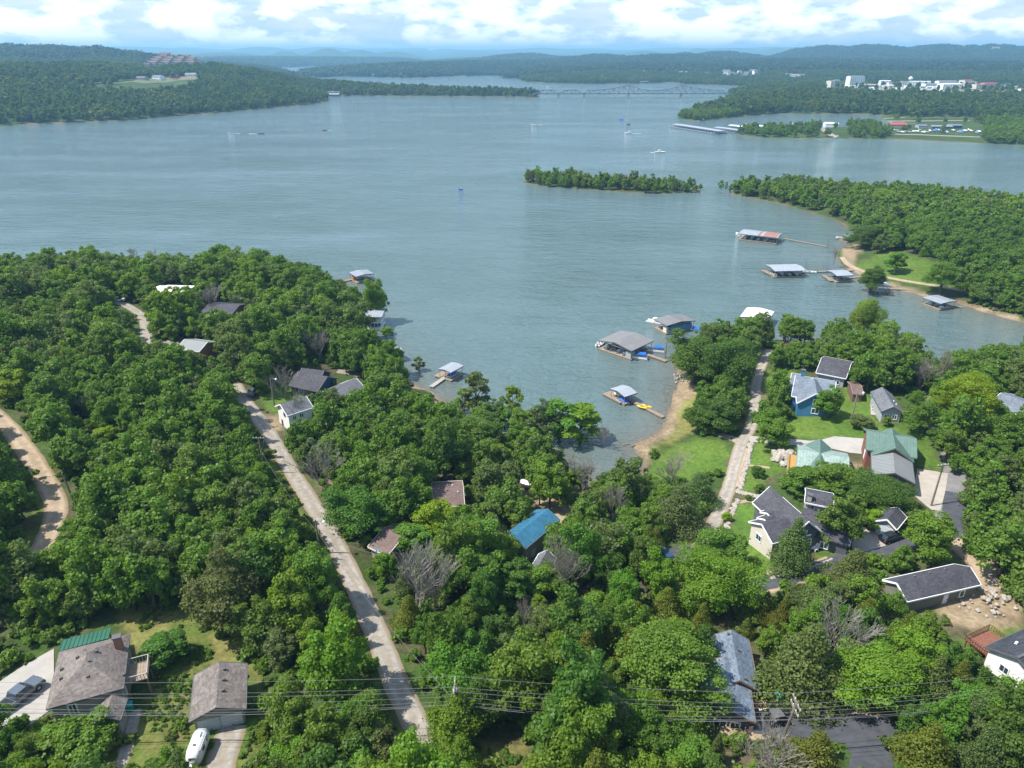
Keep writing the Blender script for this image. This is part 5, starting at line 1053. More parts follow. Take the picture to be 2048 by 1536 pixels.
def camper():
    x, y, z = G(399, 1505, .1); a = np.array(U(410, 1475, z + 1)); c = np.array(U(392, 1524, z + 1)); r = empty('camper_trailer', (x, y, z), math.atan2(*(c - a)[::-1]), 'white rounded camper trailer parked before the two door garage', 'camper'); r.scale = (.8, .8, .85)
    b = MB(); secs = [(-2.55, .55, .45), (-2.3, .9, .85), (-1.5, 1, 1), (1.5, 1, 1), (2.2, .92, .88), (2.6, .6, .5)]; prof = [(-1.1, .5), (-1.12, 1.3), (-1.02, 2.1), (-.7, 2.5), (0, 2.6), (.7, 2.5), (1.02, 2.1), (1.12, 1.3), (1.1, .5)]
    for sx, wy, hz_ in secs:
        for (py_, pz) in prof: b.v.append((sx, py_ * wy, .5 + (pz - .5) * hz_))
    n = len(prof)
    for i in range(len(secs) - 1):
        for k in range(n): a_ = i * n + k; c_ = i * n + (k + 1) % n; b.f.append((a_, c_, c_ + n, a_ + n)); b.m.append(0)
    b.f.append(tuple(range(n - 1, -1, -1))); b.f.append(tuple(range((len(secs) - 1) * n, len(secs) * n))); b.m += [0, 0]; o = b.build('shell', M_white, r, local=True, smooth=True)
    MB().box((-.9, .1, 2.66), (1.0, .7, .22), taper=.85).build('air_conditioner', M_trim, r, local=True); MB().box((.9, 0, 2.62), (.4, .4, .1)).build('roof_vent', M_dtrim, r, local=True); MB().bar((-1.6, .95, 2.2), (1.6, .95, 2.2), .16).build('awning_roll', M_grey_w, r, local=True)
    for s in (-1, 1):
        b = MB(); b.box((-1.2, s * 1.12, 1.6), (.9, .06, .5)); b.box((.6, s * 1.12, 1.6), (.8, .06, .5)); b.build('side_window', M_glass, r, local=True); wheel(r, .1, s * 1.0, .34, .22)
    MB().box((2.5, 0, 1.6), (.2, .9, .5)).build('end_window', M_glass, r, local=True); b = MB(); b.bar((2.4, .5, .5), (3.6, 0, .5), .1); b.bar((2.4, -.5, .5), (3.6, 0, .5), .1); b.build('hitch', M_steel, r, local=True); MB().box((3.0, 0, .75), (.5, .6, .45)).build('propane_cover', M_trim, r, local=True)
camper()
def utv():
    x, y, z = G(1551, 1446, .12); r = empty('utility_cart', (x, y, z), R(15), 'black two seat utility cart on the wide asphalt drive', 'utility cart'); body([(-1.4, .4), (1.4, .4), (1.5, .8), (.6, .95), (-.6, .7), (-1.4, .95)], 1.4).build('body', M_black, r, local=True); MB().box((-.1, 0, 1.85), (1.5, 1.35, .08)).build('roof', M_dtrim, r, local=True)
    b = MB()
    for i in (-.75, .6):
        for s in (-.62, .62): b.bar((i, s, .9), (i, s, 1.85), .07)
    b.build('roll_cage', M_black, r, local=True); MB().box((-.3, 0, .9), (.5, 1.2, .3)).build('seat', M_dtrim, r, local=True); [wheel(r, q, s * .62, .33, .26) for q in (-.95, .95) for s in (-1, 1)]
utv()
def bin_(label, px, py, m): x, y, z = G(px, py, .1); r = empty('wheeled_bin', (x, y, z), .3, label, 'bin'); MB().box((0, 0, .55), (.75, .8, 1.05), taper=1.12).build('bin_body', m, r, local=True); MB().box((0, 0, 1.12), (.95, 1.0, .1)).build('lid', m, r, local=True); MB().tube([(-.4, -.3, .12), (-.4, .3, .12)], .12, 8).build('wheel', M_rubber, r, local=True)
bin_('teal wheeled bin beside the brown hipped house', 260, 1421, M_teal); bin_('teal bin at the edge of the wide asphalt drive', 1556, 1401, M_teal); bin_('second teal bin right of the leaning pole', 1578, 1406, M_teal)
x, y, z = G(1522, 1416, .12); r = empty('wooden_box', (x, y, z), .3, 'small cream framed box standing on the wide asphalt drive', 'box'); b = MB(); [b.box(c, d) for c, d in (((-.7, 0, .3), (.12, 1.4, .6)), ((.7, 0, .3), (.12, 1.4, .6)), ((0, -.65, .3), (1.3, .12, .6)), ((0, .65, .3), (1.3, .12, .6)))]; b.build('frame', M_cream, r, local=True); MB().box((0, 0, .2), (1.28, 1.18, .2)).build('filling', M_redwood, r, local=True)
for k, (u, v) in enumerate([(-1, 1.2), (.2, .6), (1.0, 1.6), (-.4, -1.2)]):
    x, y, z = G(1750 + u * 5, 812 + v * 6, .2); r = empty('patio_chair', (x, y, z), rnd.uniform(0, 6), 'patio chair on the concrete patio of the light grey house', 'chair', 'patio chairs'); b = MB(); b.box((0, 0, .45), (.6, .6, .08)); b.build('seat', M_trim, r, local=True); MB().box((0, .3, .8), (.6, .08, .7)).build('backrest', M_trim, r, local=True)
    for lx in (-.25, .25):
        for ly in (-.25, .25): MB().bar((lx, ly, 0), (lx, ly, .42), .06).build('leg', M_trim, r, local=True)
x, y, z = G(1749, 806, .2); r = empty('patio_umbrella', (x, y, z), 0, 'turquoise patio umbrella on the concrete patio', 'umbrella'); MB().tube([(0, 0, 0), (0, 0, 2.4)], .05, 6).build('pole', M_trim, r, local=True); b = MB(); b.v = [(0, 0, 2.6)] + [(1.5 * math.cos(a * math.pi / 4), 1.5 * math.sin(a * math.pi / 4), 2.05) for a in range(8)]; b.f = [(0, 1 + a, 1 + (a + 1) % 8) for a in range(8)]; b.m = [0] * 8; b.build('canopy', M_teal, r, local=True)
for lbl, px, py, hd, m_ in (('white adirondack chair left of its pair by the many gabled house', 1624, 1096, -60, M_white), ('white adirondack chair right of its pair by the many gabled house', 1629, 1101, -60, M_white)):
    x, y, z = G(px, py, .05); r = empty('garden_chair', (x, y, z), R(hd), lbl, 'chair'); MB().box((0, 0, .4), (.8, .9, .1)).build('seat', m_, r, local=True); o = MB().box((0, 0, .45), (.8, .1, 1.0)).build('backrest', m_, r, local=True); o.location = (0, .45, .4); o.rotation_euler.x = -.35
    for s in (-1, 1): MB().box((s * .45, 0, .62), (.12, .9, .06)).build('armrest', m_, r, local=True); MB().bar((s * .42, -.4, 0), (s * .42, -.4, .6), .09).build('leg', m_, r, local=True); MB().bar((s * .42, .4, 0), (s * .42, .4, .6), .09).build('leg', m_, r, local=True)
# boat on trailer in the clearing above the blue barn
x, y, z = G(1040, 972, .1); boat('motorboat', 'white boat on a trailer in the clearing above blue barn', x, y, R(150), 6, 2.2, z + .7, kind='runabout', cover=M_white)

# ------------------------------------------------------------------ rocks
def rock_mesh(seed):
    q = random.Random(seed); b = MB(); n = 7
    rings = [(.0, .55), (.35, .62), (.62, .35)]
    for zz, rr in rings:
        for k in range(n): a = 2 * math.pi * k / n; s = rr * q.uniform(.75, 1.2); b.v.append((s * math.cos(a), s * math.sin(a) * .8, zz * q.uniform(.8, 1.15)))
    for i in range(2):
        for k in range(n): a = i * n + k; c = i * n + (k + 1) % n; b.f.append((a, c, c + n, a + n)); b.m.append(0)
    b.f.append(tuple(range(2 * n, 3 * n))); b.m.append(0); return b.mesh('rock', M_rock)
ROCKS = [rock_mesh(i) for i in range(5)]
def rocks_along(name, label, px, n, s, cat, jit=.3, world=None):
    pts = crom([G(a, b)[:2] for a, b in px], 12); L = [0]
    for a, c in zip(pts, pts[1:]): L.append(L[-1] + math.dist(a, c))
    r = empty(name, (*pts[0], float(hz(*pts[0]))), 0, label, cat)
    for i in range(n):
        t = L[-1] * (i + .5) / n; k = max(j for j in range(len(L)) if L[j] <= t); k = min(k, len(pts) - 2); q = (t - L[k]) / max(1e-6, L[k + 1] - L[k]); x = pts[k][0] + (pts[k + 1][0] - pts[k][0]) * q + rnd.uniform(-jit, jit); y = pts[k][1] + (pts[k + 1][1] - pts[k][1]) * q + rnd.uniform(-jit, jit)
        o = link(bpy.data.objects.new('rock', rnd.choice(ROCKS))); o.parent = r; k_ = s * rnd.uniform(.7, 1.3); o.scale = (k_, k_, k_ * .8); o.rotation_euler = (0, 0, rnd.uniform(0, 6.3)); o.location = Vector((x, y, float(hz(x, y)) - .05)) - r.location
rocks_along('stone_border', 'pale limestone border along the gravel lane beside the lawns', [(1503,886),(1496,915),(1488,950),(1477,986)], 60, .9, 'stone border')
rocks_along('retaining_wall', 'curved pale rock wall around the striped lawn corner', [(1477,986),(1500,991),(1524,996),(1536,1000)], 34, .9, 'rock wall', .15)
rocks_along('stone_border', 'rock edging of the striped lawn down the gravel lane', [(1474,1000),(1462,1030),(1452,1060),(1444,1085)], 44, .8, 'stone border')
rocks_along('stone_border', 'rough rock edging outside the curve of gravel drive', [(1925,1075),(1960,1105),(1985,1140),(1982,1175)], 50, .55, 'stone border', .5)
rocks_along('stone_border', 'low stone kerb between garden and asphalt drive', [(1540,1158),(1580,1146),(1620,1136),(1665,1118)], 44, .55, 'stone border', .05)
def pile(label, px, py, rx, ry, n, s):
    x0, y0, z0 = G(px, py); r = empty('rock_pile', (x0, y0, z0), 0, label, 'rock pile')
    for i in range(n):
        a = rnd.uniform(0, 6.28); q = math.sqrt(rnd.random()); x = x0 + rx * q * math.cos(a); y = y0 + ry * q * math.sin(a); o = link(bpy.data.objects.new('rock', rnd.choice(ROCKS))); o.parent = r; k = s * rnd.uniform(.5, 1.4); o.scale = (k,) * 3; o.rotation_euler = (rnd.uniform(-.4, .4), rnd.uniform(-.4, .4), rnd.uniform(0, 6.3)); o.location = (x - x0, y - y0, float(hz(x, y)) - z0 + (1 - q) * .5)
pile('pile of big pale boulders beside the yellow wooden deck', 1573, 919, 2.6, 3.2, 30, 1.6); pile('scattered pale rubble on the bare slope by olive house', 1985, 1205, 6, 4, 60, .6); pile('broken rocks on the shore under the point trees', 1362, 757, 3, 5, 30, .6); pile('pale rubble heap beside the upper road bend', 338, 692, 2.6, 2.6, 18, 1.4)
for px, py, hd in ((1269, 892, 30), (1277, 902, 100), (1252, 890, 20)):
    x, y, z = G(px, py); r = empty('driftwood_log', (x, y, z + .1), R(hd), 'grey driftwood log washed up on the cove beach', 'log', 'driftwood logs'); b = MB(); b.tube([(-1.1, 0, 0), (0, .1, .05), (1.1, 0, 0)], [.14, .18, .08], 7); b.tube([(.1, .1, .05), (.6, .5, .3)], [.08, .03], 5); b.build('log', M_dead, r, local=True)

# ------------------------------------------------------------------ poles and wires
ATT = {}
def pole(label, px, py, h, key=None, arms=1, lamp=False, lean=(0, 0), yaw=0.0, transformer=False, world=None, cat='utility pole', lift=0):
    x, y, z = G(px, py) if world is None else (*world, float(hz(*world)))
    r = empty('utility_pole', (x, y, z), yaw, label, cat); lx, ly = lean; T = lambda k, u=0, dz=0: (lx * k + u, ly * k, h * k + dz)
    MB().tube([(0, 0, -.5), T(.5), T(1)], [.2, .17, .12], 8).build('shaft', M_pole, r, local=True); att = []
    for a in range(arms):
        k = 1 - .02 - a * .11; b = MB(); b.bar(T(k, -1.25), T(k, 1.25), .14, .16); b.bar(T(k - .07, 0), T(k, .8), .05); b.bar(T(k - .07, 0), T(k, -.8), .05); b.build('crossarm', M_pole, r, local=True)
        for u in (-1.1, -.45, .45, 1.1): MB().tube([T(k, u, .05), T(k, u, .3)], [.06, .05], 6).build('insulator', M_trim, r, local=True)
        if a == 0: att += [T(k, u, .3) for u in (-1.1, -.45, 1.1)]
    if transformer: q = T(.82, .45); MB().tube([(q[0], q[1], q[2] - .55), (q[0], q[1], q[2] + .45), (q[0], q[1], q[2] + .55)], [.3, .3, .15], 12).build('transformer', M_steel, r, local=True)
    if lamp: b = MB(); b.tube([T(.93), T(.97, .8), T(.96, 1.3)], .04, 6); o = b.build('lamp_arm', M_steel, r, local=True); q = T(.95, 1.4); MB().tube([(q[0], q[1], q[2] - .15), (q[0], q[1], q[2] + .05), (q[0], q[1], q[2] + .2)], [.28, .25, .08], 10).build('lamp_head', M_trim, o, local=True)
    att += [T(.78, .12), T(.70, .12), T(.67, -.12), T(.63, .12)]; M = Matrix.Translation((x, y, z)) @ Matrix.Rotation(yaw, 4, 'Z'); ATT[key] = [M @ Vector(a) for a in att]; return r
YW = math.pi / 2
pole('tall pole with transformer at the roadside corner, bottom centre', 914, 1480, 9.5, 'A', 1, transformer=True, yaw=YW)
pole('leaning pole with crossarm beside the wide asphalt drive', 1556, 1502, 9.5, 'B', 2, lean=(-.9, -.4), yaw=YW)
xa = ATT['A'][0]; xb = ATT['B'][0]
pole('pole of the bottom power line beyond left', 0, 0, 9.5, 'L', 1, yaw=YW, world=(xa.x - 58, xa.y - 1)); pole('pole of the bottom power line beyond right', 0, 0, 9.5, 'R', 1, yaw=YW, world=(xb.x + 44, xb.y + 6))
pole('lone pole with crossarm by the bend of upper road', 257, 688, 11, 'C', 1, yaw=.5); pole('pole with street lamp beside navy sided house', 549, 812, 8, 'D', 0, lamp=True); pole('dark pole at left edge of the gravel road', 529, 945, 8.5, 'E', 1); pole('dark pole in the verge of the dirt road', 147, 1003, 6.5, 'F', 0, lean=(-.5, 0))
pole('lawn pole with street lamp and short arm', 1701, 848, 9, 'H', 0, lamp=True); pole('pole on the concrete pad by the workshop', 1862, 1012, 9.5, 'I', 1, yaw=.2); pole('pole with white lamp in trees right of asphalt road', 1962, 1006, 7, 'J', 0, lamp=True)
pole('thin mooring pole behind the wide pale dock', 1612, 528, 5, 'K', 0, world=U(1611, 536)); pole('thin mooring pole at the end of rusted dock walkway', 1655, 492, 5, 'M', 0, world=U(1655, 491)); pole('pole in the water near the largest dock gangway', 1330, 710, 6, 'N', 0, world=U(1330, 716))
pole('street light pole at the roadside near the brown cabin', 640, 1105, 7, 'O', 0, lamp=True)
def wire(label, A, B, sag, rad=.03, grp=None):
    b = MB(); n = 14; b.tube([A.lerp(B, i / n) - Vector((0, 0, 4 * sag * (i / n) * (1 - i / n))) for i in range(n + 1)], rad, 4); tag(b.build('power_line', M_wire), label, 'power line', grp)
for (p_, q_, w_) in (('L', 'A', 'left of the transformer pole'), ('A', 'B', 'between the transformer pole and leaning pole'), ('B', 'R', 'right of the leaning pole')):
    for i in range(7): wire('thin wire of the bottom power line, span %s' % w_, ATT[p_][i], ATT[q_][i], [.5, .6, .5, .8, 1.0, .9, 1.2][i], .022 if i < 6 else .035, 'wires %s' % w_)
wire('wire running from the roadside pole to lamp pole', ATT['E'][-1], ATT['D'][-1], 1, .02); wire('wire crossing gravel road to the brown cabin', ATT['O'][-1], Vector((*U(760, 1085, 20)[:2], 17.5)), .6, .02); wire('wire from the pad pole to the tree side pole', ATT['I'][3], ATT['J'][0], .6, .022)
wire('upper wire right of the tree side pole', ATT['J'][0], Vector((ATT['J'][0].x + 50, ATT['J'][0].y + 4, ATT['J'][0].z + 1)), .8, .022); wire('wire from transformer pole up the gravel road', ATT['A'][4], ATT['O'][-1], 1.5, .02); wire('wire from lamp pole to roadside dark pole', ATT['O'][-2], ATT['E'][-2], 1.2, .02)
# flags
def flag(label, base, h, L=1.5):
    r = empty('flag', base, .3, label, 'flag'); MB().tube([(0, 0, 0), (0, 0, h)], .04, 6).build('flagpole', M_trim, r, local=True); b = MB()
    for i in range(13): b.add([(.05, 0, h - .05 - i * L * .045), (L, .12, h - .3 - i * L * .045), (L, .12, h - .3 - (i + 1) * L * .045), (.05, 0, h - .05 - (i + 1) * L * .045)], [(0, 1, 2, 3)], i % 2)
    b.build('striped_cloth', [M_red, M_white], r, local=True); b = MB(); b.add([(.05, -.012, h - .05), (L * .42, .03, h - .15), (L * .42, .03, h - .15 - L * .31), (.05, -.012, h - .05 - L * .31)], [(0, 1, 2, 3)]); b.build('canton', M_navy, r, local=True)
q = B3b.p(B3b.w / 2 - 1.2, -B3b.d / 2 - .6, B3b.g); flag('striped flag hung at the corner of blue grey roofed house', q, 2.6, 1.3)
x, y, z = G(1546, 782); flag('striped flag on a pole by the blue gabled house', (x, y, z), 5, 1.6)

# ------------------------------------------------------------------ trees
def crown_mesh(name, seed, Rr, Hc, zb, nl, nleaf, ls, mats, shape='oak', trunk=None, fill=0.9):
    """lobed crown of leaf clumps: small quads spread over and inside many puffs"""
    g = np.random.default_rng(seed); C = []; Q = []
    for i in range(nl):
        if shape == 'oak':
            a = g.uniform(0, 2 * np.pi); t = (i + .5) / nl; el = np.arcsin(1 - 1.45 * t); a2 = a + i * 2.4; k = g.uniform(.42, .95) * (1 + .2 * np.sin(2 * a2 + seed) + .14 * np.sin(3 * a2 + seed * 2.3))
            C.append((Rr * k * np.cos(el) * np.cos(a + i * 2.4), Rr * k * np.cos(el) * np.sin(a + i * 2.4), zb + Hc * (.40 + g.uniform(-.06, .06)) + Hc * .55 * k * np.sin(el) * 1.15)); Q.append(Rr * g.choice([.12, .17, .22, .29]) * g.uniform(.8, 1.2))
        elif shape == 'cedar':
            t = i / nl; z = zb + Hc * (.04 + .9 * t); rr = Rr * (1 - t) ** .85 * g.uniform(.35, .82); a = i * 2.4; C.append((rr * np.cos(a), rr * np.sin(a), z)); Q.append(Rr * (.34 * (1 - t) + .12) * g.uniform(.6, 1.25))
        elif shape == 'open':
            a = i * 2.4; t = (i + .5) / nl; k = g.uniform(.5, .95); C.append((Rr * k * np.cos(a) * math.sin(math.pi * (t * .8 + .15)), Rr * k * np.sin(a) * math.sin(math.pi * (t * .8 + .15)), zb + Hc * t)); Q.append(Rr * g.uniform(.2, .32))
    C = np.array(C); Q = np.array(Q)
    if shape == 'oak': C = np.vstack([C, [0, 0, zb + Hc * .45]]); Q = np.append(Q, Rr * .55)
    n = int(nleaf * 1.9); w = Q ** 2 / (Q ** 2).sum(); li = g.choice(len(Q), n, p=w); d = g.normal(size=(n, 3)); d[:, 2] += .25; d /= np.linalg.norm(d, axis=1)[:, None]
    sq = np.array([1, 1, .78]); rad = Q[li] * (1 + g.normal(0, .27, n) - .10 * g.random(n)); P = C[li] + d * rad[:, None] * sq
    ins = np.zeros(n, bool)
    for c, q in zip(C, Q): ins |= (np.linalg.norm((P - c) / sq, axis=1) < q * .66)
    keep = ~ins & (P[:, 2] > zb * .7); P = P[keep][:nleaf]; d = d[keep][:nleaf]; li = li[keep][:nleaf]; n = len(P)
    nn = d + g.normal(0, .6, (n, 3)); nn[:, 2] += .3; nn /= np.linalg.norm(nn, axis=1)[:, None]; r = g.normal(size=(n, 3)); tx = np.cross(nn, r); tx /= np.linalg.norm(tx, axis=1)[:, None]; ty = np.cross(nn, tx)
    s = ls * g.uniform(.6, 1.25, n)[:, None]; lob = g.uniform(.2, .8, len(Q))
    V = np.stack([P - tx * s * .5 - ty * s * .22, P + tx * s * .1 - ty * s * .5, P + tx * s * .55 + ty * s * .1, P - tx * s * .05 + ty * s * .5], 1).reshape(-1, 3)
    lv = np.clip(lob[li] * .5 + g.uniform(0, .5, n), 0, 1); me = bpy.data.meshes.new(name); nv = len(V); faces = np.arange(nv).reshape(-1, 4); extra = MB()
    if trunk: trunk(extra)
    ev = np.array(extra.v) if extra.v else np.zeros((0, 3)); me.vertices.add(nv + len(ev)); me.vertices.foreach_set('co', np.vstack([V, ev]).astype(np.float32).ravel())
    loops = list(faces.ravel()); starts = list(range(0, nv, 4)); mi = [0] * n
    for f_ in extra.f: starts.append(len(loops)); loops += [i + nv for i in f_]; mi.append(1)
    me.loops.add(len(loops)); me.loops.foreach_set('vertex_index', np.array(loops, np.int32)); me.polygons.add(len(starts)); me.polygons.foreach_set('loop_start', np.array(starts, np.int32)); me.polygons.foreach_set('material_index', np.array(mi, np.int32)); me.update(calc_edges=True)
    at = me.attributes.new('lv', 'FLOAT', 'POINT'); at.data.foreach_set('value', np.concatenate([np.repeat(lv, 4), np.full(len(ev), .5)]).astype(np.float32))
    for m in mats: me.materials.append(m)
    return me
def trunk_fn(h, Rr, zb, r0=.28, limbs=7, seed=0):
    def fn(b):
        q = random.Random(seed); top = zb + (h - zb) * .6; pts = [(0, 0, -.4), (q.uniform(-.2, .2), q.uniform(-.2, .2), zb), (q.uniform(-.4, .4), q.uniform(-.4, .4), top)]; b.tube(pts, [r0 * 1.3, r0 * .85, r0 * .3], 7)
        for i in range(limbs): a = i * 2.4 + q.random(); t = i / limbs; z0 = zb + (top - zb) * t * .8; b.tube([(0, 0, z0), (math.cos(a) * Rr * .35, math.sin(a) * Rr * .35, z0 + (h - z0) * .3), (math.cos(a) * Rr * .7, math.sin(a) * Rr * .7, z0 + (h - z0) * .5)], [r0 * .45, r0 * .28, r0 * .08], 5)
    return fn
def trunk_mesh(name, fn, m=None): b = MB(); fn(b); return b.mesh(name, m or M_bark)
OAKS = []   # (crown mesh, trunk mesh, radius, height)
NL = 12000
specs = [(3.4, 9.4, 1.8, 62), (3.1, 10.8, 2.2, 56), (4.1, 9.8, 2.2, 80), (2.7, 8.6, 1.6, 42), (3.7, 11.4, 2.4, 72), (3.2, 8.4, 1.5, 54)]
for i, (r_, h_, zb, nl) in enumerate(specs):
    fn = trunk_fn(h_, r_, zb, seed=i); OAKS.append((crown_mesh('crown', 100 + i, r_, h_ - zb, zb, nl, NL, .32, [M_leaf]), trunk_mesh('trunk', fn), r_, h_, fn, zb, nl))
BIG = []
for i in (0, 2, 4): me_, t_, r_, h_, fn, zb, nl = OAKS[i]; BIG.append((crown_mesh('crown', 150 + i, r_, h_ - zb, zb, nl - 14, 24000, .20, [M_leaf]), t_, r_, h_, fn, zb, nl))
CED = []
for i, (r_, h_) in enumerate([(2.6, 9.0), (3.1, 8.2), (2.2, 7.6)]):
    fn = trunk_fn(h_, r_ * .6, .8, .2, 3, 50 + i); CED.append((crown_mesh('crown', 200 + i, r_, h_ - .4, .4, 46, 13000, .19, [M_leaf], 'cedar'), trunk_mesh('trunk', fn), r_, h_, fn))
OPN = []
for i, (r_, h_, nl) in enumerate([(2.6, 11.0, 16), (3.0, 9.0, 14)]):
    fn = trunk_fn(h_, r_, 2.5, .18, 9, 70 + i); OPN.append((crown_mesh('crown', 300 + i, r_, h_ - 2.4, 2.4, nl, 2600, .40, [M_leaf], 'open'), trunk_mesh('trunk', fn), r_, h_, fn))
def bare_mesh(seed, h=9.5, spread=.55):
    q = random.Random(seed); b = MB(); seg = [0]
    def grow(p, d, L, r, lv):
        if lv == 0 or seg[0] > 1500: return
        seg[0] += 1; m = p + d * L * .5 + Vector((q.uniform(-.1, .1), q.uniform(-.1, .1), 0)) * L; e = p + d * L; b.tube([p, m, e], [r, r * .85, r * .62], 5 if lv > 2 else 3)
        for k in range(3 if lv > 2 else 3): nd = (d + Vector((q.uniform(-1, 1), q.uniform(-1, 1), q.uniform(-.1, .6))) * spread).normalized(); grow(e if k else m, nd, L * q.uniform(.66, .86), max(r * .58, .022), lv - 1)
    for k in range(3): grow(Vector((0, 0, -.3 if k == 0 else h * .12)), Vector((q.uniform(-.35, .35), q.uniform(-.35, .35), 1)).normalized(), h * .3, .13, 6)
    return b.mesh('branches', M_dead)
BARE = [bare_mesh(i) for i in range(3)]

# what stays open to view in the photograph: roads, lawns, roofs, beach and water (pixel outlines)
OPEN = [
 [(1968,1285),(2050,1262),(2050,1392),(2000,1345)], [(1478,1010),(1530,1005),(1528,1070),(1470,1100)], [(1322,1100),(1385,1092),(1402,1122),(1330,1120)], [(225,600),(262,612),(298,645),(300,690),(278,688),(270,640),(240,622)],
 [(0,512),(60,512),(100,507),(150,497),(200,510),(260,516),(340,516),(400,510),(450,500),(500,500),(540,515),(600,528),(650,540),(672,560),(700,578),(738,575),(790,600),(775,640),(770,668),(800,695),(830,712),(856,740),(870,760),(905,790),(945,800),(1000,822),(1060,800),(1110,805),(1190,850),(1120,885),(1120,905),(1150,925),(1215,920),(1262,940),(1285,930),(1270,890),(1330,838),(1352,790),(1338,752),(1332,735),(1346,700),(1390,662),(1430,640),(1480,628),(1600,625),(1640,640),(1700,640),(1780,648),(1835,672),(1850,720),(1880,720),(1930,700),(1970,690),(2048,672),(2048,640),(1990,628),(1930,612),(1890,598),(1840,582),(1780,560),(1715,548),(1680,525),(1690,492),(1712,478),(1700,462),(1640,435),(1560,412),(1490,396),(1452,384),(1404,386),(1300,388),(1200,382),(1100,374),(1046,367),(1050,352),(1200,352),(1400,368),(1452,366),(1500,362),(1620,372),(1650,350),(1700,345),(1760,350),(1850,378),(2048,388),(2048,288),(1900,284),(1480,274),(1350,262),(0,262)],
 [(480,775),(500,775),(560,850),(545,880),(600,950),(680,1050),(740,1180),(770,1250),(820,1360),(850,1470),(820,1470),(780,1370),(735,1270),(690,1170),(650,1090),(600,1010),(550,930),(520,880),(478,800)],
 [(0,810),(60,870),(100,950),(130,1000),(128,1045),(100,1095),(72,1100),(98,1040),(80,990),(40,920),(0,860)], [(232,606),(256,608),(292,640),(298,682),(280,685),(275,650),(250,625),(232,620)],
 [(100,1290),(220,1240),(290,1265),(300,1330),(290,1420),(250,1440),(100,1430),(0,1470),(0,1390),(60,1330)], [(375,1320),(500,1318),(530,1380),(520,1440),(470,1536),(375,1536),(370,1400)], [(235,1225),(330,1210),(400,1235),(430,1300),(370,1320),(370,1440),(300,1536),(255,1536),(280,1420)],
 [(540,770),(560,745),(600,735),(660,735),(725,745),(732,772),(660,785),(625,800),(622,828),(575,860),(550,835),(550,815)], [(535,820),(560,775),(545,840)], [(660,738),(712,742),(722,756),(660,752)],
 [(870,966),(945,966),(945,990),(905,1012)], [(748,1060),(800,1052),(806,1085),(780,1102),(750,1102)], [(1065,1015),(1125,1018),(1120,1050),(1050,1110),(1040,1085)], [(1085,996),(1130,1008),(1150,1040),(1125,1025)], [(1010,960),(1060,965),(1050,990)],
 [(1285,955),(1340,860),(1350,790),(1390,780),(1350,860),(1440,875),(1500,880),(1560,860),(1590,835),(1600,740),(1670,750),(1680,790),(1700,760),(1730,765),(1750,775),(1815,780),(1810,845),(1740,860),(1740,845),(1830,870),(1890,940),(1830,985),(1750,925),(1700,920),(1580,940),(1500,990),(1470,990),(1420,1090),(1390,1120),(1325,1120),(1320,1098),(1380,1090),(1420,1040),(1452,985),(1455,950),(1400,955),(1310,945)],
 [(1478,1008),(1520,1000),(1530,965),(1560,975),(1640,1030),(1600,1100),(1520,1140),(1465,1115)], [(1700,1030),(1722,1050),(1720,1085),(1700,1085)], [(1835,930),(1900,940),(1925,950),(1925,1060),(1895,1080),(1800,1085),(1760,1110),(1650,1120),(1545,1165),(1560,1150),(1700,1090),(1745,1060),(1750,1035),(1790,1015),(1840,1075),(1885,1060),(1880,1020),(1850,1010)],
 [(1590,1140),(1660,1120),(1665,1150),(1540,1185)], [(1765,1158),(1830,1140),(1905,1122),(1965,1165),(1950,1205),(1890,1205),(1860,1180),(1780,1185)], [(1895,1080),(1940,1095),(1985,1140),(1975,1180),(1960,1150),(1900,1110)], [(1900,1205),(1990,1180),(2048,1210),(2048,1350),(1970,1300),(1905,1290)],
 [(1436,1268),(1500,1276),(1522,1390),(1640,1412),(1700,1425),(1790,1445),(1765,1480),(1790,1536),(1720,1536),(1660,1480),(1600,1450),(1555,1490),(1425,1460),(1410,1425),(1430,1400),(1460,1300)], [(1620,1395),(1780,1420),(1700,1420)],
 [(1575,745),(1600,730),(1672,750),(1668,800),(1660,830),(1590,835)], [(1692,500),(1750,490),(1760,530),(1850,560),(1900,575),(1900,592),(1800,578),(1700,548)],[(1760,520),(1830,530),(1840,550),(1760,545)],
 [(965,1490),(1060,1490),(1060,1536),(960,1536)], [(1525,676),(1655,678),(1655,690),(1525,690)], [(1505,735),(1535,735),(1525,790),(1505,800)], [(350,676),(408,678),(405,704),(350,705)], [(330,680),(350,680),(350,700),(330,700)], [(410,710),(438,708),(436,730),(415,730)], [(300,572),(375,572),(375,582),(300,582)], [(405,605),(468,605),(468,622),(405,622)],
 [(1965,785),(2030,788),(2048,832),(1990,812)], [(815,755),(865,772),(900,800),(880,805),(815,770)],
]
MW, MH = 1024, 768
my, mx_ = np.mgrid[0:MH + 160, 0:MW]; MASK = np.zeros((MH + 160, MW), bool)
for P in OPEN: MASK |= pip(mx_ * 2 + 1, my * 2 + 1, P)
DEPTH = np.where(MASK, 1e9, 0.0)     # how near a crown must be to hide what is seen there
def coverage(x, y, z, Rr, h):
    """share of a crown that would stand before something open to view"""
    cx, cy_ = proj(x, y, z + h * .62); fw = y * cp - (z + h * .62 - CAM_Z) * sp; s = F / max(fw, 1); n = 0; t = 0; rc = math.hypot(x, y)
    for rr in (.35, .8, 1.0):
        for k in range(10):
            a = k * .628; u = int((cx + math.cos(a) * rr * Rr * s) / 2); v = int((cy_ + math.sin(a) * rr * s * h * .40) / 2); t += 1
            if 0 <= u < MW and 0 <= v < MH + 160: n += DEPTH[v, u] > rc
    return n / t
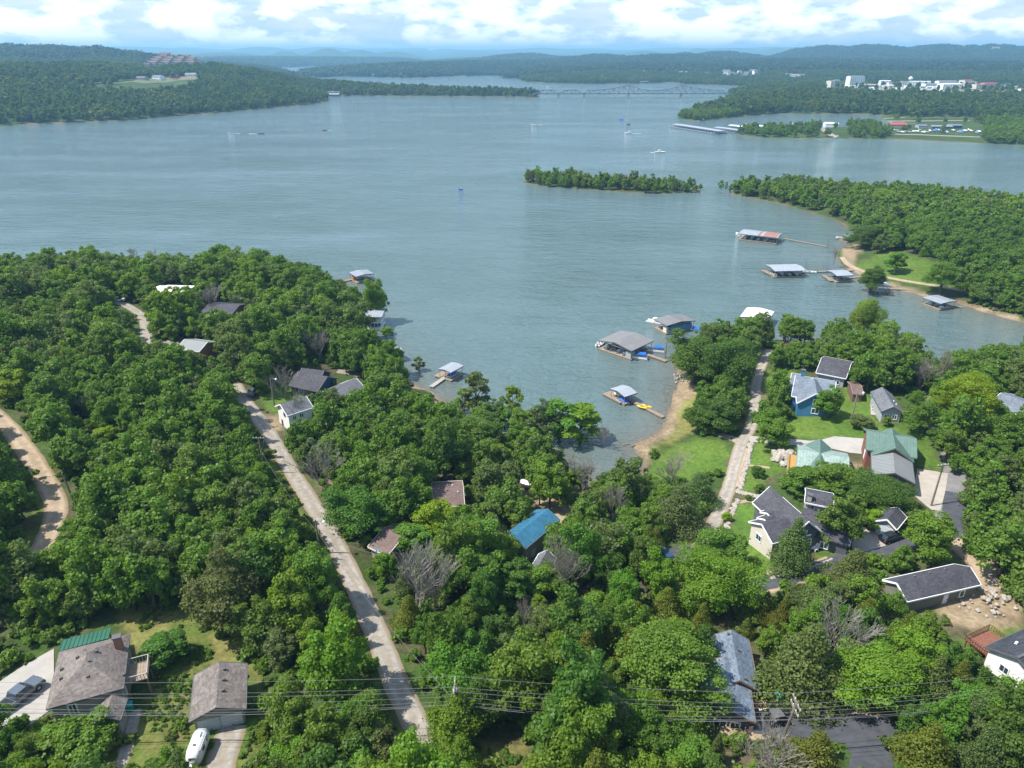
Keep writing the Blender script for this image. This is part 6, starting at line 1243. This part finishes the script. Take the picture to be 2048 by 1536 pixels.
def in_foot(x, y, pad=1.0):
    for (cx, cy_, yaw, w, d) in FOOT:
        dx, dy = x - cx, y - cy_
        if abs(dx) > 40 or abs(dy) > 40: continue
        c, s = math.cos(yaw), math.sin(yaw); u = dx * c + dy * s; v = -dx * s + dy * c
        if abs(u) < w / 2 + pad and abs(v) < d / 2 + pad: return True
    return False
ROADW = [([G(a, b)[:2] for a, b in ROADS[k]], 3.4) for k in ROADS]
def on_road(x, y):
    X = np.array([x]); Y = np.array([y])
    return any(pdist(X, Y, P, False)[0] < w for P, w in ROADW)
def mk_tree(kind, proto, x, y, z, s, sz, rz, tint, label, group=None, name=None):
    me, tr = proto[0], proto[1]; r = empty(name or kind, (x, y, z), rz, label, 'tree', group); r.scale = (s, s, sz)
    if tr: t = link(bpy.data.objects.new('trunk', tr)); t.parent = r
    c = link(bpy.data.objects.new('crown', me)); c.parent = r; k = [q * rnd.uniform(.88, 1.12) for q in TINT[tint]]; c.color = (*k, 1); return r
TAKEN = []; HEROES = []
def hero(kind, px, py, wpx, hpx, tint, label, pi=None, water=False, protos=None):
    """a tree picked out in the photo: foot pixel, crown width and height in pixels"""
    x, y, z = G(px, py); 
    if water: x, y = U(px, py); z = float(hz(x, y))
    s = F / (y * cp - (z - CAM_Z) * sp); pr = protos or {'oak_tree': OAKS, 'cedar_tree': CED, 'willow_tree': OPN, 'slender_tree': OPN}[kind]; p = pr[pi if pi is not None else rnd.randrange(len(pr))]
    el = math.atan2(CAM_Z - z, math.hypot(x, y)); wm_ = wpx / s; p = BIG[rnd.randrange(3)] if kind == 'oak_tree' and wm_ > 9.6 else p; hm = (hpx / s - wm_ * .5 * math.sin(el)) / math.cos(el); hm = max(hm, wm_ * .6)
    mk_tree(kind, p, x, y, z, wm_ / (2 * p[2]), hm / p[3], rnd.uniform(0, 6.28), tint, label); TAKEN.append((x, y, wm_ / 2)); HEROES.append((x, y, z, wm_ / 2, hm, .8))
def hero_bare(px, py, hpx, label, grp=None, pi=None, w=1.0):
    x, y, z = G(px, py); s = F / (y * cp - (z - CAM_Z) * sp); el = math.atan2(CAM_Z - z, math.hypot(x, y)); hm = hpx / s / math.cos(el) * .92; k = hm / 9.0
    r = empty('bare_tree', (x, y, z), rnd.uniform(0, 6.28), label, 'tree', grp); o = link(bpy.data.objects.new('branches', BARE[pi if pi is not None else rnd.randrange(3)])); o.parent = r; r.scale = (k * w, k * w, k); TAKEN.append((x, y, 1.6)); HEROES.append((x, y, z, hm * .34 * w, hm, .9))
H = hero
H('oak_tree', 755, 645, 52, 92, 'bright green', 'tall bright green tree standing in water by the white dock house', 1, True); H('oak_tree', 773, 668, 26, 22, 'bright green', 'small round bush standing in the water below dock house', 3, True)
H('slender_tree', 838, 742, 26, 34, 'grey-green', 'thin half bare tree in the shallows below ribbed dock', 1, True); H('slender_tree', 953, 826, 62, 92, 'grey-green', 'thin airy tree in the shallows left of the small yellowish one', 0, True); H('slender_tree', 1024, 832, 46, 72, 'bright green', 'small yellowish tree standing in shallow water', 1, True)
for k_, a_ in enumerate([(928, 826, 40, 56, 'slender_tree', 'mid green'), (985, 852, 50, 62, 'oak_tree', 'grey-green'), (1010, 858, 44, 50, 'slender_tree', 'mid green'), (1052, 868, 60, 66, 'oak_tree', 'mid green'), (1078, 884, 60, 84, 'slender_tree', 'grey-green'), (1092, 862, 56, 74, 'oak_tree', 'grey-green'), (962, 850, 44, 52, 'oak_tree', 'mid green')]):
    H(a_[4], a_[0], a_[1], a_[2], a_[3], a_[5], '%s tree standing in the shallows, %s of the seven left of the willows' % (a_[5], ['leftmost', 'third', 'fourth', 'fifth', 'sixth', 'last', 'second'][k_]), 1, True)
H('oak_tree', 1096, 1190, 84, 78, 'mid green', 'rounded oak hiding the grey roof below the blue barn', 0); H('oak_tree', 1035, 1200, 84, 88, 'dark green', 'dark oak left of the hidden grey roof', 1); H('oak_tree', 832, 1112, 74, 78, 'mid green', 'oak covering the right end of the brown roofed cabin', 3)
H('willow_tree', 1118, 878, 95, 98, 'mid green', 'leafy willow at left of the flooded pair in the cove', 1, True); H('willow_tree', 1160, 880, 92, 92, 'bright green', 'bright windblown willow leaning over the cove water', 0, True)
H('oak_tree', 1650, 838, 50, 72, 'mid green', 'round crowned tree on the lawn before the blue house', 1); H('oak_tree', 1846, 866, 76, 74, 'mid green', 'big round tree behind the green metal roofs', 2); H('oak_tree', 1724, 858, 44, 32, 'grey-green', 'low rounded bushy tree right of the lawn pole', 3); H('oak_tree', 1772, 852, 18, 24, 'bright green', 'tiny tree before the light grey house', 3)
H('oak_tree', 1385, 768, 112, 112, 'dark green', 'big dark oak at the tip of the point by largest dock', 2); H('oak_tree', 1450, 778, 120, 118, 'dark green', 'second big dark oak on the point left of the lane', 4)
H('oak_tree', 1540, 890, 72, 72, 'mid green', 'spreading oak where the lane meets the concrete drive', 0); H('oak_tree', 1395, 862, 60, 66, 'dark green', 'left oak of the group between beach and lane', 2); H('oak_tree', 1440, 866, 70, 78, 'dark green', 'broad oak of the group between beach and lane', 4); H('oak_tree', 1890, 925, 50, 80, 'mid green', 'oak beside the asphalt road right of green roofs', 1)
H('cedar_tree', 1578, 1138, 84, 128, 'grey-green', 'grey green pine in front of the many gabled house', 0); H('oak_tree', 1672, 1090, 84, 120, 'mid green', 'tall tree right in front of the many gabled house', 1); H('cedar_tree', 1702, 1170, 92, 100, 'grey-green', 'grey green pine below the asphalt drive', 1); H('oak_tree', 1848, 1115, 96, 108, 'bright green', 'spreading tree over the bend of the asphalt drive', 4)
H('oak_tree', 1752, 1020, 118, 74, 'dark green', 'wide dark oak before the grey metal workshop', 2); H('oak_tree', 1660, 985, 90, 75, 'mid green', 'mid green oak before the pale green roof', 0); H('oak_tree', 1600, 985, 70, 68, 'mid green', 'oak above the many gabled house roof', 3); H('oak_tree', 1735, 1060, 40, 52, 'yellow-green', 'bright lime tree beside the little garage', 3); H('oak_tree', 1516, 955, 26, 28, 'dark green', 'small purple dark shrub on the lawn left', 3); H('oak_tree', 1519, 985, 22, 22, 'dark green', 'small dark shrub above the dark rock bed', 3)
H('oak_tree', 1454, 1042, 20, 22, 'yellow-green', 'vivid yellow bush beside the gravel lane', 3); H('cedar_tree', 1352, 1060, 110, 120, 'grey-green', 'large dark cedar left of the gravel lane', 1); H('cedar_tree', 1392, 1010, 84, 88, 'grey-green', 'cedar at the top left of the gravel lane', 1)
H('cedar_tree', 1602, 1388, 172, 190, 'grey-green', 'huge dense cedar right of the blue grey roof', 1); H('oak_tree', 1738, 1398, 168, 158, 'bright green', 'large vivid green oak above the wide asphalt drive', 2); H('cedar_tree', 1858, 1400, 90, 120, 'grey-green', 'feathery grey green pine right of the vivid oak', 0); H('cedar_tree', 1905, 1395, 60, 100, 'olive', 'olive cedar beside the feathery pine', 0)
H('cedar_tree', 1616, 1575, 130, 155, 'olive', 'olive yellow cedar at the bottom by the leaning pole', 1); H('cedar_tree', 1838, 1560, 118, 155, 'olive', 'conical olive cedar on the bottom edge right of driveway', 0); H('cedar_tree', 1330, 1240, 80, 90, 'olive', 'dark olive cedar below the asphalt apron', 1); H('oak_tree', 1430, 1225, 150, 150, 'bright green', 'vivid green oak above the gravel island', 4); H('oak_tree', 1338, 1400, 190, 190, 'mid green', 'huge oak overlapping the blue grey roof', 2)
H('oak_tree', 1440, 1130, 96, 90, 'mid green', 'oak overhanging the lane end by asphalt apron', 0); H('oak_tree', 215, 888, 50, 46, 'yellow-green', 'vivid yellow green tree in the middle of left wood', 3); H('oak_tree', 35, 800, 70, 70, 'yellow-green', 'yellow green tree at the left edge by the dirt road', 5); H('oak_tree', 680, 1400, 120, 170, 'bright green', 'tall fresh green oak at the left of the road bottom', 4)
H('oak_tree', 340, 1320, 90, 76, 'dark green', 'small open crab tree in the yard behind the hipped house', 3); H('oak_tree', 150, 1505, 125, 80, 'bright green', 'leafy tree in front of the brown hipped house', 5); H('cedar_tree', 820, 1260, 70, 90, 'olive', 'brownish green cedar by the road below the bare thicket', 1)
H('oak_tree', 725, 1075, 130, 125, 'dark green', 'broad dark oak leaning over the gravel road', 2); H('oak_tree', 870, 1075, 84, 90, 'yellow-green', 'yellow green oak before the red brown roof', 0); H('oak_tree', 890, 960, 80, 130, 'dark green', 'tall oak with visible trunk above the red brown roof', 4); H('oak_tree', 955, 905, 110, 100, 'mid green', 'oak at the shore above the red brown roof', 2)
H('oak_tree', 1920, 850, 110, 120, 'yellow-green', 'lime green tree left of the bluish roof, right edge', 2); H('oak_tree', 1720, 690, 70, 100, 'bright green', 'bright tall tree on the point before the green cove', 1); H('cedar_tree', 670, 790, 20, 36, 'mid green', 'small cone shaped tree beside the navy house', 0)
H('oak_tree', 1740, 585, 56, 56, 'dark green', 'small dark tree on the far grassy bank, left one', 0); H('oak_tree', 1790, 545, 40, 46, 'mid green', 'middle tree on the far grassy bank', 3); H('oak_tree', 1880, 588, 70, 76, 'mid green', 'leaning tree on the far grassy bank right', 2); H('oak_tree', 1722, 498, 56, 52, 'dark green', 'tree on the sandy tip beside green roofed dock', 0)
H('oak_tree', 1770, 425, 60, 50, 'bright green', 'fresh green tree on the right wooded peninsula edge', 2)
for a in [(1665, 535, 42, 'dead snag rising from the water by the square dock', None, 1, .5), (840, 1245, 120, 'big bare shrubby tree beside the gravel road', None, 0, 1.0), (870, 1235, 110, 'second bare thicket tree right of the big one', None, 1, 0.9), (655, 985, 85, 'bare grey tree left of the grey roofed cabin', None, 2, 1.1), (1110, 1180, 80, 'bare tree left fork inside the middle wood', None, 0, 1), (1135, 1200, 90, 'bare tree leaning right inside the middle wood', None, 1, .8), (1048, 1270, 60, 'small bare snag low in the middle wood', None, 2, .6),
          (1165, 990, 70, 'bare grey crowned tree above the gravel clearing', None, 1, 1.2), (1345, 985, 70, 'dead limbed tree above large dark cedar', None, 0, 1), (1225, 1050, 70, 'small bare tree in trees right of blue barn', None, 2, .8), (640, 725, 58, 'bare grey tree above the navy house', None, 1, 1.3), (572, 800, 60, 'bare forked tree in front of the navy house', None, 2, 1.1), (600, 850, 60, 'bare twiggy tree in front of tall white house', None, 0, .9), (430, 628, 52, 'bare grey tree beside dark cabin on left point', None, 0, 1.3), (478, 628, 40, 'second bare tree right of the dark cabin', None, 1, 1.2),
          (1660, 1350, 120, 'pale half dead tree between cedar and vivid oak', None, 2, 1.0), (1525, 1570, 90, 'pale twiggy tree at the bottom below blue grey roof', None, 1, 1.2), (180, 840, 45, 'grey dead crown inside the left wood', None, 2, 1.0), (1835, 790, 70, 'crooked bare tree by the cove at right', None, 1, .9), (1880, 770, 60, 'second crooked bare tree by the right cove', None, 0, .9), (270, 520, 22, 'bare flooded shrubs behind the left shore trees', None, 0, 1.6), (305, 522, 20, 'twiggy flooded shrub behind the left treeline', None, 1, 1.6), (1205, 895, 40, 'bare lakeside shrub right of the willows', None, 2, 1.0)]: hero_bare(*a)

for (hx, hy, hz0, hr, hh, kf) in HEROES:
    cx, cy_ = proj(hx, hy, hz0 + hh * .62); fw = hy * cp - (hz0 + hh * .62 - CAM_Z) * sp; q = F / fw; rx, ry = hr * q * kf, hh * .42 * q * kf
    e = ((mx_ * 2 + 1 - cx) / rx) ** 2 + ((my * 2 + 1 - cy_) / ry) ** 2 < 1; DEPTH = np.where(e, np.maximum(DEPTH, math.hypot(hx, hy)), DEPTH)
# --- candidates all over the near land, kept where the photograph shows canopy
def candidates(r0, r1, sp0, jit=.42, amax=R(50), seed=1):
    g = np.random.default_rng(seed); xs = np.arange(-r1, r1, sp0); ys = np.arange(5, r1, sp0); X, Y = np.meshgrid(xs, ys); X = X + (np.arange(len(ys)) % 2)[:, None] * sp0 / 2
    X = (X + g.uniform(-jit, jit, X.shape) * sp0).ravel(); Y = (Y + g.uniform(-jit, jit, Y.shape) * sp0).ravel(); rr = np.hypot(X, Y); k = (rr > r0) & (rr < r1) & (np.abs(np.arctan2(X, Y)) < amax); X, Y = X[k], Y[k]; Z = hz(X, Y); k = Z > .28; return X[k], Y[k], Z[k]
X, Y, Z = candidates(34, 430, 4.2); order = np.argsort(np.hypot(X, Y)); X, Y, Z = X[order], Y[order], Z[order]; NEAR = []; GAPS = []
LAWNW = [P for k in ('lawn', 'dry') for P in REGW[k]]; lawn = np.zeros(X.shape, bool)
for P in LAWNW: lawn |= pip(X, Y, P)
beach = np.zeros(X.shape, bool)
for P in REGW['sand'][:3]: beach |= pip(X, Y, P)
road = np.zeros(X.shape, bool)
for P, w in ROADW: road |= pdist(X, Y, P, False) < w * (1.3 if P is ROADW[2][0] else 1.0)
PX, PY = proj(X, Y, Z)
for i in range(len(X)):
    x, y, z = float(X[i]), float(Y[i]), float(Z[i]); px, py = PX[i], PY[i]
    if road[i] or in_foot(x, y, 1.6): continue
    if any(math.hypot(x - tx, y - ty) < .62 * tr + 2.0 for tx, ty, tr in TAKEN): continue
    inview = -150 < px < 2200 and py > 300
    kind = 'cedar_tree' if (px > 1150 and py > 900 and rnd.random() < .28) or rnd.random() < .05 else 'oak_tree'
    pr = CED if kind == 'cedar_tree' else OAKS; p = rnd.choice(pr); s = rnd.choice([.62, .75, .85, .95, 1.12]) * rnd.uniform(.9, 1.1); ok = False
    if lawn[i] or beach[i] or (px < 110 and 1225 < py < 1500): continue
    for k in (1, .72, .5):
        if coverage(x, y, z, p[2] * s * k * 1.15, p[3] * s * k) < .05: s *= k; ok = True; break
    if not ok: continue
    if s < .55: GAPS.append((x, y, z, s)); 
    NEAR.append((kind, p, x, y, z, s, px, py, inview))
def place_words(px, py):
    if px < 130 and py > 830: return 'left of the dirt road'
    if px < 480 and py < 640: return 'wood along the upper left shore'
    if px < 480 and py < 800: return 'upper part of the big left wood'
    if px < 560 and py < 1000: return 'middle of the big left wood'
    if px < 700 and py < 1240: return ('lower left part of the big left wood' if px < 330 else 'lower part of the big wood above the yard') if py > 1110 else 'lower middle of the big left wood'
    if px < 300: return 'around the brown hipped house'
    if px < 830 and py >= 1240 and py < 1430: return 'wood between the garage and the gravel road'
    if py >= 1430:
        for lim, w in ((420, 'bottom edge by the white camper'), (700, 'bottom edge right of the garage track'), (900, 'bottom edge where the gravel road leaves'), (1130, 'bottom edge right of the transformer pole'), (1400, 'bottom edge before the blue grey roof'), (1700, 'bottom edge by the leaning pole')):
            if px < lim: return w
        return 'bottom right corner beyond the asphalt'
    if px < 860 and py < 760: return 'left point beside the docks'
    if px < 1180 and py < 960: return 'shore wood beside the flooded willows'
    if px < 1050 and py < 1180: return 'grove around the red brown roof'
    if px < 1320 and py < 1180: return 'grove right of the blue barn'
    if px < 1320:
        if py < 1290: return 'upper central wood below the blue barn' if px > 1050 else 'central wood beside the big bare thicket'
        return 'lower central wood above the wires' if px > 1050 else 'central wood at the roadside above the wires'
    if px < 1480 and py > 950: return 'grove left of the striped lawn'
    if px > 1700 and py < 660: return 'right wooded peninsula'
    if px < 1720 and py < 860: return 'point between the docks and green cove'
    if px > 1860 and py < 1200: return 'wood along the right edge'
    if px > 1860: return 'slope by the white walled house'
    if py > 1180: return 'grove above the wide asphalt drive'
    return 'among the gabled and green roofed houses'
shown = [t for t in NEAR if t[8]]; rest = [t for t in NEAR if not t[8]]
n_oak = 0; n_ced = 0; WOOD = []
for t in shown:
    kind, p, x, y, z, s, px, py, _ = t
    if kind == 'oak_tree' and n_oak >= 236: WOOD.append(t); continue
    if kind == 'cedar_tree' and n_ced >= 60: WOOD.append(t); continue
    if kind == 'oak_tree': n_oak += 1
    else: n_ced += 1
    if kind == 'oak_tree': tint = rnd.choices(['dark green', 'mid green', 'bright green', 'grey-green', 'yellow-green'], [.34, .40, .16, .097, .003])[0]
    else: tint = rnd.choice(['grey-green', 'olive', 'olive'])
    w = place_words(px, py); sp_ = 'broadleaf tree' if kind == 'oak_tree' else 'cedar'; size = 'small' if s < .6 else 'medium sized' if s < .78 else 'full grown' if s < .98 else 'broad tall'
    mk_tree(kind, p, x, y, z, s, s * rnd.uniform(.8, 1.25), rnd.uniform(0, 6.28), tint, '%s %s %s, %s' % (size, tint, sp_, w), '%s %s %ss, %s' % (size, tint, sp_, w))
WOOD += rest

# --- woods past the counted ones, as instanced stuff
def proto_obj(name, me): return bpy.data.objects.new(name, me)
def scatter(name, label, pts, scl, rot, idx, protos):
    pts = np.asarray(pts, np.float32); me = bpy.data.meshes.new(name); me.vertices.add(len(pts)); me.vertices.foreach_set('co', pts.ravel())
    for n_, v, ty in (('scl', scl, 'FLOAT'), ('rot', rot, 'FLOAT'), ('idx', idx, 'INT')): a = me.attributes.new(n_, ty, 'POINT'); a.data.foreach_set('value', np.asarray(v, np.int32 if ty == 'INT' else np.float32))
    o = link(bpy.data.objects.new(name, me)); tag(o, label, kind='stuff'); ng = bpy.data.node_groups.new(name, 'GeometryNodeTree'); ng.interface.new_socket('Geometry', in_out='INPUT', socket_type='NodeSocketGeometry'); ng.interface.new_socket('Geometry', in_out='OUTPUT', socket_type='NodeSocketGeometry')
    N, L = ng.nodes.new, ng.links.new; gi = N('NodeGroupInput'); go = N('NodeGroupOutput'); ip = N('GeometryNodeInstanceOnPoints'); j = N('GeometryNodeJoinGeometry')
    for p in protos[::-1]: oi = N('GeometryNodeObjectInfo'); oi.inputs['Object'].default_value = p; oi.inputs['As Instance'].default_value = True; L(oi.outputs['Geometry'], j.inputs[0])
    def attr(n_, t): a = N('GeometryNodeInputNamedAttribute'); a.data_type = t; a.inputs['Name'].default_value = n_; return a.outputs['Attribute']
    cx = N('ShaderNodeCombineXYZ'); L(attr('rot', 'FLOAT'), cx.inputs[2]); L(gi.outputs[0], ip.inputs['Points']); L(j.outputs[0], ip.inputs['Instance']); ip.inputs['Pick Instance'].default_value = True; L(attr('idx', 'INT'), ip.inputs['Instance Index'])
    L(cx.outputs[0], ip.inputs['Rotation']); L(attr('scl', 'FLOAT'), ip.inputs['Scale']); L(ip.outputs[0], go.inputs[0]); md = o.modifiers.new('scatter', 'NODES'); md.node_group = ng; return o
def both(i, mats, nleaf, ls, tr=True):
    me_, t_, r_, h_, fn, zb, nl = OAKS[i]; return crown_mesh('oak_proto', 100 + i, r_, h_ - zb, zb, nl, nleaf, ls, mats, trunk=fn if tr else None)
near_p = [proto_obj('wood_tree', both(i, [M_leafr, M_bark], 5200, .47)) for i in range(6)]
ced_p = [proto_obj('wood_cedar', crown_mesh('ced_proto', 200 + i, c[2], c[3] - .4, .4, 30, 3500, .4, [M_leafr, M_bark], 'cedar', trunk=c[4])) for i, c in enumerate(CED)]
g = np.random.default_rng(3); n = len(WOOD)
scatter('woodland', 'continuous broadleaf wood beyond and between the nearer trees', [(t[2], t[3], t[4]) for t in WOOD], [t[5] for t in WOOD], g.uniform(0, 6.28, n), [(6 + i % 3 if t[0] == 'cedar_tree' else i % 6) for i, t in enumerate(WOOD)], near_p + ced_p)
# undergrowth
X, Y, Z = candidates(34, 330, 2.6, seed=5); PX, PY = proj(X, Y, Z); k = np.ones(len(X), bool)
for P in LAWNW + REGW['sand']: k &= ~pip(X, Y, P)
for P, w in ROADW: k &= pdist(X, Y, P, False) > w * .8
for (cx, cy_, yaw, w, d) in FOOT:
    c, s = math.cos(yaw), math.sin(yaw); dx, dy = X - cx, Y - cy_; k &= ~((np.abs(dx * c + dy * s) < w / 2 + .8) & (np.abs(-dx * s + dy * c) < d / 2 + .8))
ui = np.clip((PX / 2).astype(int), 0, MW - 1); vi = np.clip((PY / 2).astype(int), 0, MH + 159); inm = MASK[vi, ui]; k &= ~(inm & (g.random(len(X)) < .86)) & (g.random(len(X)) < .8)
for px in [(1494,865),(1668,873),(1735,878),(1738,910),(1494,892)], [(1834,938),(1896,948),(1880,1022),(1826,990)], [(1508,1395),(1790,1444),(1800,1560),(1690,1560),(1690,1488),(1506,1468)], [(50,1330),(108,1298),(98,1422),(-60,1510),(-60,1400)], [(1318,1098),(1378,1090),(1400,1124),(1315,1122)], [(1702,1084),(1742,1052),(1792,1080),(1735,1103)]: k &= ~pip(X, Y, gpoly(px))
for P in ([(1470,1180),(1600,1149),(1720,1110),(1850,1078),(1902,1066),(1907,985),(1895,890),(1852,780)], [(466,1452),(436,1560)], [(1898,1078),(1962,1128),(1960,1178)]): k &= pdist(X, Y, gpoly(P), False) > 3
X, Y, Z = X[k], Y[k], Z[k]; n = len(X); sm = np.where(MASK[np.clip(vi, 0, 927), ui][k], .10, .34)
shrub_p = [proto_obj('shrub', crown_mesh('shrub_proto', 400 + i, 4, 6, .3, 12, 900, 1.1, [M_leafr])) for i in range(3)]
scatter('undergrowth', 'low shrubs and saplings filling the gaps under the trees', np.stack([X, Y, Z - .1], 1), sm * g.uniform(.5, 1.3, n), g.uniform(0, 6.28, n), np.arange(n) % 3, shrub_p)
wx, wy = np.meshgrid(np.arange(-120, 120, .75), np.arange(34, 160, .75)); wx = (wx + g.uniform(-.35, .35, wx.shape)).ravel(); wy = (wy + g.uniform(-.35, .35, wy.shape)).ravel(); k = np.zeros(len(wx), bool)
for P in REGW['weed'][:5]: k |= pip(wx, wy, P)
k &= fbm(wx, wy, 5, 77) > .55
for P, w in ROADW + [(gpoly([(466, 1452), (436, 1560)]), 2.4), (gpoly([(270, 1420), (240, 1545)]), 1.4)]: k &= pdist(wx, wy, P, False) > w * .75
k &= ~pip(wx, wy, gpoly([(50,1330),(108,1298),(98,1422),(-60,1510),(-60,1400)]))
for i in np.nonzero(k)[0]:
    if in_foot(wx[i], wy[i], .5): k[i] = False
wx, wy = wx[k], wy[k]; n = len(wx); print('weeds', n)
scatter('weeds', 'rank weeds and brambles in the yards and verges', np.stack([wx, wy, hz(wx, wy) - .05], 1), g.uniform(.035, .12, n), g.uniform(0, 6.28, n), np.arange(n) % 3, shrub_p)
# middle distance
mid_p = [proto_obj('mid_tree', both(i, [M_leafr, M_bark], 1300, .95)) for i in range(4)]
def scat_far(name, label, r0, r1, sp0, protos, smin, smax, seed, extra=None, lo=.28):
    X, Y, Z = candidates(r0, r1, sp0, seed=seed, amax=R(44)); k = np.ones(len(X), bool)
    for (cx, cy_, yaw, w, d) in FOOT:
        if math.hypot(cx, cy_) > r0 - 50: c, s = math.cos(yaw), math.sin(yaw); dx, dy = X - cx, Y - cy_; k &= ~((np.abs(dx * c + dy * s) < w / 2 + 4) & (np.abs(-dx * s + dy * c) < d / 2 + 6) )
    if extra is not None: k &= extra(X, Y, Z)
    X, Y, Z = X[k], Y[k], Z[k]; n = len(X); print(name, n); scatter(name, label, np.stack([X, Y, Z - .2], 1), g.uniform(smin, smax, n), g.uniform(0, 6.28, n), g.integers(0, len(protos), n), protos)
def keep_clear(X, Y, Z):
    """leave out crowns that would stand before the open meadows, town, marina lots and docks"""
    PX, PY = proj(X, Y, Z); PX2, PY2 = proj(X, Y, Z + 9); k = np.ones(len(X), bool)
    for P in [(160,172),(230,165),(280,160),(400,154),(400,166),(300,175),(200,180)], [(255,172),(275,158),(405,152),(400,160),(330,178),(260,180)], [(1640,176),(1690,160),(1730,158),(2060,168),(2060,186),(1900,186),(1700,180),(1640,180)], [(1780,248),(1970,248),(1970,272),(1780,268)], [(1640,250),(1690,250),(1700,277),(1640,277)], [(1762,232),(1950,234),(1950,246),(1762,246)], [(290,108),(405,112),(420,132),(285,133)], [(1440,142),(1530,140),(1530,154),(1440,154)], [(1570,148),(1610,148),(1610,156),(1570,156)]:
        k &= ~(pip(PX, PY, P) | pip(PX2, PY2, P)) | (g.random(len(X)) < .06)
    k &= ~((PX < 1660) & (PY > 340) & (g.random(len(X)) < .2))
    k &= ~pip(X, Y, P_mar) | ((PX < 1780) & (g.random(len(X)) < .42) & (PY > 262)) | ((PX > 1960) & (g.random(len(X)) < .8)) | (g.random(len(X)) < .26)
    return k
scat_far('middle_wood', 'dense wood on the peninsulas and shores across the water', 430, 1250, 6.6, mid_p, .75, 1.15, 11, keep_clear)
low_p = [proto_obj('far_tree', both(i, [M_leaff], 210, 2.5, False)) for i in range(4)]
scat_far('distant_wood', 'distant forest covering the far peninsula and headlands', 1250, 2900, 10.5, low_p, 1.0, 1.5, 12, keep_clear)
def clump_mesh(seed):
    g_ = np.random.default_rng(seed); b = MB(); me = crown_mesh('forest_patch', seed, 26, 11, .5, 26, 700, 6.5, [M_leafh]); return me
M_leafh = leafmat('leaf_hills', 'random', [(0, (.016, .036, .013)), (.6, (.024, .050, .016)), (1, (.042, .072, .018))])
clump_p = [proto_obj('forest_patch', clump_mesh(500 + i)) for i in range(3)]
scat_far('forested_hills', 'forest canopy on the blue hills near the horizon', 2900, 7500, 36, clump_p, .8, 1.3, 13, keep_clear)
# flooded trees of the island and peninsula tip
isl = [U(a, b) for a, b in [(1049,366),(1100,374),(1200,381),(1300,387),(1400,385),(1404,381),(1300,373),(1200,367),(1100,361),(1055,360)]]; ns = 0; q = random.Random(5)
xs = [p[0] for p in isl]; ys = [p[1] for p in isl]
while ns < 165:
    x, y = q.uniform(min(xs), max(xs)), q.uniform(min(ys), max(ys))
    if not pip(np.array([x]), np.array([y]), isl)[0]: continue
    ns += 1; p = OPN[q.randrange(2)] if q.random() < .5 else OAKS[q.choice([1, 3])]; s = q.uniform(.5, .85)
    mk_tree('flooded_tree', p, x, y, float(hz(x, y)), s, s * q.uniform(.85, 1.1), q.uniform(0, 6), q.choice(['bright green', 'mid green', 'bright green', 'grey-green']), 'green flooded tree of the narrow wooded island in the lake', 'flooded trees of the narrow island')
for i in range(26):
    t = i / 25; px = 1442 + 170 * t + q.uniform(-6, 6); py = 378 + t * 34 + q.uniform(-3, 6); x, y = U(px, py); s = q.uniform(.35, .8)
    mk_tree('flooded_tree', OPN[q.randrange(2)], x, y, float(hz(x, y)), s, s, q.uniform(0, 6), q.choice(['bright green', 'grey-green', 'mid green']), 'thin flooded tree off the tip of right peninsula', 'flooded trees off the right peninsula tip')
print('near', len(NEAR), 'oaks', n_oak, 'cedars', n_ced, 'wood', len(WOOD), 'objects', len(bpy.data.objects))
